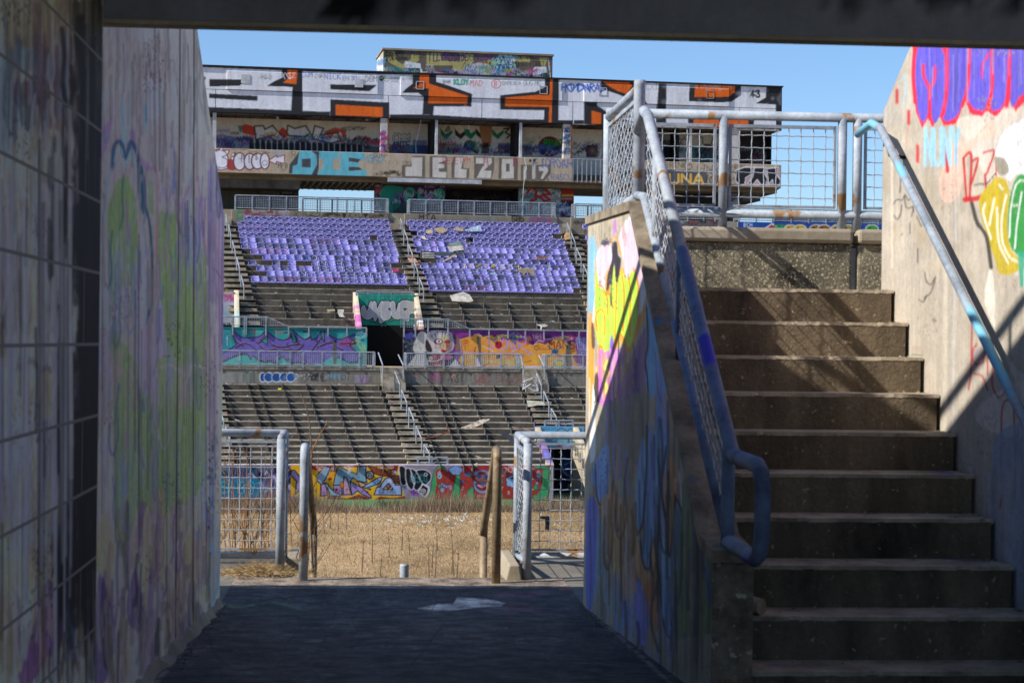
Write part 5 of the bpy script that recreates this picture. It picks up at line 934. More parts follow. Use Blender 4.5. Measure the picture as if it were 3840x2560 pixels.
# farther rows and the block beyond the right aisle, past the countable share
for j in range(13):
    y = 824.6+20.1*j
    if j in (1, 5, 9): continue
    n = 18 if j == 0 else 3
    for i in range(n):
        x = 2183+i*28.5+j*6; v, z = seat_rows[j]; rest.append((S.U(x+14, y+10, v-.25), v-.25, z, None))
mb = MB()
def put(me, mi, R, T):
    b = len(mb.v); mb.v += [tuple(R @ vv.co+T) for vv in me.vertices]; mb.f += [tuple(b+i for i in p.vertices) for p in me.polygons]; mb.m += [mi]*len(me.polygons)
lm = [M_back, M_seat, M_seatleg]+[ink(c) for c in (WH, RD, YE, BK, BL, GN)]
R3 = Matrix.Rotation(rz, 3, 'Z')
for u, v, z, let in rest:
    T = Vector(S.w(u, v, z)); put(me_back, 0, R3, T); put(me_pan, 1, R3, T); put(arms[0], 1, R3, T); put(arms[1], 1, R3, T); put(me_leg, 2, R3, T)
    if let and let[0] != '@': put(letter_mesh(*let), 3+[WH, RD, YE, BK, BL, GN].index(let[1]), R3, T)
tag(mb.build('seat_rows', lm), 'the upper rows of purple seats below the concourse railing and the block past the right aisle', 'seats', kind='stuff')
# seat support beams in front of the lowest row
mb = MB(S)
for blk, (xa, xb), j in ((0, B1[11], 11), (1, B2[12], 12)):
    u0, v, z = base_xy(blk, j, xa); u1 = base_xy(blk, j, xb)[0]; mb.box(u0, u1, v-.35, v-.25, z+.16, z+.27)
    for i in range(9): uu = u0+(u1-u0)*i/8; mb.box(uu-.03, uu+.03, v-.3, v-.22, z-.35, z+.2)
u0, u1 = S.U(1635, 1112, 113.6), S.U(2178, 1117, 113.6); mb.box(u0, u1, 113.3, 113.36, urows[4][1]+.42, urows[4][1]+.5)
for i in range(7): uu = u0+(u1-u0)*i/6; mb.box(uu-.03, uu+.03, 113.3, 113.36, urows[4][1], urows[4][1]+.5)
mb.build('seat_beam', M_seatleg, stand)

# ------------------------------------------------------------------ bench brackets standing on the terraces
def bracket(mb, x, row, rows, hh):
    v, z = rows[row]; y = 1280-(z-EYE)*FPX/v; u = S.U(x, y, v); zp = rows[row-1][1] if row else z-.34
    mb.box(u-.016, u+.016, v-.36, v-.31, zp, z+.05); mb.box(u-.016, u+.016, v-.36, v+.03, z+.02, z+.06); mb.box(u-.012, u+.012, v-.30, v-.02, zp, z+.04)
blist = []
for i in range(0, 14):           # lower tier
    dy = 13-i
    for x0 in (839, 928, 967, 1058, 1148, 1239, 1329, 1419, 1537, 1622, 1655, 1753, 1850, 1945, 2062, 2157):
        x = x0+(7.4+.0018*(x0-850))*dy
        a0, a1 = lin(1436, 1450, 1526, 1740), lin(1524, 1450, 1636, 1740); y = 1742-22.9*i
        if a0(y)-4 < x < a1(y)+4 or lin(1966, 1450, 2015, 1600)(y) < x < lin(2048, 1450, 2105, 1600)(y) or x > 2230 or (i < 6 and 1990 < x < 2210): continue
        blist.append((x, i))
blist.sort(key=lambda q: (q[1], q[0]))
for x, i in blist[:100]:
    mb = MB(S); bracket(mb, x, i, low, .3); mb.build('bench_bracket', M_seatleg, stand)
mb = MB(S)
for x, i in blist[100:]: bracket(mb, x, i, low, .3)
for i in range(1, 5):
    for x0 in (958, 1055, 1147, 1240, 1334, 1634, 1722, 1812, 1901, 1989, 2078, 2163):
        x = x0+7.5*(4-i)
        if x0 < 1400 and i < 2: continue
        if 1325 < x < 1345 and i < 3: continue
        bracket(mb, x, i, ubare, .3)
o = mb.build('bench_bracket_rows', M_seatleg, stand); o['kind'] = 'stuff'

# ------------------------------------------------------------------ railings of the far stand
def grid_bars(mb, u0, u1, v, z0, z1, sp, w):
    n = max(1, int(round((u1-u0)/sp)))
    for i in range(1, n): u = u0+(u1-u0)*i/n; mb.box(u-w, u+w, v-w, v+w, z0, z1)
    n = max(1, int(round((z1-z0)/sp)))
    for i in range(1, n): z = z0+(z1-z0)*i/n; mb.box(u0, u1, v-w, v+w, z-w, z+w)
def far_rail(label, v, xs, zt, zb, mesh=True, m=None, base=None, ends=0.0, name='mesh_railing', cat='railing'):
    m = m or M_galv_far; u = [S.U(x, 1280-(zt-EYE)*FPX/v, v) for x in xs]
    t = thing(name, label, cat, S.w((u[0]+u[-1])/2, v, zb)); r = .045
    mb = MB(S); mb.tube([(u[0], v, zt), (u[-1], v, zt)], r, 6); mb.build('top_rail', m, t)
    mb = MB(S); mb.tube([(u[0], v, zb+.12), (u[-1], v, zb+.12)], r*.8, 6); mb.build('bottom_rail', m, t)
    for x in u: mb = MB(S); mb.box(x-.045, x+.045, v-.045, v+.045, base if base is not None else zb, zt-.02); mb.build('post', m, t)
    if mesh:
        mb = MB(S); grid_bars(mb, u[0], u[-1], v, zb+.15, zt-.04, .115, .011)
        if ends:
            n = 10
            for uu in (u[0], u[-1]):
                for i in range(n): q = v+ends*(i+.5)/n; mb.box(uu-.01, uu+.01, q-.012, q+.012, zb+.15, zt)
                for i in range(7): zz = zb+.15+(zt-zb-.2)*i/7; mb.box(uu-.01, uu+.01, v, v+ends, zz-.012, zz+.012)
                mb.tube([(uu, v, zt), (uu, v+ends, zt)], r, 6); mb.box(uu-.045, uu+.045, v+ends-.045, v+ends+.045, zb, zt)
        mb.build('wire_mesh', m, t)
    return t
rng = lambda a, b, n: [a+(b-a)*i/n for i in range(n+1)]
zr = ZC+.95
far_rail('grey mesh railing above the left block of purple seats', 124.6, rng(883, 1456, 9), zr, ZC, ends=1.2)
far_rail('grey mesh railing above the middle block of purple seats and the MTA wall', 124.6, rng(1536, 2082, 9), zr, ZC, ends=1.2)
far_rail('grey mesh railing on the concourse past the right aisle, in front of the sky gap', 124.6, rng(2158, 2700, 9), zr, ZC, ends=1.2)
far_rail('grey mesh railing at the right end of the concourse above the blue graffiti wall', 124.6, rng(2772, 3360, 9), zr, ZC, ends=1.2)
far_rail('dark railing against the sky behind the left concourse opening', 133.0, rng(1135, 1412, 5), ZC+1.45, ZC, False, M_black)
far_rail('dark railing against the sky behind the right concourse opening', 133.0, rng(2150, 2480, 6), ZC+1.45, ZC, False, M_black)
K = Sheet(3000, 800, 3360, 840, .5, '2f5aa8'); K.scrib(2900, 800, 3360, 840, 60, ['c8d0e0', '17306a', 'b03a6a', '3aa0c0'], 3, 24)
u0, u1 = S.U(2900, 825, 131), S.U(3400, 825, 131)
t = thing('back_wall', 'low blue graffiti wall behind the right end of the concourse railing', 'wall', S.w(u0, 131, ZC))
painted('wall_face', face_v(S, 131, u0, u1, ZC, ZC+1.0), 120, 16, K, M_paint, t, skirt=(S.n[0]*.3, S.n[1]*.3, 0))
zq = S.Z(1450, 1320, 104.9)-.0
far_rail('grey mesh railing on the middle walkway in front of the purple mural', 105.8, [813, 898, 970, 1040, 1089, 1137, 1208, 1278, 1348, 1405], S.Z(1300, 1319.5, 105.8), z_walk, base=z_walk-.05, ends=.9)
far_rail('grey mesh railing on the middle walkway in front of the face and orange mural', 105.8, [1524, 1594, 1665, 1738, 1809, 1880, 1950], S.Z(1750, 1327, 105.8), z_walk, base=z_walk-.05, ends=.9)
far_rail('grey mesh railing on the middle walkway right of the second aisle', 105.8, [2046, 2116, 2187, 2260, 2330, 2400, 2470], S.Z(1750, 1327, 105.8), z_walk, base=z_walk-.05, ends=.9)
def top_rail(label, pts, xs, v=108.9):
    """railing standing on the mural wall: high panel, slope, long low rail"""
    P = [(S.U(x, y, v), v, S.Z(x, y, v)) for x, y in pts]; t = thing('wall_railing', label, 'railing', S.w(P[0][0], v, z_mid))
    MB(S).tube(P, .04, 6).build('top_rail', M_galv_far, t); f = interp([(p[0], p[2]) for p in P])
    for x in xs: u = S.U(x, 1230, v); mb = MB(S); mb.box(u-.04, u+.04, v-.06, v+.02, z_mid-.45, float(f(u))); mb.build('post', M_galv_far, t)
    mb = MB(S); a, b = P[0][0], P[-1][0]; n = int((P[2][0]-a)/.13)
    for i in range(n): u = a+(P[2][0]-a)*i/n; mb.box(u-.01, u+.01, v-.03, v-.01, z_mid+.1, max(z_mid+.12, float(f(u))))
    for k in range(5):
        zz = z_mid+.14+k*.13; ue = a+(P[2][0]-a)
        while float(f(ue)) < zz and ue > a: ue -= .05
        mb.box(a, ue, v-.03, v-.01, zz-.01, zz+.01)
    mb.build('wire_mesh', M_galv_far, t)
top_rail('grey railing stepping down along the top of the purple mural wall', [(805, 1186), (1001, 1188), (1085, 1226), (1375, 1229)], [872, 916, 923, 997, 1082, 1158, 1230, 1301, 1374])
top_rail('grey railing stepping down along the top of the orange mural wall', [(1502, 1195), (1682, 1197), (1763, 1234), (2215, 1242)], [1515, 1558, 1605, 1680, 1762, 1834, 1905, 1970, 2040, 2110, 2172])
far_rail('thin rail along the top edge of the green sign wall', 112.3, rng(1336, 1552, 5), S.Z(1450, 1094, 112.3), S.Z(1450, 1104, 112.3)-.05, False)
far_rail('small mesh railing over the blue tunnel sign on the lower tier', 98.7, [2044, 2096, 2149], S.Z(2100, 1576, 98.7), S.Z(2100, 1598, 98.7))
far_rail('short railing over the bottom wall at the foot of the middle aisle', 94.9, [1567, 1620, 1678], S.Z(1600, 1714, 94.9), ZB-.0, False)
# stepped handrails in the aisles
def aisle_rail(x0, y0, x1, y1, label, group):
    ym = (y0+y1)/2; v0 = None
    # the upper post stands further back than the lower one
    def vof(y): # depth of the terrace at this photo height
        rows = low if y > 1380 else urows
        ys = [1280-(z-EYE)*FPX/v for v, z in rows]; return float(np.interp(-y, [-q for q in ys], [r[0] for r in rows]))
    va_, vb_ = vof(y0+.62*(y1-y0))-.2, vof(y1)-.2
    A = (S.U(x0, y0, va_), va_, S.Z(x0, y0, va_)); A2 = (A[0], va_, S.Z(x0, y0+.62*(y1-y0), va_)-.1)
    yb = y0+.46*(y1-y0); Bt = (S.U(x1, yb, vb_), vb_, S.Z(x1, yb, vb_)); Bb = (Bt[0], vb_, S.Z(x1, y1, vb_)-.1)
    t = thing('aisle_handrail', label, 'handrail', S.w(*Bb), group)
    MB(S).tube([A, Bt], .036, 6).build('rail', M_galv_far, t)
    MB(S).tube([A2, A], .036, 6).build('post', M_galv_far, t); MB(S).tube([Bb, Bt], .036, 6).build('post', M_galv_far, t)
AR = {'left aisle of the upper tier': [(848, 802, 852, 872), (858, 842, 866, 932), (872, 904, 883, 992), (888, 965, 899, 1061), (904, 1031, 915, 1124)],
      'middle aisle of the upper tier': [(1503, 819, 1509, 870), (1515, 860, 1530, 945), (1533, 917, 1548, 1006), (1554, 981, 1568, 1068), (1574, 1043, 1589, 1134)],
      'right aisle of the upper tier': [(2128, 836, 2137, 895), (2143, 874, 2158, 958), (2162, 930, 2180, 1018), (2188, 991, 2205, 1081), (2212, 1054, 2220, 1140)],
      'middle aisle of the lower tier': [(1481, 1393, 1500, 1500), (1506, 1461, 1526, 1567), (1534, 1528, 1554, 1637), (1561, 1597, 1582, 1703), (1591, 1666, 1611, 1742)],
      'right aisle of the lower tier': [(2013, 1400, 2031, 1500), (2040, 1467, 2059, 1568), (2068, 1533, 2087, 1600)],
      'left aisle of the lower tier': [(829, 1544, 839, 1618), (846, 1600, 862, 1700)]}
for nm, L_ in AR.items():
    for i, q in enumerate(L_): aisle_rail(*q, '%s sloping handrail down the %s' % (ORD[i], nm), 'pipe handrails along the aisles')
def walk_rail(xa, ya, xb, yb, yc, label):
    v = 105.6; P = [(S.U(xa, ya, v), v, S.Z(xa, ya, v)), (S.U(xb, yb, v-1.2), v-1.2, S.Z(xb, yb, v-1.2)), (S.U(xb, yc, v-1.2), v-1.2, S.Z(xb, yc, v-1.2))]
    t = thing('stair_handrail', label, 'handrail', S.w(*P[2])); MB(S).tube(P[:2], .04, 6).build('rail', M_galv_far, t); MB(S).tube(P[1:], .04, 6).build('post', M_galv_far, t)
walk_rail(1419, 1322, 1435, 1367, 1428, 'left handrail of the short steps below the dark tunnel')
walk_rail(1494, 1330, 1513, 1370, 1428, 'right handrail of the short steps below the dark tunnel')
walk_rail(1953, 1332, 1963, 1374, 1434, 'left handrail of the short steps right of the orange mural')
walk_rail(2021, 1332, 2042, 1374, 1436, 'right handrail of the short steps right of the orange mural')

# ------------------------------------------------------------------ rubbish on the terraces
def plank(label, pts, v, dv, th, mat, name='plank', cat='plank', wv=None):
    """flat board outline surveyed at depth v, leaning over dv metres"""
    n = len(pts); ys = [p[1] for p in pts]; y0, y1 = min(ys), max(ys); P = []
    for x, y in pts: vv = v+dv*(y1-y)/(y1-y0+1e-6); P.append((S.U(x, y, vv), vv, S.Z(x, y, vv)))
    mb = MB(S); mb.slab(P, (0, th, th*.5)); return tag(mb.build(name, mat), label, cat)
Mw = surf('white_board', 'c8c4ba', '8e877a', 3, bst=0); Mb_ = surf('brown_board', '8a5a38', '54351f', 3, bst=0); Mg_ = surf('grey_board', '3a3f48', '24272d', 2, bst=0); Mt_ = surf('tan_board', 'a8987c', '7c6d55', 3, bst=0)
c5 = lambda L_: [(1480+.33159*L_[i], 620+.33159*L_[i+1]) for i in range(0, len(L_), 2)]
c7 = lambda L_: [(1480+.36983*L_[i], 1060+.36983*L_[i+1]) for i in range(0, len(L_), 2)]
c9 = lambda L_: [(1480+.43379*L_[i], 1560+.43379*L_[i+1]) for i in range(0, len(L_), 2)]
plank('bent grey and white board lying on the bare terrace below the middle seats', c5([625, 1475, 780, 1435, 850, 1465, 890, 1530, 860, 1545, 650, 1535]), 112.7, .8, .06, Mw, 'bent_board', 'board')
plank('pale square board tipped on the seats near the top of the middle block', c5([440, 712, 560, 705, 600, 740, 520, 780, 470, 745]), 121.8, .4, .04, Mt_, 'board', 'board')
plank('yellowish square board lying on seats at the left of the middle block', c5([360, 728, 432, 735, 420, 770, 355, 765]), 121.4, .3, .03, surf('yellow_board', 'b8a878', '8e7e58', 3, bst=0), 'board', 'board')
plank('cream rectangular board on the seats right of the yellowish board', c5([690, 698, 780, 715, 775, 745, 680, 735]), 122.0, .4, .03, Mt_, 'board', 'board')
plank('pale blue framed picture panel thrown on the seats near the top', c5([790, 735, 970, 676, 985, 740, 870, 748]), 121.9, .6, .04, surf('blue_panel', 'a8c4d8', '5f7284', 6, bst=0), 'picture_panel', 'panel')
plank('small white board leaning on a seat at the left of the middle block', c5([292, 800, 335, 805, 365, 835, 345, 842, 310, 830]), 120.6, .3, .03, Mw, 'board', 'board')
plank('grey green appliance lid tipped over the seats of the middle block', c5([610, 900, 740, 862, 762, 905, 700, 930, 640, 920]), 119.6, .6, .12, surf('green_grey_metal', '7a8a88', '4d5a5a', 4, bst=0), 'metal_lid', 'lid')
plank('white tangle of torn insulation beside the appliance lid', c5([600, 925, 770, 918, 785, 955, 700, 965, 620, 970]), 119.2, .3, .1, Mw, 'torn_insulation', 'insulation')
plank('black slatted metal locker frame lying over the left seats of the middle block', c5([300, 972, 460, 980, 440, 1060, 285, 1040]), 118.0, .6, .1, Mg_, 'locker_frame', 'frame')
for i in range(4):
    plank('pale slat of the broken locker frame, %s from the top' % ORD[i], c5([315, 985+i*17, 450, 992+i*17, 448, 998+i*17, 312, 991+i*17]), 117.85, .05, .03, Mw, 'slat', 'slat')
plank('long dark board with a white end across the middle seats', c5([455, 985, 690, 995, 770, 975, 770, 1010, 560, 1030, 460, 1020]), 118.2, .4, .08, surf('dark_board', '3f4a50', '252c30', 3, bst=0), 'long_board', 'board')
plank('thin grey plank propped below the locker frame', c5([560, 1078, 655, 1020, 690, 1008, 690, 1020, 575, 1082]), 117.6, .5, .05, Mt_)
plank('grey broken panel with a round hole standing in the middle block', c5([1405, 1168, 1580, 1170, 1582, 1290, 1530, 1292, 1535, 1240, 1490, 1215, 1450, 1240, 1455, 1290, 1410, 1290]), 116.2, .2, .06, Mt_, 'broken_panel', 'panel')
plank('upright pale plank standing between seats in the middle block', c5([1748, 1098, 1757, 1100, 1748, 1292, 1734, 1292]), 116.0, .2, .05, Mw)
plank('pale cyan curved strip lying over the lower middle seats', c5([1060, 1218, 1130, 1218, 1190, 1250, 1225, 1285, 1210, 1285, 1150, 1240]), 115.9, .3, .03, surf('cyan_strip', '9ac0c8', '6a8a94', 3, bst=0), 'curved_strip', 'strip')
plank('brown wooden board wedged in the seats at the right of the middle block', c5([1575, 1045, 1720, 1030, 1735, 1050, 1640, 1060]), 117.8, .3, .05, Mb_)
plank('orange framed white screen fallen on the middle aisle', c5([135, 1035, 215, 1030, 285, 1125, 195, 1130]), 118.0, 1.2, .05, surf('screen_white', 'b8a898', 'a8522a', 9, bst=0), 'fallen_screen', 'screen')
plank('crumpled tan cardboard sheet on the right aisle', c5([1920, 800, 1950, 750, 1985, 780, 1990, 830, 1925, 845]), 121.5, .8, .1, surf('cardboard', 'c09a6c', '8a6a44', 4, bst=0), 'cardboard_sheet', 'cardboard')
plank('curved white and brown board on the lower tier', c7([675, 1470, 760, 1440, 890, 1385, 965, 1385, 890, 1430, 800, 1470, 720, 1482]), 98.3, .6, .05, surf('peeling_board', 'c8bfae', '7a6048', 5, bst=0), 'curved_board', 'board')
plank('whitish broken table top beside the right aisle of the lower tier', c7([1340, 1195, 1500, 1205, 1530, 1240, 1460, 1240, 1350, 1258]), 101.8, .5, .05, surf('table_top', 'b8b4a4', '8a8470', 4, bst=0), 'table_top', 'table top')
plank('long thin rusty plank sloping beside the blue tunnel', c7([1185, 1455, 1400, 1500, 1405, 1512, 1190, 1466]), 97.6, .3, .04, surf('rusty_plank', '8a7262', '5a4030', 5, bst=0))
plank('dark grey slab leaning on the terrace left of the blue tunnel', c9([915, 155, 970, 145, 1090, 235, 1080, 262, 1010, 225]), 97.0, .5, .05, Mg_, 'slab', 'slab')
plank('weathered cream plank leaning over the bottom wall', c9([700, 346, 715, 345, 850, 402, 850, 412, 830, 412]), 95.4, .3, .05, surf('cream_plank', 'b0a890', '7a7260', 6, bst=0))
plank('white draped cloth on the top bare terrace left of the right aisle', c7([1440, 425, 1530, 422, 1555, 435, 1530, 448, 1495, 448, 1488, 480, 1480, 480, 1480, 445]), 109.9, .3, .05, Mw, 'draped_cloth', 'cloth')
plank('white clump of plastic on a terrace left of the green sign wall', [(800+.36982*x, 1060+.36982*y) for x, y in ((1260, 280), (1325, 280), (1315, 320), (1335, 350), (1280, 345), (1265, 315))], 110.6, .4, .1, Mw, 'plastic_clump', 'plastic')
plank('grey broken board on the terrace left of the green sign wall', [(800+.36982*x, 1060+.36982*y) for x, y in ((1150, 272), (1230, 270), (1235, 285), (1170, 290))], 110.9, .4, .03, Mt_, 'board', 'board')
plank('yellow plastic tray lying on the lower tier under the blue graffiti', [(800+.36982*x, 1060+.36982*y) for x, y in ((655, 1072), (690, 1070), (688, 1082), (657, 1083))], 104.0, .2, .04, surf('yellow_plastic', 'd8c02a', 'b09a20', 3, bst=0), 'tray', 'tray')
plank('magenta sheet of plastic at the right end of the left seat block', [(800+.33169*x, 620+.33169*y) for x, y in ((2015, 1180), (2090, 1170), (2100, 1195), (2040, 1205))], 115.6, .3, .03, surf('magenta_plastic', 'b02a6a', '8a2050', 3, bst=0), 'plastic_sheet', 'plastic')
def rods(label, name, segs, v, mat, r=.03, cat='pipe'):
    mb = MB(S)
    for a in segs: mb.tube([(S.U(x, y, v+dv), v+dv, S.Z(x, y, v+dv)) for x, y, dv in a], r, 6)
    return tag(mb.build(name, mat), label, cat)
q7 = lambda x, y, d=0: (1480+.36983*x, 1060+.36983*y, d)
rods('white overturned metal chair frame at the top of the lower tier by the right aisle', 'chair_frame', [[q7(1300, 1005), q7(1400, 970), q7(1450, 1040)], [q7(1290, 1030), q7(1410, 1095), q7(1430, 1130)], [q7(1300, 1075, -.3), q7(1380, 1030, -.3)], [q7(1320, 1000, -.3), q7(1300, 1085)], [q7(1400, 1040), q7(1450, 1050), q7(1455, 1095), q7(1410, 1095)]], 103.6, M_white_metal, .05, 'chair')
q9 = lambda x, y, d=0: (1480+.43379*x, 1560+.43379*y, d)
rods('bent rusty pipe on the lower tier right of the middle aisle', 'bent_pipe', [[q9(235, 195), q9(360, 175, .1), q9(475, 135, .3), q9(445, 88, .4)]], 97.4, surf('rust', '9a5a34', '5f3520', 6, bst=0), .035)
rods('twisted rusty pipe lying on the seats beside the appliance lid', 'twisted_pipe', [[(1480+.33159*x, 620+.33159*y, 0) for x, y in ((370, 960), (430, 925), (470, 920), (475, 970), (465, 880), (445, 830))]], 119.2, surf('rust', '9a5a34', '5f3520', 6, bst=0), .03)
rods('long loose cable hanging from the press box balcony', 'hanging_cable', [[(1400+.357*x, 150+.357*y, 0) for x, y in ((1590, 1235), (1598, 1290), (1612, 1350), (1585, 1400), (1590, 1450), (1578, 1530), (1575, 1600), (1568, 1700))]], 125.6, M_white_metal, .022, 'cable')
rods('pale cable dangling inside the press box window', 'dangling_cable', [[(1400+.357*x, 150+.357*y, 0) for x, y in ((500, 835), (488, 920), (465, 1010), (445, 1080), (450, 1190))]], 126.6, M_white_metal, .02, 'cable')
# small litter nobody could count
mb = MB(S); mats = [Mw, surf('pale_blue_scrap', '7fa8c8', '5a7a94', 3, bst=0), Mt_, surf('red_scrap', '9a3a34', '6a2a24', 3, bst=0)]
allrows = [(r, low, i) for i, r in enumerate(low)]+[(r, ubare, i) for i, r in enumerate(ubare)]+[(r, urows, i) for i, r in enumerate(urows[5:])]
for k in range(620):
    (v, z), _, _ = allrows[random.randrange(len(allrows))]; u = random.uniform(S.U(840, 1300, v), S.U(2240, 1300, v)); w = random.uniform(.02, .12)*(1 if random.random() < .9 else 1.8)
    mb.mi = random.choice([0, 0, 0, 0, 1, 2, 2, 3]); vv = v+random.uniform(-.01, .1); a = random.uniform(0, 3)
    mb.slab([(u, vv, z+.004), (u+w*math.cos(a), vv+w*.4, z+.03+w*.3), (u+w, vv+w*math.sin(a)*.6, z+.02)], (0, .01, .02))
tag(mb.build('litter', mats), 'scattered white scraps and broken bits over the far terraces', 'litter', kind='stuff')

# ------------------------------------------------------------------ the dry field
ZG = -7.0
m = bpy.data.materials.new('dry_grass_ground'); nt, bs = nodes(m)
c = mix(nt, 'MIX', ramp(nt, noise(nt, .22, 8, .65, (1, .45, 1)), .42, .58), tuple(hexc('8f7653')), tuple(hexc('c0a27a')))
c = mix(nt, 'MULTIPLY', .9, c, ramp(nt, noise(nt, 4, 8, .75), .3, .7, (.6, .58, .55), (1.25, 1.22, 1.15)))
c = mix(nt, 'MIX', ramp(nt, noise(nt, .6, 5, .6), .60, .72), c, tuple(hexc('6a5842')))
nt.links.new(c, bs.inputs['Base Color']); bs.inputs['Roughness'].default_value = 1.0; bump(nt, bs, noise(nt, 9, 6, .8), .8, .08)
mb = MB(); nx, ny = 60, 60; vs = []; fs = []
for i in range(nx+1):
    for j in range(ny+1):
        x = -900+1800*i/nx; y = -400+2400*j/ny
        vs.append((x, y, ZG-.02))
for i in range(nx):
    for j in range(ny): a = i*(ny+1)+j; fs.append((a, a+ny+1, a+ny+2, a+1))
mb.add(vs, fs); tag(mb.build('field', m), kind='structure', label='dry tan grass field between the two stands')
def blades(name, label, n, region, hmin, hmax, w, mats, lean=.5, clump=None, cat='grass'):
    P = np.empty((n*3, 3)); u = RS.uniform(region[0], region[1], n); v = RS.uniform(region[2], region[3], n)
    if clump is not None:
        c_ = np.array(clump); k = RS.randint(len(c_), size=n); u = c_[k, 0]+RS.normal(0, 1, n)*c_[k, 2]; v = c_[k, 1]+RS.normal(0, .35, n)*c_[k, 2]*.6; v = np.minimum(v, 94.45)
        hs = c_[k, 3]*RS.uniform(.2, .62, n)
    else: hs = RS.uniform(hmin, hmax, n)
    a = RS.uniform(-w, w, n); l = RS.uniform(-lean, lean, n)*hs; l2 = RS.uniform(-lean, lean, n)*hs
    for i, (du, dv, z) in enumerate(((-w*.5+a*0, 0, 0), (w*.5+a*0, a, 0), (l, l2, hs))):
        uu = u+du; vv = v+dv; P[i::3, 0] = uu*S.a[0]+vv*S.n[0]; P[i::3, 1] = uu*S.a[1]+vv*S.n[1]; P[i::3, 2] = ZG-.02+z
    me = bpy.data.meshes.new(name); me.vertices.add(n*3); o0 = P.mean(0); o0[2] = ZG; me.vertices.foreach_set('co', (P-o0).ravel()); me.loops.add(n*3); me.polygons.add(n)
    me.loops.foreach_set('vertex_index', np.arange(n*3).astype('i')); me.polygons.foreach_set('loop_start', (np.arange(n)*3).astype('i'))
    for m_ in mats: me.materials.append(m_)
    me.polygons.foreach_set('material_index', RS.randint(len(mats), size=n).astype('i')); me.update(calc_edges=True)
    o = bpy.data.objects.new(name, me); COL.objects.link(o); o.location = tuple(o0); return tag(o, label, cat, kind='stuff')
gm = [surf('straw_%d' % i, c1, c2, 6, bst=0, rough=1) for i, (c1, c2) in enumerate((('bfa275', '9a7f54'), ('a88a5c', '866c45'), ('cfb588', 'ac9264')))]
wm = [surf('weed_%d' % i, c1, c2, 6, bst=0, rough=1) for i, (c1, c2) in enumerate((('a8927a', '826d58'), ('bca78c', '917b63'), ('86705b', '665341')))]
ug0, ug1 = S.U(780, 2000, 80), S.U(2300, 2000, 80)
blades('dry_grass', 'short dry tan grass covering the field', 70000, (ug0-2, ug1+3, 64, 94.3), .03, .11, .016, gm, .8)
cl = []
for x, s_, h in ((860, 3, .9), (930, 2.5, .8), (1010, 3, 1.0), (1090, 2.2, 1.0), (1160, 2, .9), (1230, 1.2, .5), (1330, 1.6, .35), (1440, 2, .32), (1540, 1.6, .5), (1620, 1.6, 1.1), (1660, 1.3, 2.0), (1690, 1.3, 1.9), (1740, 1.6, 1.0), (1830, 1.6, .8), (1900, 1.6, .8), (2000, 1.6, .7), (2090, 1.2, 1.4), (2120, 1.2, 1.5), (2200, 2, .9), (1400, 3, .5), (1120, 1.6, 1.9), (1100, 1.2, 2.0)):
    cl.append((S.U(x, 1890, 93.5), 93.4, s_, h))
blades('dry_weeds', 'brown dead weeds banked against the bottom wall', 24000, (0, 1, 0, 1), 0, 1, .012, wm, .45, cl, 'weeds')
mb = MB(S)
for k in range(95):
    x = random.gauss(1660, 90) if k < 60 else random.uniform(1080, 2150); v = random.gauss(87.5, 1.6) if k < 110 else random.uniform(72, 93)
    u = S.U(x, 1950, v); w = random.uniform(.03, .13); a = random.uniform(0, 3.1)
    mb.slab([(u, v, ZG+.1), (u+w*math.cos(a), v+w*.5, ZG+.16), (u+w, v+w*math.sin(a), ZG+.14), (u+w*.4, v-.05, ZG+.1)], (0, 0, .03))
tag(mb.build('field_litter', Mw), 'white paper and plastic scraps lying on the dry field', 'litter', kind='stuff')
# tall dead stalks one can tell apart
def stalk(x, ytop, ybase, label, kind=0):
    l = S.loc(ray(x, ybase)); k = (ZG-EYE)/l[2]; u, v = l[0]*k, l[1]*k; zt = S.Z(x, ytop, v); h = zt-ZG; mb = MB(S); p = []
    le = random.uniform(-.09, .09)*h
    for i in range(6): p.append((u+le*(i/5)**1.5+random.uniform(-.01, .01), v, ZG+h*i/5))
    mb.tube(p, .026, 5, r2=.010)
    for k in range(6 if kind else 3):
        t_ = random.uniform(.8 if not kind else .5, 1); i = int(t_*5); b = p[min(i, 5)]; s_ = random.choice((-1, 1)); ln = random.uniform(.06, .15)*(1.4 if kind else 1)
        mb.tube([b, (b[0]+s_*ln*.5, b[1]+random.uniform(-.1, .1), b[2]+ln*.7), (b[0]+s_*ln*.8, b[1], b[2]+ln*1.5)], .010, 4, r2=.005)
    return tag(mb.build('dead_stalk', wm[2]), label, 'plant', 'dead stalks standing on the field')
ST = [(1357, 2010, 2145), (1396, 1950, 2110), (1459, 2010, 2090), (1507, 1975, 2060), (1536, 1985, 2080), (1609, 2030, 2170), (1620, 2030, 2130), (1632, 2040, 2175), (1640, 1972, 2060), (1700, 1972, 2160), (1713, 2060, 2170), (1695, 2060, 2150), (1785, 1940, 1985), (1830, 2020, 2070), (1426, 2090, 2160), (1215, 1925, 2000), (1238, 1905, 1980), (1268, 1925, 1990), (1300, 1915, 1985), (1340, 1880, 1930)]
bear = ['leaning', 'branched', 'thin', 'dark', 'tall']
for i, (x, a, b) in enumerate(ST):
    stalk(x, a, b, '%s dead stalk on the field, %s stalk from the left' % (bear[i % 5], ORD[sorted(q[0] for q in ST).index(x)]), i % 3 == 1)
tag(MB(S).box(S.U(2046, 1944, 84), S.U(2062, 1944, 84), 84, 84.1, ZG, ZG+.55).box(S.U(2028, 1944, 84), S.U(2060, 1944, 84), 83.9, 84.2, ZG+.5, ZG+.62).build('short_post', M_black), 'small dark T shaped post standing in the field behind the right fence', 'post')

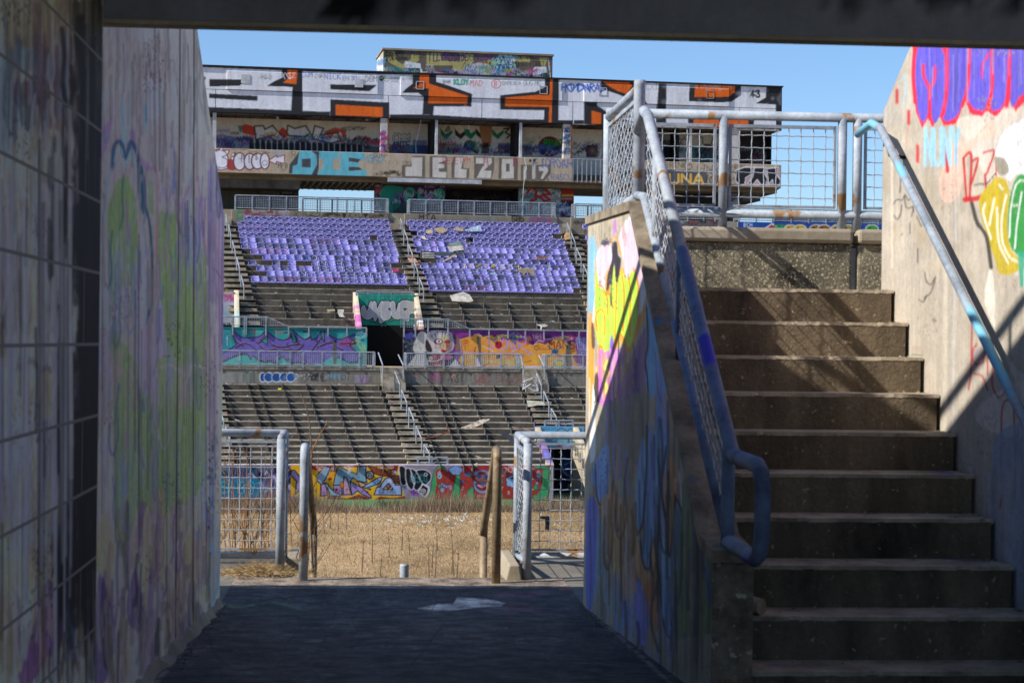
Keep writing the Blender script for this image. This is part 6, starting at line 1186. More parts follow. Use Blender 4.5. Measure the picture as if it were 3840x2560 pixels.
# ================================================================== the near side: tunnel mouth, stairs, rails
M_wall = paintmat('graffiti_plaster', 26.0, dirt=.28, bst=.25, bd=.004, streak=(1, 1, .2))
M_block = paintmat('graffiti_blockwork', 22.0, dirt=.35, bst=.3, bd=.006, streak=(1, 1, .35), brick=True)
M_floor = paintmat('tunnel_floor_paint', 40.0, dirt=1.0, bst=1.0, bd=.015, streak=(1, 1, 1), rough=.75, rg=(.40, .62), lo=(.38, .38, .40), hi=(1.5, 1.5, 1.48))
M_sand = surf('sandy_concrete', 'b9ab94', '8f836f', 2.2, (1, 1, .35), lo=.3, hi=.7, fine=30, bst=.3, bd=.004)
M_riser = surf('stained_riser', '8c7a62', '3c332a', 3.2, (1, 1, .35), lo=.32, hi=.68, fine=52, bst=.9, bd=.012, spots=('b0a084', 40, .66))
M_tread = surf('worn_tread', 'b8a890', '75685a', 5.0, lo=.3, hi=.6, fine=50, bst=.8, bd=.008, spots=('6a5a8a', 1.7, .66))
M_parapet = surf('pitted_concrete', '9a9078', '4e483c', 5.0, lo=.32, hi=.68, fine=44, bst=.9, bd=.012, spots=('c0b494', 75, .57))
M_dark = surf('dirty_dark_concrete', '3c3c44', '24252c', 1.5, fine=20)
M_rail = surf('galvanised_rail', 'b2bac2', '8a929c', 6, metal=.1, rough=.7, fine=50, bst=.1, spots=('8a6a48', 7, .60))
M_railblue = surf('blue_sprayed_rail', '7c8ca4', '515c74', 5, metal=.1, rough=.7, fine=50, bst=.1, spots=('3c34a8', 2.3, .60))
M_railcyan = surf('cyan_sprayed_rail', 'a4aeb8', '737e8a', 6, metal=.1, rough=.7, fine=60, bst=.1, spots=('78b4cc', 2.1, .53))
M_brownrail = surf('browned_rail', 'a08c70', '74624a', 5, metal=.2, rough=.6, fine=40, bst=.1, spots=('6a4a30', 9, .6))
M_wire = surf('crimped_wire', 'b8bec4', '8a9096', 9, metal=0, rough=.5, bst=0)
fl = lambda v: 0.056*np.maximum(11.2-v, 0)
# ---- tunnel floor and platform
K = Sheet(300, 2150, 2700, 2640, .4, '47484d')
K.P([300, 2150, 2700, 2150, 2700, 2204, 300, 2204], '85807a')  # paler strip paints in the sunlit floor beyond the tunnel's shadow edge
K.blots(500, 2220, 2500, 2600, 70, ['3f434c', '6a6e78', '4a4d56'], 90, .5, .25)
K.P([1562, 2280, 1640, 2264, 1700, 2262, 1715, 2238, 1800, 2240, 1895, 2258, 1880, 2272, 1790, 2276, 1700, 2288, 1620, 2290], 'c8ccd0').P([1650, 2265, 1750, 2268, 1740, 2280, 1680, 2280], 'a8b0b8', .6)
K.L([820, 2260, 900, 2275, 1010, 2256, 1120, 2280], 7, '6f9a6a', .6, soft=5, sm=True)
K.blots(1900, 2210, 2200, 2290, 14, ['8a4a68', '7a5a7a'], 60, .4, .2).P([2090, 2206, 2210, 2190, 2215, 2204, 2100, 2212], 'a86a6e', .8).L([700, 2330, 780, 2380, 800, 2440, 860, 2500], 4, '22232a', sm=True)
for i in range(46): x = RS.uniform(1050, 1950); y = RS.uniform(2350, 2440); K.L([x, y, x+RS.uniform(20, 90), y+RS.uniform(-5, 5)], RS.uniform(3, 7), '8a8e98', RS.uniform(.12, .4), soft=4)
for i in range(5):
    x = RS.uniform(700, 2200); y = 2230; p = []
    while y < 2600: p += [x, y]; x += RS.uniform(-60, 60); y += RS.uniform(15, 50)
    K.L(p, 3, '1c1d22', .8)
K.L([822, 2272, 580, 2560], 16, 'b0b4b8', .5, soft=14).L([2201, 2273, 2514, 2560], 12, 'b0b4b8', .45, soft=10).grime(.3, 4).blots(500, 2220, 2500, 2600, 160, ['24262b', '6e7076', '34363c'], 26, .5, .2); K.a *= (1+.06*RS.randn(K.h, K.w))[..., None]; K.a = np.clip(K.a*np.array([1.22, 1.04, .86]), .01, .8)
def fnf(s, t):
    v = 1/(1/6.2+(1/12.62-1/6.2)*t); u = -.9+(1.3+.9)*s; return (u*N.a[0]+v*N.n[0], u*N.a[1]+v*N.n[1], fl(v))
tf = painted('tunnel_floor', fnf, 520, 260, K, M_floor); tag(tf, 'dark worn concrete tunnel floor', kind='structure')
mb = MB(N); mb.slab([(-6, -4.9, -.3), (-6, 6.2, -.3), (-6, 6.2, .278), (-6, -4.9, .9)], (14, 0, 0)); mb.box(-.9, 1.3, 6.2, 12.6, -.5, -.02)
mb.box(-9, -.9, 11.3, 13.75, -.6, -.004); mb.box(1.3, 9, 11.3, 13.75, -.6, -.004); mb.box(-.9, -.56, 12.62, 13.75, -.6, -.004); mb.box(.98, 1.3, 12.62, 13.75, -.6, -.004); mb.box(-.9, 1.3, 12.6, 12.62, -.6, -.006)
tag(mb.build('platform', surf('platform_concrete', '8d8678', '5c574e', 1.4, fine=22, lo=.3, hi=.7)), 'grey concrete platform outside the tunnel', kind='structure')
mb = MB(N)
for i in range(34): mb.box(-9 if i > 3 else -.56, 9 if i > 3 else .98, 12.63+.32*i, 12.97+.32*i, -8, -.2*(i+1)-.05)
tag(mb.build('near_terrace', M_conc_dark), 'concrete terraces stepping down from the platform to the field', 'terrace')

# ---- left side: block wall, panel wall, solid stand behind it
K = Sheet(-320, -80, 400, 2660, .34, 'c8beb0'); K.at(0, 0, .8167)
K.blots(-380, 0, 480, 3100, 160, ['b0a89c', '7a7268', '8a8494', '6a625a', 'a09aa8'], 90, .5, 2.2)
K.P([0, 240, 230, 250, 240, 330, 180, 480, 90, 620, 0, 700], '8ab0cc', .8, True).P([60, 320, 160, 330, 200, 400, 160, 440, 80, 400], 'c8ccd0', .8, True).P([70, 380, 230, 380, 220, 600, 100, 560], '4a4448', .8, True).P([240, 300, 340, 330, 330, 640, 260, 560], '6a3a54', .7, True)
K.drips(0, 430, 0, 700, 60, ['4a4440', '7a4a6a', '6a7aa0', '2a2624'], 26, .6).drips(0, 430, 700, 1568, 110, ['cfc8d4', 'b8b4c0', '3a342f', '8a7a94', '2a2420'], 26, .65)
K.L([60, 870, 90, 1000, 60, 1150], 26, 'd0cad8', .8, soft=10, sm=True).L([200, 1250, 140, 1050, 190, 860, 250, 980], 26, 'cfcad6', .8, soft=10, sm=True).L([20, 860, 130, 880, 250, 930], 22, 'c8c4d4', .7, soft=14, sm=True)
K.P([370, 0, 445, 0, 430, 700, 400, 1568, 350, 1568, 390, 700, 330, 100], '1d1a16', .6, True)
K.at(0, 1280, .8167)
K.drips(230, 410, 0, 1568, 60, ['151214', '1c1820', '3a3440'], 34, .85).P([180, 150, 270, 150, 260, 320, 180, 330], 'b89a5a', .6, True).P([60, 150, 110, 180, 100, 340, 60, 340], 'b09858', .5, True).L([80, 130, 130, 80, 180, 130, 260, 110], 28, '3a3634', .7, sm=True, soft=10)
K.P([-100, 380, 60, 390, 100, 500, 30, 760, -100, 760], '9aa8b8', .6, True).L([120, 380, 90, 520, 60, 700], 20, '8fa8c0', .6, sm=True, soft=8).L([210, 370, 205, 620], 20, '1f3a54', .8, soft=6)
K.blots(-100, 640, 260, 1100, 40, ['b0a088', 'c0b09a', '8c8070'], 80, .5, 1.5).P([80, 1568, 160, 1300, 230, 1080, 300, 1250, 260, 1350, 160, 1568], '7a3f86', .8, True).P([240, 1000, 270, 1000, 250, 1060, 235, 1060], '0f0f12').drips(-100, 260, 900, 1568, 30, ['9a7a64', '6a5a5a', 'b89a84'], 26, .5)
K.at().grime(.15, 12); K.a = np.minimum(K.a*2.0, .88)*np.array([1.06, .96, .80]); K.weather(24, .36, .10, .16, '3a3632')
K.loops(0, 100, 300, 2300, 70, ['efe8e4', 'd8d0dc', 'e8e4ec', 'b8c8dc', 'c8a8c4', 'd8b870'], 12, 260, .75).drips(300, 385, -80, 2660, 60, ['100e10', '16131a', '1c1a20'], 18, .9).loops(200, 0, 350, 2400, 80, ['100e10', '16131a', '1f1b22', '2a2220'], 20, 300, .85).drips(0, 270, 300, 2600, 60, ['141218', 'efe8e4', 'efe8e4', 'd8c8e0'], 12, .8)
ref = S
bw = thing('block_wall', 'dark sprayed concrete block wall at the left edge of the tunnel', 'wall', N.w(-.87, 4, 0))
painted('wall_face', face_u(N, -.87, 3.9, 6.02, lambda v: fl(v), lambda v: 0*v+3.25), 260, 420, K, M_block, bw, skirt=(-N.a[0]*.2, -N.a[1]*.2, 0))
MB(N).box(-1.07, -.87, 1.6, 3.9, 0, 3.25).build('plain_end', M_sand, bw)
K = Sheet(320, 60, 860, 2640, .42, 'c4bcb4'); K.at(320, 100, .82935)
gr = '92b46e'; lb = '8fb4d6'; pk = 'd2aebe'; vi = 'a884b4'
K.drips(60, 620, 0, 300, 90, ['8a837e', 'b4ada6', '7a746e'], 14, .5).P([60, 450, 110, 290, 260, 290, 330, 280, 350, 430, 420, 440, 470, 480, 620, 560, 620, 800, 60, 700], 'b8aeae', .7)
K.P([288, 230, 320, 225, 328, 300, 340, 400, 290, 420, 270, 330], 'd0cac8', .9, True).P([462, 430, 488, 425, 490, 640, 460, 700, 440, 600], 'cfc8c4', .9, True).L([295, 205, 318, 260], 9, '8a3a44', .8, soft=6)
K.P([60, 620, 70, 480, 120, 400, 128, 330, 110, 500], vi, .8, True).L([168, 340, 178, 520], 22, '9cc4e0', .9, soft=6).L([270, 350, 272, 460], 18, '8fb8e0', .9, soft=5).L([210, 480, 230, 580, 290, 640], 26, vi, .8, soft=10, sm=True)
K.P([100, 900, 120, 760, 150, 690, 200, 700, 235, 840, 230, 1050, 200, 1180, 150, 1200, 120, 1568, 100, 1568], gr, .95, True).P([330, 870, 380, 850, 412, 900, 420, 1568, 370, 1568, 340, 1250], gr, .95, True).P([425, 930, 450, 900, 480, 1000, 490, 1100, 520, 970, 550, 1050, 555, 1568, 425, 1568], gr, .95, True).P([285, 700, 305, 690, 310, 850, 285, 830], gr, .9)
K.L([122, 640, 130, 540, 160, 520, 185, 600, 205, 520, 235, 580, 248, 700], 17, '1f5f84', .95, soft=5, sm=True).L([135, 600, 158, 545, 182, 640, 212, 560, 235, 680], 12, 'a8d0ec', .9, soft=4, sm=True)
K.L([248, 680, 268, 800, 292, 900, 302, 1080, 300, 1250, 275, 1350, 278, 1568], 12, '1c5a78', .95, soft=3, sm=True).P([235, 620, 262, 640, 275, 760, 262, 850, 240, 760], '176078', .9, True)
K.L([50, 560, 100, 480], 12, lb, .8, soft=5).L([78, 900, 100, 700, 120, 640], 11, lb, .8, soft=5, sm=True).L([300, 645, 320, 650, 325, 800, 322, 1240], 9, 'd88a94', .8, soft=4, sm=True).L([335, 800, 350, 730, 372, 790, 390, 750, 412, 800], 11, 'dc9cb8', .9, soft=4, sm=True).L([425, 830, 470, 720], 12, vi, .8, soft=6)
K.P([90, 1568, 100, 1240, 130, 1000, 150, 1568], '9fb4cc', .5, True).L([160, 1020, 150, 1200, 130, 1568], 20, '93a9cc', .6, soft=8, sm=True).L([270, 1020, 240, 1150, 250, 1400, 230, 1568], 22, 'b4a4d8', .7, soft=8, sm=True).P([270, 1568, 300, 1320, 350, 1270, 365, 1568], pk, .9, True).L([40, 1520, 90, 1400, 130, 1280, 100, 1230], 15, pk, .8, soft=5, sm=True).E(180, 1440, 50, 70, gr, .1, out='9fb8cc', ow=9)
K.drips(70, 330, 900, 1568, 40, ['9fb0c8', 'b8c4d4', 'c8b8c8', '8a9a70'], 10, .7).drips(430, 560, 760, 1100, 50, ['6f86c0', '9a7ab8', '5a5f84', 'd0a8c0'], 7, .8).drips(555, 627, 560, 1568, 90, ['8a5a9c', 'b8a4c0', 'c4bcc4', '6f7fb0', '7a4a8a'], 9, .8).L([360, 1530, 400, 1550, 430, 1535, 470, 1555, 520, 1530, 560, 1540], 8, 'c8ccc0', .7, sm=True, soft=3)
for x in (360, 385, 450, 470, 520, 540): K.L([x, 900+x*.3, x+6, 1200, x-4, 1568], 3, '6a7a5a', .7, sm=True)
K.at(0, 1280, .8167)
K.P([420, -60, 560, -60, 520, 300, 430, 500, 418, 1000], 'aaa4aa', .6).P([515, 0, 560, 0, 640, 100, 780, 60, 950, 0, 950, 560, 900, 700, 860, 740, 800, 760, 740, 820, 640, 740, 600, 900, 545, 930, 525, 500], gr, .85, True)
K.drips(420, 960, 0, 300, 50, ['c8a8b8', 'b4a4c8', '9fb0c8', pk], 18, .7).P([640, -60, 740, -60, 700, 200, 660, 240, 630, 100], pk, .9, True).L([740, 120, 800, 110, 860, 160, 880, 110, 960, 125], 10, 'c8ccc0', .8, sm=True, soft=3)
K.drips(520, 960, 300, 740, 50, ['9fb4c8', '7a9a60', 'c0ccb0', '6a7f9a'], 10, .6).drips(430, 960, 700, 1200, 60, ['d8c098', 'c8a88c', '8a6f94', '6a6468', 'b89aa8'], 26, .8).P([430, 1000, 480, 780, 520, 980, 500, 1100], 'd0b890', .8, True).P([650, 1100, 660, 800, 690, 780, 700, 960, 670, 1140], 'dcc49c', .8, True).P([740, 1080, 760, 800, 780, 800, 760, 1100], 'dcc49c', .8, True).P([850, 1020, 860, 860, 890, 800, 885, 980], 'd8c09a', .7, True)
K.P([400, 1568, 440, 1240, 460, 1060, 530, 1300, 480, 1568], '77609a', .8, True).P([580, 1260, 620, 1040, 660, 1240, 640, 1330], '77609a', .8, True).P([660, 1568, 680, 1150, 720, 820, 740, 900, 700, 1250, 720, 1568], '8a7498', .6, True)
K.drips(420, 940, 1100, 1568, 70, ['8a8a9a', '6a6a74', 'a8a0a4', '3a3a44', '7a6a8a'], 20, .7).L([500, 1300, 520, 1568], 22, '5a5030', .6, soft=8).L([540, 1568, 545, 1330], 12, '1f1f2a', .7, soft=6)
K.drips(950, 1000, -200, 760, 60, ['b8b0b4', '8a6a94', 'a89cb0', 'd0c8cc'], 12, .7).blots(955, 330, 1000, 900, 60, ['1a1414', '241c1c'], 9, .9, 1.4).P([965, 820, 1000, 800, 1005, 1100, 970, 1200], '7aa8d0', .8, True).drips(960, 1000, 300, 1200, 14, ['3f7ab0', 'd0b898'], 8, .7)
K.P([820, 1568, 1010, 1215, 1020, 1150, 960, 1240, 760, 1480, 640, 1620], '3a3a3e', .5)
K.at()
for x0, x1 in ((675, 655), (727, 722)): K.L([x0, 80, (x0+x1)/2, 1300, x1, 2600], 3.5, '2a2626', .9)
K.L([800, 1000, 838, 1060], 3, '5a5a5a').grime(.12, 14); K.a = np.minimum(K.a*1.65, .88)*np.array([1.05, .99, .88]); K.weather(10, .12, .07, .08, '6a625a')
K.loops(400, 620, 800, 1900, 70, ['a8c8ec', '8fb4e0', 'd8b8cc', 'c8b4e4', 'e8dce4', '6a86b8'], 7, 260, .75).loops(400, 500, 820, 1100, 34, ['c49ac0', 'e0a8c0', '6f8ad0', '2a6a90', 'e4dcd8'], 6, 200, .8).loops(380, 1850, 800, 2350, 50, ['e4cca0', 'd8b890', '8a6aa4', '4a4450', 'c8a8c8'], 10, 240, .7).loops(400, 150, 780, 700, 22, ['e0d8d2', '6f665e', '8a8078'], 9, 240, .5, .1)
for x0, x1 in ((677, 657), (729, 724)): K.L([x0, 80, (x0+x1)/2, 1300, x1, 2600], 3.5, '1f1c1c', .9)
K.drips(340, 830, 60, 700, 40, ['4a443e', '5a544c'], 7, .5).drips(360, 820, 700, 2400, 60, ['3a3850', '5a4a6a', '2a2a34', 'dcd4dc'], 4, .6)
pw = thing('panel_wall', 'sprayed concrete panel wall with a green and lilac mural on the left of the tunnel mouth', 'wall', N.w(-.9, 9, 0))
ztl = lambda v: 2.33+.45*np.maximum(11.27-v, 0)+0*v
painted('wall_face', face_u(N, -.9, 6.02, 11.3, lambda v: fl(v)-.05, lambda v: ztl(v)), 300, 480, K, M_wall, pw, skirt=(-N.a[0]*.25, -N.a[1]*.25, 0))
mb = MB(N); mb.slab([(-1.16, 11.27, -.3), (-1.16, 11.27, 2.28), (-1.16, 5.9, 4.66), (-1.16, 1.2, 4.66), (-1.16, 1.2, -.3)], (-12, 0, 0)); mb.box(-1.13, -.9-.05, 1.2, 6.0, -.2, 3.2)
mb.build('solid_stand', M_sand, pw)
mb = MB(N)
for v in (6.5, 7.8, 9.1, 10.4, 11.15): mb.tube([(-1.02, v, float(ztl(v))-.02), (-1.02, v, float(ztl(v))+.2)], .02, 8)
mb.tube([(-1.02, 5.9, float(ztl(5.9))+.2), (-1.02, 11.2, float(ztl(11.2))+.2)], .03, 8); mb.build('coping_rail', M_rail, pw, True)
# concrete foot fillet at the base of the wall
mb = MB(N); P = []
for i in range(30):
    v = 6.1+5.15*i/29; w = random.uniform(.015, .05); P.append((v, w, random.uniform(.03, .07)))
for (v, w, h), (v2, w2, h2) in zip(P[:-1], P[1:]):
    b = len(mb.v); mb.add([N.w(-.9, v, float(fl(v))+h), N.w(-.9+w, v, float(fl(v))+.003), N.w(-.9+w2, v2, float(fl(v2))+.003), N.w(-.9, v2, float(fl(v2))+h2)], [(0, 1, 2, 3)])
mb.build('foot_fillet', M_conc_beige, pw)

# ---- lintel beam and slab overhead, ground added behind for bounce light
K = Sheet(200, -120, 3900, 190, .12, '82848e'); K.drips(1180, 2000, -100, 60, 26, ['14161c', '22242c'], 60, .8).drips(3100, 3900, -100, 40, 30, ['101218', '2a2c34'], 50, .8).scrib(1250, -40, 1400, 60, 4, ['0e1016'], 20, 160).at().grime(.15)
lt = thing('lintel_beam', 'dark stained concrete lintel beam across the top of the tunnel mouth', 'beam', N.w(1, 6.1, 2.6))
painted('beam_face', face_v(N, 6.10, -1.12, 6.0, 2.622, 3.3), 220, 20, K, M_wall, lt)
MB(N).box(-1.12, 6.0, 6.105, 6.17, 2.607, 4.9).build('beam_body', M_sand, lt)
MB(N).slab([(-1.12, 6.085, 2.607), (-1.12, 6.11, 2.607), (-1.12, 6.11, 2.625), (-1.12, 6.085, 2.62)], (7.12, 0, 0)).build('drip_edge', M_sand, lt)
MB(N).box(-13, 2.2, 1.2, 6.1, 3.3, 3.6).build('slab_above', M_sand, lt)
tag(MB(N).box(-60, 60, -60, -4.9, -.3, .28).build('bounce_ground', M_sand), 'unseen concrete ground added behind the viewpoint to bounce light in', kind='structure')  # unseen ground, added so sunlight bounces into the tunnel

# ---- wing wall between tunnel and stairs
K = Sheet(2180, 760, 2860, 2620, .45, 'b0a48e'); K.at(2180, 780, .45902)
orn = 'e8962c'; yg = 'b4e848'; pk2 = 'ecc0cc'; dk2 = '34303a'; mg = 'd070c8'
K.P([60, 300, 90, 220, 130, 330, 140, 560, 100, 900, 60, 900], '7ab8d8', .8, True)
K.P([100, 1568, 60, 1568, 60, 900, 100, 880, 130, 1080, 180, 1100, 250, 1200, 330, 1100, 400, 1180, 520, 860, 600, 500, 540, 400, 470, 400, 300, 500, 130, 420, 110, 560], orn, .9, True)
K.P([140, 330, 190, 290, 230, 280, 250, 420, 200, 540, 190, 700, 150, 650, 120, 460], pk2, 1, True).P([300, 300, 320, 180, 390, 80, 440, 150, 460, 330, 520, 420, 540, 620, 500, 800, 460, 880, 450, 600, 360, 560, 340, 400], pk2, 1, True).L([360, 200, 370, 110, 410, 90, 440, 200, 460, 350], 16, 'f0eeee', .9, soft=5, sm=True).P([500, 560, 530, 620, 520, 760, 480, 860], 'f0ecee', .8, True).P([90, 900, 120, 640, 130, 600, 110, 900], 'f4eef0', .9, True)
K.P([120, 500, 150, 640, 190, 650, 230, 700, 260, 460, 290, 600, 330, 500, 360, 580, 420, 520, 460, 600, 470, 800, 440, 1000, 390, 1140, 330, 1020, 280, 1080, 200, 1200, 140, 1100, 110, 900], yg, 1, True)
for p in ([130, 620, 170, 640, 210, 720, 215, 860], [190, 700, 230, 700, 260, 820], [290, 600, 275, 1050], [330, 520, 350, 720, 340, 1000], [385, 560, 400, 700, 395, 1040], [425, 500, 465, 640, 462, 830], [130, 1000, 120, 880, 155, 820, 190, 880, 190, 1020], [270, 1080, 320, 1030, 355, 1100, 350, 1220], [150, 1250, 150, 1110, 190, 1200, 240, 1320]): K.L(p, 13, 'e08818', 1, soft=3, sm=True)
K.P([250, 300, 290, 280, 300, 380, 325, 420, 300, 580, 280, 600, 270, 460, 250, 640, 250, 800, 235, 760, 240, 620, 205, 680, 215, 540, 250, 420], dk2, 1, True).L([245, 270, 270, 240, 300, 270, 320, 370], 14, orn, 1, sm=True).L([262, 230, 275, 100, 282, 200], 14, 'b06ac0', .9, soft=5, sm=True).P([82, 930, 105, 980, 110, 1130, 85, 1120], '4a3a34', .9, True)
K.P([230, 1120, 250, 1030, 265, 1150, 250, 1220], '8a4ad0', .9, True).P([140, 1180, 200, 1160, 330, 1140, 360, 1200, 330, 1400, 280, 1568, 130, 1568], mg, .85, True).drips(120, 330, 1150, 1568, 30, [orn, mg, 'e8b0e0', 'e8d040'], 13, .9).L([215, 1240, 190, 1290, 225, 1340, 190, 1400, 215, 1460, 195, 1500], 17, 'e4ee60', 1, soft=4, sm=True).L([105, 1568, 125, 1350, 130, 1568], 24, '2a2420', .9, sm=True).P([80, 1568, 95, 1400, 112, 1568], 'f4f4f4', .9)
K.drips(90, 400, 100, 320, 40, ['7a6f60', '5a5248', 'c4b8a4'], 7, .6).scrib(180, 250, 230, 300, 6, ['3a3c50'], 7, 40)
K.at(2180, 900, .51007)
K.P([60, 1568, 60, 1000, 90, 1180, 105, 1568], 'f0f0f4', .9, True).P([60, 1568, 60, 830, 90, 1000, 70, 1300], orn, .9)
K.P([200, 1568, 260, 1150, 330, 950, 400, 800, 470, 640, 480, 800, 470, 1200, 440, 1568], '8a5a94', .7, True).loops(200, 700, 450, 1500, 60, ['7a52a0', '5fa060', '96a860', 'a87a40', '6a4a84', '3a3044'], 17, 260, .7)
K.P([480, 460, 520, 430, 560, 560, 560, 900, 540, 1150, 500, 1150, 470, 1000, 490, 700], '7fb0dc', .95, True).P([560, 900, 620, 900, 640, 1200, 620, 1568, 540, 1568, 550, 1200], '86a0dc', .9, True).L([480, 500, 490, 760, 470, 900, 490, 1100, 480, 1568], 13, '1c1c26', .95, soft=4, sm=True).L([540, 820, 570, 1150, 640, 1300, 690, 1400], 10, '8a5a94', .7, soft=4, sm=True).P([600, 1180, 660, 1100, 690, 1180, 690, 1568, 640, 1568], 'b09a8a', .8, True)
K.at(2180, 1600, .6121)
K.P([30, 1568, 30, 300, 160, 0, 900, 0, 900, 1568], '8f8a80', .5).P([60, 300, 90, 200, 165, 100, 165, 350, 130, 460, 90, 380], '86aede', .95, True).L([85, 220, 95, 420, 125, 470, 155, 420, 160, 220], 9, '14161e', .9, soft=3, sm=True)
K.P([160, -150, 420, -220, 400, 300, 330, 240, 300, 460, 240, 300, 190, 420, 170, 200], '8a8070', .7).P([350, 220, 380, 60, 400, 300, 385, 560, 350, 640, 330, 540], '86aede', .95, True).P([385, 600, 405, 100, 430, 0, 440, 400, 430, 800, 405, 850, 370, 760], '7a9fd0', .95, True)
for p in ([332, 480, 335, 640, 350, 660, 380, 560, 400, 240, 402, 0], [362, 700, 375, 830, 405, 880, 428, 800, 440, 400, 430, 100]): K.L(p, 13, '17181f', .9, soft=4, sm=True)
K.P([445, 40, 520, 0, 530, 200, 500, 380, 500, 600, 535, 820, 580, 500, 600, 470, 618, 560, 610, 900, 575, 1200, 535, 1290, 500, 1180, 480, 900, 445, 700], '86aee0', .95, True).P([530, 200, 560, 160, 600, 300, 620, 460, 580, 400, 545, 740, 520, 560, 495, 430], 'c89a70', .95, True)
for p in ([445, 60, 450, 700, 480, 950, 500, 1180, 535, 1290, 575, 1180, 610, 880, 618, 560, 600, 470, 575, 420], [520, 120, 495, 380, 520, 600, 538, 800, 565, 560, 575, 400]): K.L(p, 12, '17181f', .9, soft=4, sm=True)
K.L([600, 270, 618, 480], 10, 'd0dcf0', .8, soft=4)
K.P([120, 460, 180, 400, 240, 440, 330, 640, 340, 700, 380, 860, 420, 900, 440, 720, 470, 1000, 480, 1180, 400, 1130, 340, 940, 300, 1120, 250, 950, 180, 700, 150, 780], 'cfa070', .9, True).drips(130, 330, 430, 1000, 40, ['b08850', '9a7a50', 'e0bc7a', '8a6a50'], 16, .8)
for p in ([135, 1000, 140, 820, 160, 790, 190, 900, 210, 840, 235, 900, 240, 1010], [185, 1200, 190, 900]): K.L(p, 9, 'e0c484', .8, soft=3, sm=True)
K.P([330, 960, 350, 940, 400, 1050, 420, 1140, 400, 1280, 365, 1350, 335, 1280, 320, 1130], '8688d4', .9, True).P([240, 1050, 300, 1100, 300, 1200, 270, 1240], '8a8ac8', .8, True).P([35, 480, 80, 430, 100, 560, 70, 1060, 30, 1040], '6f74c8', .9, True).P([100, 540, 130, 620, 110, 900, 80, 1060], '7fa8c0', .7, True)
K.P([380, 980, 460, 960, 480, 1200, 440, 1240], 'b06a3a', .6, True)
K.P([615, 450, 640, 300, 700, 600, 760, 900, 820, 1100, 830, 1568, 600, 1568, 560, 1300, 600, 1000], '6a7a60', .85, True).drips(560, 830, 500, 1568, 60, ['8a9a4a', '3f5a7a', '2a4a6a', 'a8a08c', '4a5a44'], 24, .6).L([730, 700, 770, 950, 830, 1200], 12, '1f4f9a', .9, soft=5, sm=True).P([420, 1400, 560, 1300, 830, 1260, 830, 1568, 480, 1568], '95908a', .6)
K.at().grime(.1, 16); K.a = np.minimum(K.a*1.2, .85); K.weather(6, .16, .06, .07, '7a7064')
K.loops(2260, 1500, 2520, 2350, 46, ['17181f', '17181f', '86aee0', '9ac0ec', 'd8a878', '8f90dc', '5a4a3a'], 9, 300, .8)
K.drips(2460, 2720, 1500, 2600, 60, ['1a1a20', '2a2c36', '4a4640'], 9, .6).drips(2210, 2450, 1750, 2400, 40, ['1f1f28', '3a3630'], 6, .5)
ww = thing('wing_wall', 'thin raking concrete wall with the yellow and orange mural between tunnel and stairs', 'wall', N.w(1.3, 9, 0))
ztw = interp([(6.98, .775), (7.25, .80), (9.4, 2.27), (11.35, 2.32)])
painted('wall_face', face_u(N, 1.30, 6.98, 11.35, lambda v: fl(v)-.05, lambda v: ztw(v)), 240, 300, K, M_wall, ww, skirt=(N.a[0]*.135, N.a[1]*.135, 0))
mb = MB(N)
for (va_, za_), (vb_, zb_) in zip([(6.95, .775), (7.25, .80), (9.4, 2.27)], [(7.25, .80), (9.4, 2.27), (11.38, 2.32)]):
    mb.slab([(1.285, va_, za_+.002), (1.285, vb_, zb_+.002), (1.285, vb_, zb_+.05), (1.285, va_, za_+.05)], (.16, 0, 0))
mb.build('coping', surf('stained_coping', 'a2937c', '6a5f50', 5.5, lo=.38, hi=.62, fine=36, bst=.7, bd=.008, spots=('4a7c9c', 3.1, .66)), ww)
MB(N).box(1.287, 1.443, 6.955, 6.985, -.1, .775).build('end_face', surf('chipped_end', '9a8a74', '4a4238', 7, fine=40, bst=.9, bd=.012, spots=('c0b298', 22, .62)), ww, bevel=.008)

# ---- stairs, landing, parapet
stw = thing('staircase', 'brown stained concrete staircase climbing to the landing on the right', 'stairs', N.w(2.1, 8, 0))
nos = [(9.45-.266*i, 1.888-.171*i) for i in range(12)]
for i, (v, z) in enumerate(nos):
    zb = nos[i+1][1] if i < 11 else 0.0; vb_ = nos[i-1][0] if i else 11.3
    mb = MB(N); mb.mi = 0; mb.box(1.437, 2.66, v+.002, vb_+.03, max(-.2, zb-.4), z-.014); mb.mi = 1; n_ = 40; T_ = []; B_ = []; R_ = []
    for q in range(n_+1):
        u = 1.437+(2.672-1.437)*q/n_; e = random.uniform(0, .006)+(random.uniform(.006, .03) if random.random() < .07 else 0)
        T_.append((u, v+e, z)); B_.append((u, v-.001+e*.3, z-.014-e*.8)); R_.append((u, vb_+.002, z))
    for q in range(n_):
        mb.add([N.w(*B_[q]), N.w(*B_[q+1]), N.w(*T_[q+1]), N.w(*T_[q])], [(0, 1, 2, 3)]); mb.add([N.w(*T_[q]), N.w(*T_[q+1]), N.w(*R_[q+1]), N.w(*R_[q])], [(0, 1, 2, 3)])
    mb.build('step', [M_riser, M_tread], stw)
MB(N).box(1.48, 8, 9.76, 11.4, 1.3, 1.885).build('landing', M_tread, stw)
xg = N.atv(3206, 900, 11.3)[0]
pp = thing('parapet_wall', 'pitted grey concrete parapet behind the top landing', 'wall', N.w(3, 11.3, 1.88))
for ua, ub in ((1.48, xg-.02), (xg+.02, 8)):
    MB(N).box(ua, ub, 11.3, 11.5, 1.6, 2.225).build('parapet_panel', M_parapet, pp, bevel=.012)
    MB(N).box(ua-.004, ub+.004, 11.27, 11.52, 2.227, 2.315).build('coping', M_sand, pp, bevel=.02)
MB(N).box(xg-.018, xg+.018, 11.34, 11.4, 1.6, 2.2).build('joint_filler', M_galv, pp)

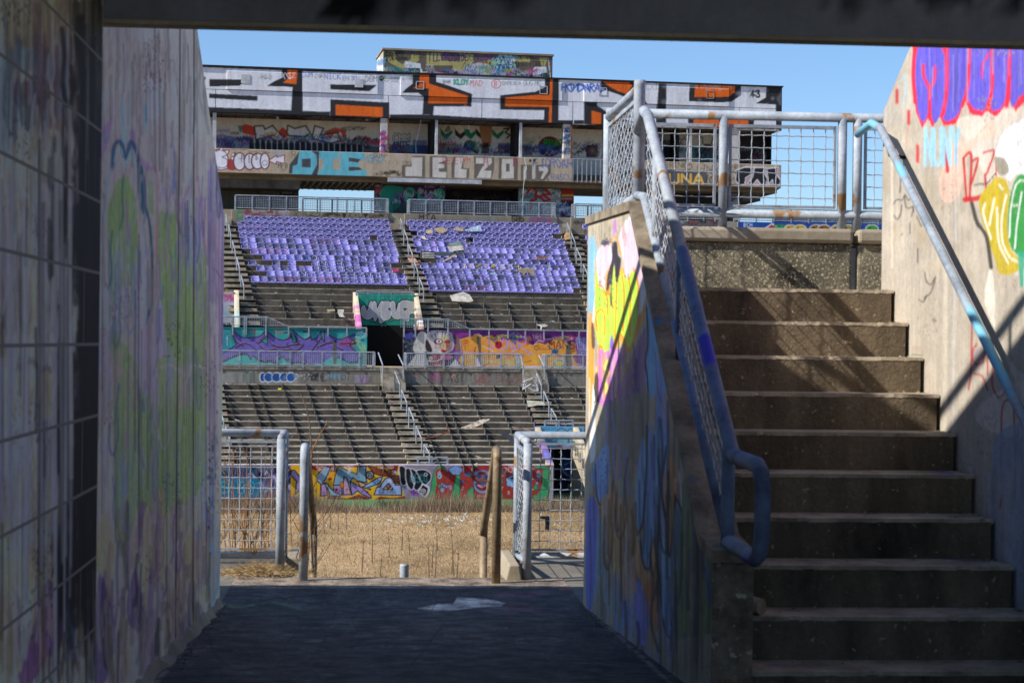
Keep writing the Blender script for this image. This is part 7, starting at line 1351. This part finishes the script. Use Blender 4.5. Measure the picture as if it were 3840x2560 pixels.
# ---- right side wall
K = Sheet(3290, 60, 4000, 2640, .4, 'bfb4a4'); K.at(3240, 100, .57416)
rd = 'f0304a'; pu2 = '6a5cd0'
K.blots(130, 0, 1300, 1568, 90, ['d8ccb8', 'c0b094', 'b8a88e', 'dcd0bc'], 70, .5, 1.6)
K.P([600, 600, 1320, 520, 1320, 900, 900, 1500, 1100, 1568, 640, 700], 'e8dcd0', .6, True).P([600, 760, 700, 740, 830, 600, 860, 700, 700, 800, 620, 1100, 520, 1140, 490, 1000, 560, 820], 'eec4b0', .7, True)
K.P([325, -80, 1320, -80, 1320, 380, 1040, 500, 990, 560, 950, 480, 860, 590, 800, 540, 770, 590, 690, 560, 660, 480, 600, 640, 520, 640, 480, 560, 450, 660, 420, 590, 380, 660, 340, 560, 318, 380, 318, 150], rd)
for p in ([335, 250, 345, 120, 385, 60, 430, 120, 430, 380, 415, 560, 385, 620, 350, 540, 330, 380], [440, 380, 470, 140, 500, 130, 525, 230, 530, 400, 510, 540, 465, 625, 440, 560], [550, -60, 690, -60, 670, 300, 655, 450, 600, 590, 520, 605, 530, 520, 550, 350], [700, -60, 800, -60, 830, 200, 825, 400, 800, 520, 745, 545, 690, 490, 680, 380], [840, -60, 950, -60, 930, 400, 900, 520, 850, 545, 830, 500, 850, 250], [960, 200, 1020, -60, 1320, -60, 1320, 300, 1040, 440, 990, 515, 955, 480]): K.P(p, pu2, 1, True)
K.P([370, 60, 530, 60, 530, 300, 470, 380, 380, 380, 345, 250], pu2).L([388, 250, 390, 320, 430, 390, 462, 330, 465, 260], 20, rd, 1, sm=True, soft=3).L([428, 390, 430, 600], 22, rd, 1, soft=3).L([770, 330, 775, 250, 815, 170], 15, 'f02a60', 1, soft=4, sm=True).L([540, 110, 540, 400, 515, 570], 26, rd, 1, sm=True, soft=3).L([692, 100, 675, 400, 640, 520], 24, rd, 1, sm=True, soft=3).L([838, 100, 835, 400, 800, 540], 24, rd, 1, sm=True, soft=3).L([950, 200, 945, 420, 930, 520], 26, rd, 1, sm=True, soft=3).L([335, 500, 322, 300, 345, 120, 420, 60, 500, 80, 530, 160], 26, rd, 1, sm=True, soft=3).drips(360, 1040, 0, 560, 60, ['8a86c8', '4a3aa8', 'b4a8d8'], 9, .5)
for x, a, b in ((215, 400, 520), (292, 530, 650), (350, 760, 900)): K.L([x, a+20, x, b-20], 22, 'cc2a32', .9, soft=6)
K.L([285, 650, 280, 780], 8, 'dc8a80', .7, soft=5).L([542, 790, 545, 940], 24, 'cc2a36', .95, soft=4).T('NUNY', 400, 900, 240, 'a4d4f0', lw=.08, adv=.27, soft=4).L([240, 350, 270, 320, 270, 420, 255, 500], 10, 'a4d0e8', .7, sm=True, soft=4)
K.L([650, 860, 700, 830, 690, 1120], 16, 'c8242e', .95, sm=True, soft=3).L([650, 860, 670, 1140], 16, 'c8242e', .95, soft=3).L([710, 870, 745, 860, 720, 960, 700, 1020], 16, 'c8242e', .95, sm=True, soft=3).L([780, 820, 850, 810, 800, 960], 13, 'c8242e', .95, sm=True, soft=3).L([660, 1130, 880, 1095], 34, 'c8242e', .95, soft=3).L([790, 960, 800, 1090], 14, 'c8242e', .95, soft=3).L([860, 900, 870, 1140], 10, 'c8242e', .9)
K.P([860, 830, 900, 700, 960, 640, 1020, 620, 1100, 560, 1320, 560, 1320, 960, 1020, 960, 950, 1010, 900, 900], 'f4f4f6', .95, True).L([860, 800, 900, 700, 1000, 625, 1060, 680], 5, '8a8a84', .7, sm=True)
K.P([750, 1140, 830, 1010, 880, 980, 930, 1010, 950, 1100, 935, 1300, 960, 1450, 1010, 1510, 1060, 1568, 900, 1620, 850, 1500, 800, 1350], 'c8b028', .97, True)
for p in ([885, 1030, 905, 1060], [790, 1150, 780, 1220, 830, 1380], [850, 1120, 820, 1290], [930, 1100, 900, 1250, 905, 1400, 950, 1500, 1010, 1540], [870, 1180, 880, 1400, 940, 1540]): K.L(p, 13, 'f4f0d8', .95, sm=True, soft=3)
K.L([705, 1150, 740, 1280, 800, 1370, 830, 1568], 26, '2a2822', .9, sm=True, soft=6).L([720, 1030, 800, 1020, 860, 960], 9, '2a2822', .9, sm=True).P([850, 860, 900, 850, 940, 900, 940, 960, 880, 960], '9a917e', .9, True)
K.P([940, 1350, 950, 1120, 1000, 980, 1060, 960, 1120, 960, 1120, 1480, 990, 1480], '2f9a44', .97, True).L([950, 1370, 960, 1180, 1000, 1020, 1080, 1000], 10, 'f0f4f0', .95, sm=True).L([1030, 1080, 1000, 1280, 985, 1450], 10, 'f0f4f0', .95, sm=True).L([970, 1170, 1000, 1165], 12, 'f0f4f0').P([1000, 1470, 1120, 1470, 1120, 1700, 1020, 1700], '3aa88a', .9)
for p in ([225, 880, 240, 940, 235, 1080], [190, 1160, 215, 1130, 250, 1130, 270, 1100, 290, 1130, 320, 1100], [265, 1100, 275, 1180, 320, 1180, 310, 1240], [195, 1230, 215, 1260, 240, 1220, 245, 1160], [320, 1170, 325, 1210], [300, 1280, 300, 1350], [345, 1240, 375, 1300], [350, 1450, 350, 1540], [245, 1355, 252, 1350]): K.L(p, 9, '3a3632', .75, sm=True, soft=4)
K.L([603, 100, 600, 1400], 3, '6a665e', .9).L([600, 1050, 600, 1400], 5, 'dce4f0', .8).P([130, 480, 240, 300, 200, 400, 140, 520], 'c8964a', .6).L([182, 780, 184, 1568], 14, 'e4dac8', .6, soft=8)
K.at(2900, 1000, .57387)
K.L([1125, 0, 1125, 1100], 30, 'e0d6c4', .6, soft=14).L([1180, 0, 1175, 1090], 7, 'c8ccd4', .9).P([1400, 60, 1430, 20, 1450, 200, 1480, 500, 1800, 1100, 1800, 0, 1640, 0, 1640, 700, 1400, 300], 'ece4d6', .7, True).P([1350, 900, 1640, 750, 1640, 1100, 1360, 1040], 'ece4d8', .6, True)
for p in ([990, 40, 1000, 90, 1030, 110, 1060, 60, 1030, 160, 990, 200], [1040, 340, 1060, 350], [950, 210, 980, 225, 1000, 180]): K.L(p, 9, '3a3632', .8, sm=True, soft=3)
for p in ([1298, 290, 1295, 560, 1290, 700, 1275, 800], [1330, 430, 1380, 450, 1370, 620, 1310, 620, 1305, 540, 1330, 500], [1400, 510, 1400, 700], [1310, 690, 1370, 720, 1400, 800], [1440, 600, 1430, 760, 1470, 850, 1510, 820, 1525, 740], [1560, 860, 1500, 900, 1490, 1100, 1490, 1400], [1570, 880, 1580, 1300, 1575, 1530], [1480, 1180, 1550, 1120, 1600, 1100], [1638, 960, 1620, 1200, 1630, 1440], [1500, 1480, 1480, 1568]): K.L(p, 12, 'b82a30', .85, sm=True, soft=4)
K.E(1335, 570, 30, 45, 'a8a0a8', .6).P([1430, 1150, 1640, 1000, 1800, 1000, 1800, 2400, 1560, 2400, 1500, 1568], '9fb0c4', .75, True).drips(1400, 1640, 1200, 2400, 40, ['b8c4d4', '8a94a8', 'c8c0b8'], 26, .5)
K.P([905, 580, 905, 520, 980, 515, 985, 575], 'b8a898', .9).L([905, 575, 975, 575], 7, '2f7a4a', .8)
K.at().grime(.1, 14); K.a *= .94; K.weather(2, .08, .05, .08, '9a8c78')
rw = thing('stair_wall', 'sunlit sandy concrete wall with purple and red graffiti on the right of the stairs', 'wall', N.w(2.68, 8, 0))
ztr = lambda v: 2.84+.55*np.maximum(9.72-v, 0)+0*v
painted('wall_face', face_u(N, 2.68, 6.9, 9.72, lambda v: 0*v-.05, lambda v: ztr(v)), 260, 400, K, M_wall, rw, skirt=(N.a[0]*.3, N.a[1]*.3, 0))
MB(N).slab([(2.682, 6.9, -.05), (2.682, 6.9, float(ztr(6.9))), (2.682, 4.6, float(ztr(4.6))), (2.682, 4.6, -.05)], (.3, 0, 0)).build('plain_end', M_sand, rw)
MB(N).slab([(2.99, 9.70, -.3), (2.99, 9.70, 2.80), (2.99, 6.2, 4.72), (2.99, 6.2, -.3)], (6, 0, 0)).build('solid_stand', M_sand, rw)


# ---- handrail fixed to the right wall
t = thing('wall_handrail', 'pale steel handrail with cyan spray along the sunlit right wall', 'handrail', N.w(2.58, 8, 1.5))
MB(N).tube([(2.58, 9.86, 2.735), (2.585, 9.60, 2.765), (2.585, 9.42, 2.715), (2.585, 7.46, 1.45), (2.585, 5.0, -.14+.02)], .021, 12).build('rail', M_railcyan, t, True)
for v in (9.3, 7.2): MB(N).tube([(2.585, v, 1.45+.645*(v-7.46)-.01), (2.60, v, 1.45+.645*(v-7.46)-.07), (2.68, v, 1.45+.645*(v-7.46)-.08)], .01, 8).build('bracket', M_black, t, True)

# ---- stair rail with mesh on the wing wall
UF = 1.36
t = thing('stair_railing', 'grey steel stair railing with mesh infill, blue sprayed lower end, on the wing wall', 'railing', N.w(UF, 9, 1))
zu_ = lambda v: 1.187+.671*(v-6.97); zl_ = lambda v: .847+.64*(v-7.03)
MB(N).tube([(UF+.04, 9.93, 2.74), (UF+.01, 9.5, 2.79), (UF, 9.29, 2.74), (UF, 8.2, float(zu_(8.2)))], .028, 12).build('top_rail', M_rail, t, True)
MB(N).tube([(UF, 8.2, float(zu_(8.2))), (UF, 6.99, 1.195), (UF, 6.93, 1.18), (UF, 6.52, 1.175), (UF, 6.45, 1.15), (UF, 6.42, 1.09), (UF, 6.43, .93), (UF, 6.47, .865), (UF, 6.54, .84), (UF, 7.03, .845)], .029, 12).build('return_loop', M_railblue, t, True)
MB(N).tube([(UF+.04, 9.93, 2.39), (UF, 9.38, 2.34), (UF, 8.35, float(zl_(8.35)))], .024, 10).build('bottom_rail', M_rail, t, True)
MB(N).tube([(UF, 8.35, float(zl_(8.35))), (UF, 7.0, .828)], .024, 10).build('bottom_rail', M_railblue, t, True)
MB(N).tube([(UF, 7.06, .70), (UF, 7.06, 1.2)], .026, 10).build('post', M_railblue, t, True)
MB(N).tube([(UF, 8.25, 1.5), (UF, 8.25, float(zu_(8.25)))], .016, 8).build('post', M_railblue, t, True)
MB(N).tube([(UF, 9.0, 1.95), (UF, 9.0, float(zu_(9.0)))], .018, 8).build('post', M_rail, t, True)
def wavy(mb, a, b, along, amp=.0016, step=.075, r=.0031, ph=0):
    """crimped wire between a and b (frame coords) swinging along the unit vector `along`"""
    L = math.dist(a, b); n = max(2, int(L/step*2)); P = []
    for i in range(n+1):
        s_ = i/n; k = amp*(1 if (i+ph) % 2 else -1); P.append(tuple(a[j]+(b[j]-a[j])*s_+along[j]*k for j in range(3)))
    mb.tube(P, r, 4, False)
mb = MB(N)
n = 30
for i in range(n):
    v = 7.09+(9.28-7.09)*i/(n-1); wavy(mb, (UF, v, float(zl_(v))), (UF, v, float(zu_(v))), (1, 0, 0), .005, ph=i)
for k in range(1, 6):
    f = k/6.0; wavy(mb, (UF, 7.06, .865+(1.24-.865)*f), (UF, 9.29, float(zl_(9.29))+(float(zu_(9.29))-float(zl_(9.29)))*f), (1, 0, 0), ph=k)
mb.build('wire_mesh', M_wire, t)
t = thing('landing_fence', 'short mesh fence panel with a tall capped post at the top of the wing wall', 'fence', N.w(UF, 10.5, 2.3)); UF = 1.41
MB(N).tube([(UF, 11.28, 2.3), (UF, 11.28, 2.985)], .03, 12).build('post', M_rail, t, True)
MB(N).tube([(UF, 9.95, 2.2), (UF, 9.95, 2.985), (UF, 9.95, 3.01)], .031, 12).build('post', M_rail, t, True)
MB(N).tube([(UF, 11.28, 2.97), (UF, 9.95, 2.97)], .026, 12).build('top_rail', M_rail, t, True)
MB(N).tube([(UF, 11.28, 2.375), (UF, 9.95, 2.385)], .026, 12).build('bottom_rail', M_rail, t, True)
mb = MB(N); mb.box(UF-.012, UF+.012, 10.0, 11.22, 2.90, 2.92); mb.box(UF-.012, UF+.012, 11.20, 11.22, 2.40, 2.90); mb.box(UF-.012, UF+.012, 10.0, 10.02, 2.40, 2.90); mb.build('inner_frame', M_rail, t)
mb = MB(N)
for i in range(16): v = 10.05+.075*i; wavy(mb, (UF, v, 2.40), (UF, v, 2.90), (1, 0, 0), .005, ph=i)
for i in range(7): z = 2.44+.075*i; wavy(mb, (UF, 10.01, z), (UF, 11.21, z), (1, 0, 0), ph=i)
mb.build('wire_mesh', M_wire, t)
# fence on the parapet
UF = 1.41
t = thing('parapet_fence', 'galvanised pipe fence with crimped wire mesh standing on the parapet', 'fence', N.w(3, 11.38, 2.3))
VF = 11.38; up = lambda x: N.atv(x, 600, VF)[0]
zt_, zb_ = N.Z(2900, 417, VF), N.Z(2900, 797, VF) if False else 2.405
zt_ = 3.01
MB(N).tube([(UF, VF, zt_), (7, VF, zt_)], .029, 12).build('top_rail', M_rail, t, True)
MB(N).tube([(UF, VF, zb_), (7, VF, zb_)], .026, 12).build('bottom_rail', M_rail, t, True)
for x in (2712, 3158, 3215): u = up(x); MB(N).tube([(u, VF, 2.30), (u, VF, zt_)], .029, 12).build('post', M_rail, t, True)
for u in (up(3215)+1.55, up(3215)+1.66): MB(N).tube([(u, VF, 2.30), (u, VF, zt_)], .029, 12).build('post', M_rail, t, True)
for ua, ub in ((UF+.06, up(2680)), (up(2738), up(3130)), (up(3245), up(3215)+1.5)):
    mb = MB(N); mb.box(ua, ub, VF-.01, VF+.01, zt_-.075, zt_-.055); mb.box(ua, ub, VF-.01, VF+.01, zb_+.04, zb_+.055); mb.box(ua-.008, ua+.008, VF-.01, VF+.01, zb_+.04, zt_-.055); mb.box(ub-.008, ub+.008, VF-.01, VF+.01, zb_+.04, zt_-.055); mb.build('inner_frame', M_rail, t)
    mb = MB(N); n = int((ub-ua)/.077)
    for i in range(1, n+1): u = ua+.077*i-.02; wavy(mb, (u, VF, zb_+.05), (u, VF, zt_-.06), (1, 0, 0), ph=i)
    for i in range(1, 7): z = zb_+.045+.0765*i-.02; wavy(mb, (ua, VF, z), (ub, VF, z), (0, 0, 1), ph=i)
    mb.build('wire_mesh', M_wire, t)

# ---- fences and rails at the edge of the platform
def plat_fence(label, uc, sgn, vn, vf, zt):
    t = thing('platform_fence', label, 'fence', N.w(uc, vn, 0)); ue = uc+sgn*3.6
    MB(N).tube([(uc, vn, 0), (uc, vn, zt-.01)], .030, 12).build('post', M_rail, t, True)
    MB(N).tube([(uc, vf, 0), (uc, vf, zt)], .026, 12).build('post', M_rail, t, True)
    MB(N).tube([(uc, vn, zt-.005), (uc, vf, zt), (uc+sgn*.04, vf+.01, zt), (ue, vf, zt)], .028, 12).build('top_rail', M_rail, t, True)
    MB(N).tube([(uc+sgn*.02, vf, .055), (ue, vf, .055)], .026, 12).build('bottom_rail', M_rail, t, True)
    MB(N).tube([(uc, vn, .12), (uc, vf, .055)], .020, 12).build('bottom_rail', M_rail, t, True)
    for k in (1.75, 1.85): MB(N).tube([(uc+sgn*k, vf, 0), (uc+sgn*k, vf, zt)], .026, 12).build('post', M_rail, t, True)
    mb = MB(N); mb.box(uc-.01, uc+.01, vn+.05, vf-.05, zt-.085, zt-.065); mb.box(uc-.012, uc+.012, vf-.075, vf-.045, .1, zt-.07); mb.box(min(uc+sgn*.05, ue), max(uc+sgn*.05, ue), vf-.01, vf+.01, zt-.07, zt-.055); mb.box(min(uc+sgn*.05, ue), max(uc+sgn*.05, ue), vf-.01, vf+.01, .09, .105); mb.build('inner_frame', M_rail, t)
    mb = MB(N)
    for i in range(46): u = uc+sgn*(.09+.0755*i); wavy(mb, (u, vf, .1), (u, vf, zt-.06), (1, 0, 0), ph=i)
    for i in range(1, 11): z = .085+.0745*i; wavy(mb, (uc+sgn*.03, vf, z), (ue, vf, z), (0, 0, 1), ph=i)
    nn = int((vf-vn)/.075)
    for i in range(1, nn): v = vn+.075*i; wavy(mb, (uc, v, .11), (uc, v, zt-.08), (1, 0, 0), .006, ph=i)
    for i in range(1, 10): z = .10+.076*i; wavy(mb, (uc, vn, z), (uc, vf, z), (1, 0, 0), ph=i)
    mb.build('wire_mesh', M_wire, t)
plat_fence('grey pipe and mesh fence left of the steps, dry weeds at its foot', -.62, -1, 12.87, 13.42, .925)
plat_fence('grey pipe and mesh fence right of the steps, beside the concrete kerb', 1.05, 1, 12.55, 13.45, .925)
for lab, u, vn, v2, m in (('galvanised step handrail near the weed pile, left of the opening', -.445, 12.45, 14.6, M_rail), ('browned step handrail in front of the right mesh fence', .83, 12.34, 13.75, M_brownrail)):
    t = thing('step_handrail', lab, 'handrail', N.w(u, vn, 0))
    MB(N).tube([(u, vn, -.01), (u, vn, .80), (u, vn+.02, .86), (u, vn+.09, .88)], .030, 12).build('post', m, t, True)
    zz = .2 if u > 0 else .12
    MB(N).tube([(u, vn+.09, .88), (u, vn+.2, .83), (u, v2-.05, zz+.05), (u, v2, zz-.03)], .029, 12).build('rail', M_brownrail, t, True)
    MB(N).tube([(u, v2, zz-.03), (u, v2, -1.6)], .029, 12).build('post', M_brownrail, t, True)
tag(MB(N).tube([(N.atv(1516, 2140, 12.9)[0], 12.9, -.6), (N.atv(1516, 2140, 12.9)[0], 12.9, .045), (N.atv(1516, 2140, 12.9)[0], 12.9, .055)], .031, 12).build('pipe_stub', M_rail, smooth_=True), 'short rusty pipe stub standing at the middle of the step edge', 'pipe')
tag(MB(N).slab([(.90, 12.5, -.02), (1.02, 12.5, -.02), (1.0, 12.5, .10), (.93, 12.5, .10)], (0, .9, 0)).build('kerb_block', M_sand, bevel=.01), 'small chamfered concrete kerb block beside the right fence post', 'kerb')
tag(MB(N).slab([(-.60, 12.95, 0), (-.45, 12.95, 0), (-.46, 12.95, .09), (-.58, 12.95, .09)], (0, .7, 0)).build('kerb_block', M_sand, bevel=.01), 'small concrete kerb block half buried in dry weeds by the left fence', 'kerb')
# weed pile
def hay(n, cu, cv, su, sv, h, name, label):
    mb = MB(N); mats = gm+[wm[1]]
    for i in range(n):
        u = random.gauss(cu, su); v = random.gauss(cv, sv); f = max(.1, 1-abs(u-cu)/(2.2*su)); L_ = random.uniform(.03, .10); a = random.uniform(0, math.pi*2); z0 = random.uniform(0, h*f); w = .0016; dz = random.uniform(-.02, .05)
        if u < -.87 and v < 11.35: continue
        mb.mi = random.randrange(4); p = (u, v, z0); q = (u+L_*math.cos(a), v+L_*math.sin(a), max(.004, z0+dz))
        mb.add([N.w(p[0], p[1], p[2]), N.w(p[0]+w, p[1], p[2]+.003), N.w((p[0]+q[0])/2, (p[1]+q[1])/2, (p[2]+q[2])/2+.004), N.w(q[0], q[1], q[2])], [(0, 1, 2), (1, 3, 2)])
    return tag(mb.build(name, mats), label, 'weeds', kind='stuff')
hay(3200, -.74, 12.78, .12, .10, .055, 'dry_weed_pile', 'pile of dry straw coloured weeds at the foot of the left mesh fence')
# bare shrubs beyond the left fence
tw = [surf('twig_orange', 'b07a4a', '7a5230', 8, bst=0), surf('twig_grey', '8a7866', '5f5246', 8, bst=0)]
def shrub(label, base, n, hmin, hmax, spread):
    mb = MB(N)
    for i in range(n):
        mb.mi = 0 if random.random() < .6 else 1
        a = random.uniform(-1, 1); h = random.uniform(hmin, hmax); b = (base[0]+random.uniform(-.25, .25), base[1]+random.uniform(-.15, .3), -1.0); P = []
        for k in range(7): s_ = k/6; P.append((b[0]+a*spread*h*s_**1.3+random.uniform(-.012, .012), b[1]+random.uniform(-.02, .02), b[2]+(h+1.0)*s_))
        mb.tube(P, .0065, 4, False, r2=.002)
        for k in range(5):
            j = random.randint(2, 5); q = P[j]; s2 = random.choice((-1, 1)); L_ = random.uniform(.1, .35)
            mb.tube([q, (q[0]+s2*L_*.45, q[1]+random.uniform(-.05, .05), q[2]+L_*.7), (q[0]+s2*L_*.7, q[1], q[2]+L_*1.2)], .003, 3, False, r2=.0012)
    return tag(mb.build('bare_shrub', tw), label, 'shrub')
shrub('bare orange twigged shrub behind the left mesh fence', (-1.0, 13.9), 22, .3, .95, .28)
shrub('thin grey twigged shrub between the left fence and the step handrail', (-.6, 14.2), 12, .2, .75, .25)
for lab, pts in (('single long bare grey branch rising above the left step handrail', [(1172, 2150), (1165, 1900), (1168, 1700), (1162, 1600), (1150, 1530), (1128, 1475)]), ('single long orange branch leaning right above the left step handrail', [(1120, 2150), (1140, 1880), (1170, 1690), (1195, 1640), (1230, 1578)])):
    tag(MB(N).tube([(N.atv(x, y, 14.1)[0], 14.1, N.atv(x, y, 14.1)[1]) for x, y in pts], .008, 5, r2=.004).build('branch', tw[1 if 'grey' in lab else 0]), lab, 'branch')
# small things on the steps
tag(MB(N).tube([(1.56, 7.36, .555), (1.55, 7.37, .555), (1.50, 7.56, .553)], .033, 20).build('paper_roll', surf('tan_card', 'c8b498', 'a08c70', 9, fine=50), smooth_=False), 'pale paper roll lying on a low step beside the wing wall end', 'roll')
mb = MB(N); pts = []
c0 = N.atv(2985, 2530, 6.85); zt9 = nos[10][1]
for i in range(9):
    for j in range(7): pts.append(N.w(c0[0]-.03+.010*i, 6.83+.012*j, zt9+.006+random.uniform(0, .03)*math.sin(math.pi*i/8)*math.sin(math.pi*j/6)*1.6))
mb.add(pts, [(i*7+j, (i+1)*7+j, (i+1)*7+j+1, i*7+j+1) for i in range(8) for j in range(6)])
tag(mb.build('crumpled_tissue', surf('tissue_white', 'd0d2d6', 'a8aab0', 9, bst=0)), 'crumpled white tissue on the lowest visible step', 'tissue')

# grit, leaf scraps and broken bits in the corners of the tunnel floor, steps and landing
mb = MB(N); mats = [M_conc_beige, M_dark, surf('dead_leaf', '7a5a3a', '54402a', 8, bst=0), Mw]
def bit(u, v, z, w, mi):
    mb.mi = mi; a = random.uniform(0, 6.28); c, s_ = math.cos(a)*w, math.sin(a)*w; h = w*random.uniform(.1, .6)
    mb.add([N.w(u-c, v-s_, z), N.w(u+s_*.7, v-c*.7, z+h*.3), N.w(u+c, v+s_, z+.001), N.w(u-s_*.6, v+c*.6, z+h*.5), N.w(u, v, z+h)], [(0, 1, 4), (1, 2, 4), (2, 3, 4), (3, 0, 4)])
for k in range(1500):
    v = random.uniform(8.3, 12.5); s_ = random.random(); e = abs(random.gauss(0, .05))
    u = (-.895+e if v < 11.3 else random.uniform(-.9, 1.3)) if s_ < .4 else (1.295-e if v < 11.3 else random.uniform(-.8, 1.2)) if s_ < .8 else random.uniform(-.88, 1.28)
    bit(u, v, float(fl(v))+.002, random.choice([.003, .004, .006, .010]), random.choice([0, 0, 1, 1, 2, 3 if random.random() < .3 else 0]))
for i, (v, z) in enumerate(nos[:11]):
    for k in range(60):
        d = abs(random.gauss(0, .05)); q = random.random()
        if q < .5: bit(random.uniform(1.45, 2.66), v+.26-min(d, .2), z+.002, random.choice([.003, .005, .008]), random.choice([0, 1, 2]))
        elif q < .8: bit(2.66-min(d, .4), v+random.uniform(.02, .24), z+.002, random.choice([.004, .006, .012]), random.choice([0, 1, 2, 3]))
        else: bit(random.uniform(1.45, 2.66), v+random.uniform(.02, .24), z+.002, random.choice([.003, .005, .010]), random.choice([0, 1, 2]))
tag(mb.build('grit', mats), 'grit, leaf scraps and broken bits on the tunnel floor and the steps', 'debris', kind='stuff')

for me in bpy.data.meshes: me.validate()
bpy.context.view_layer.update()
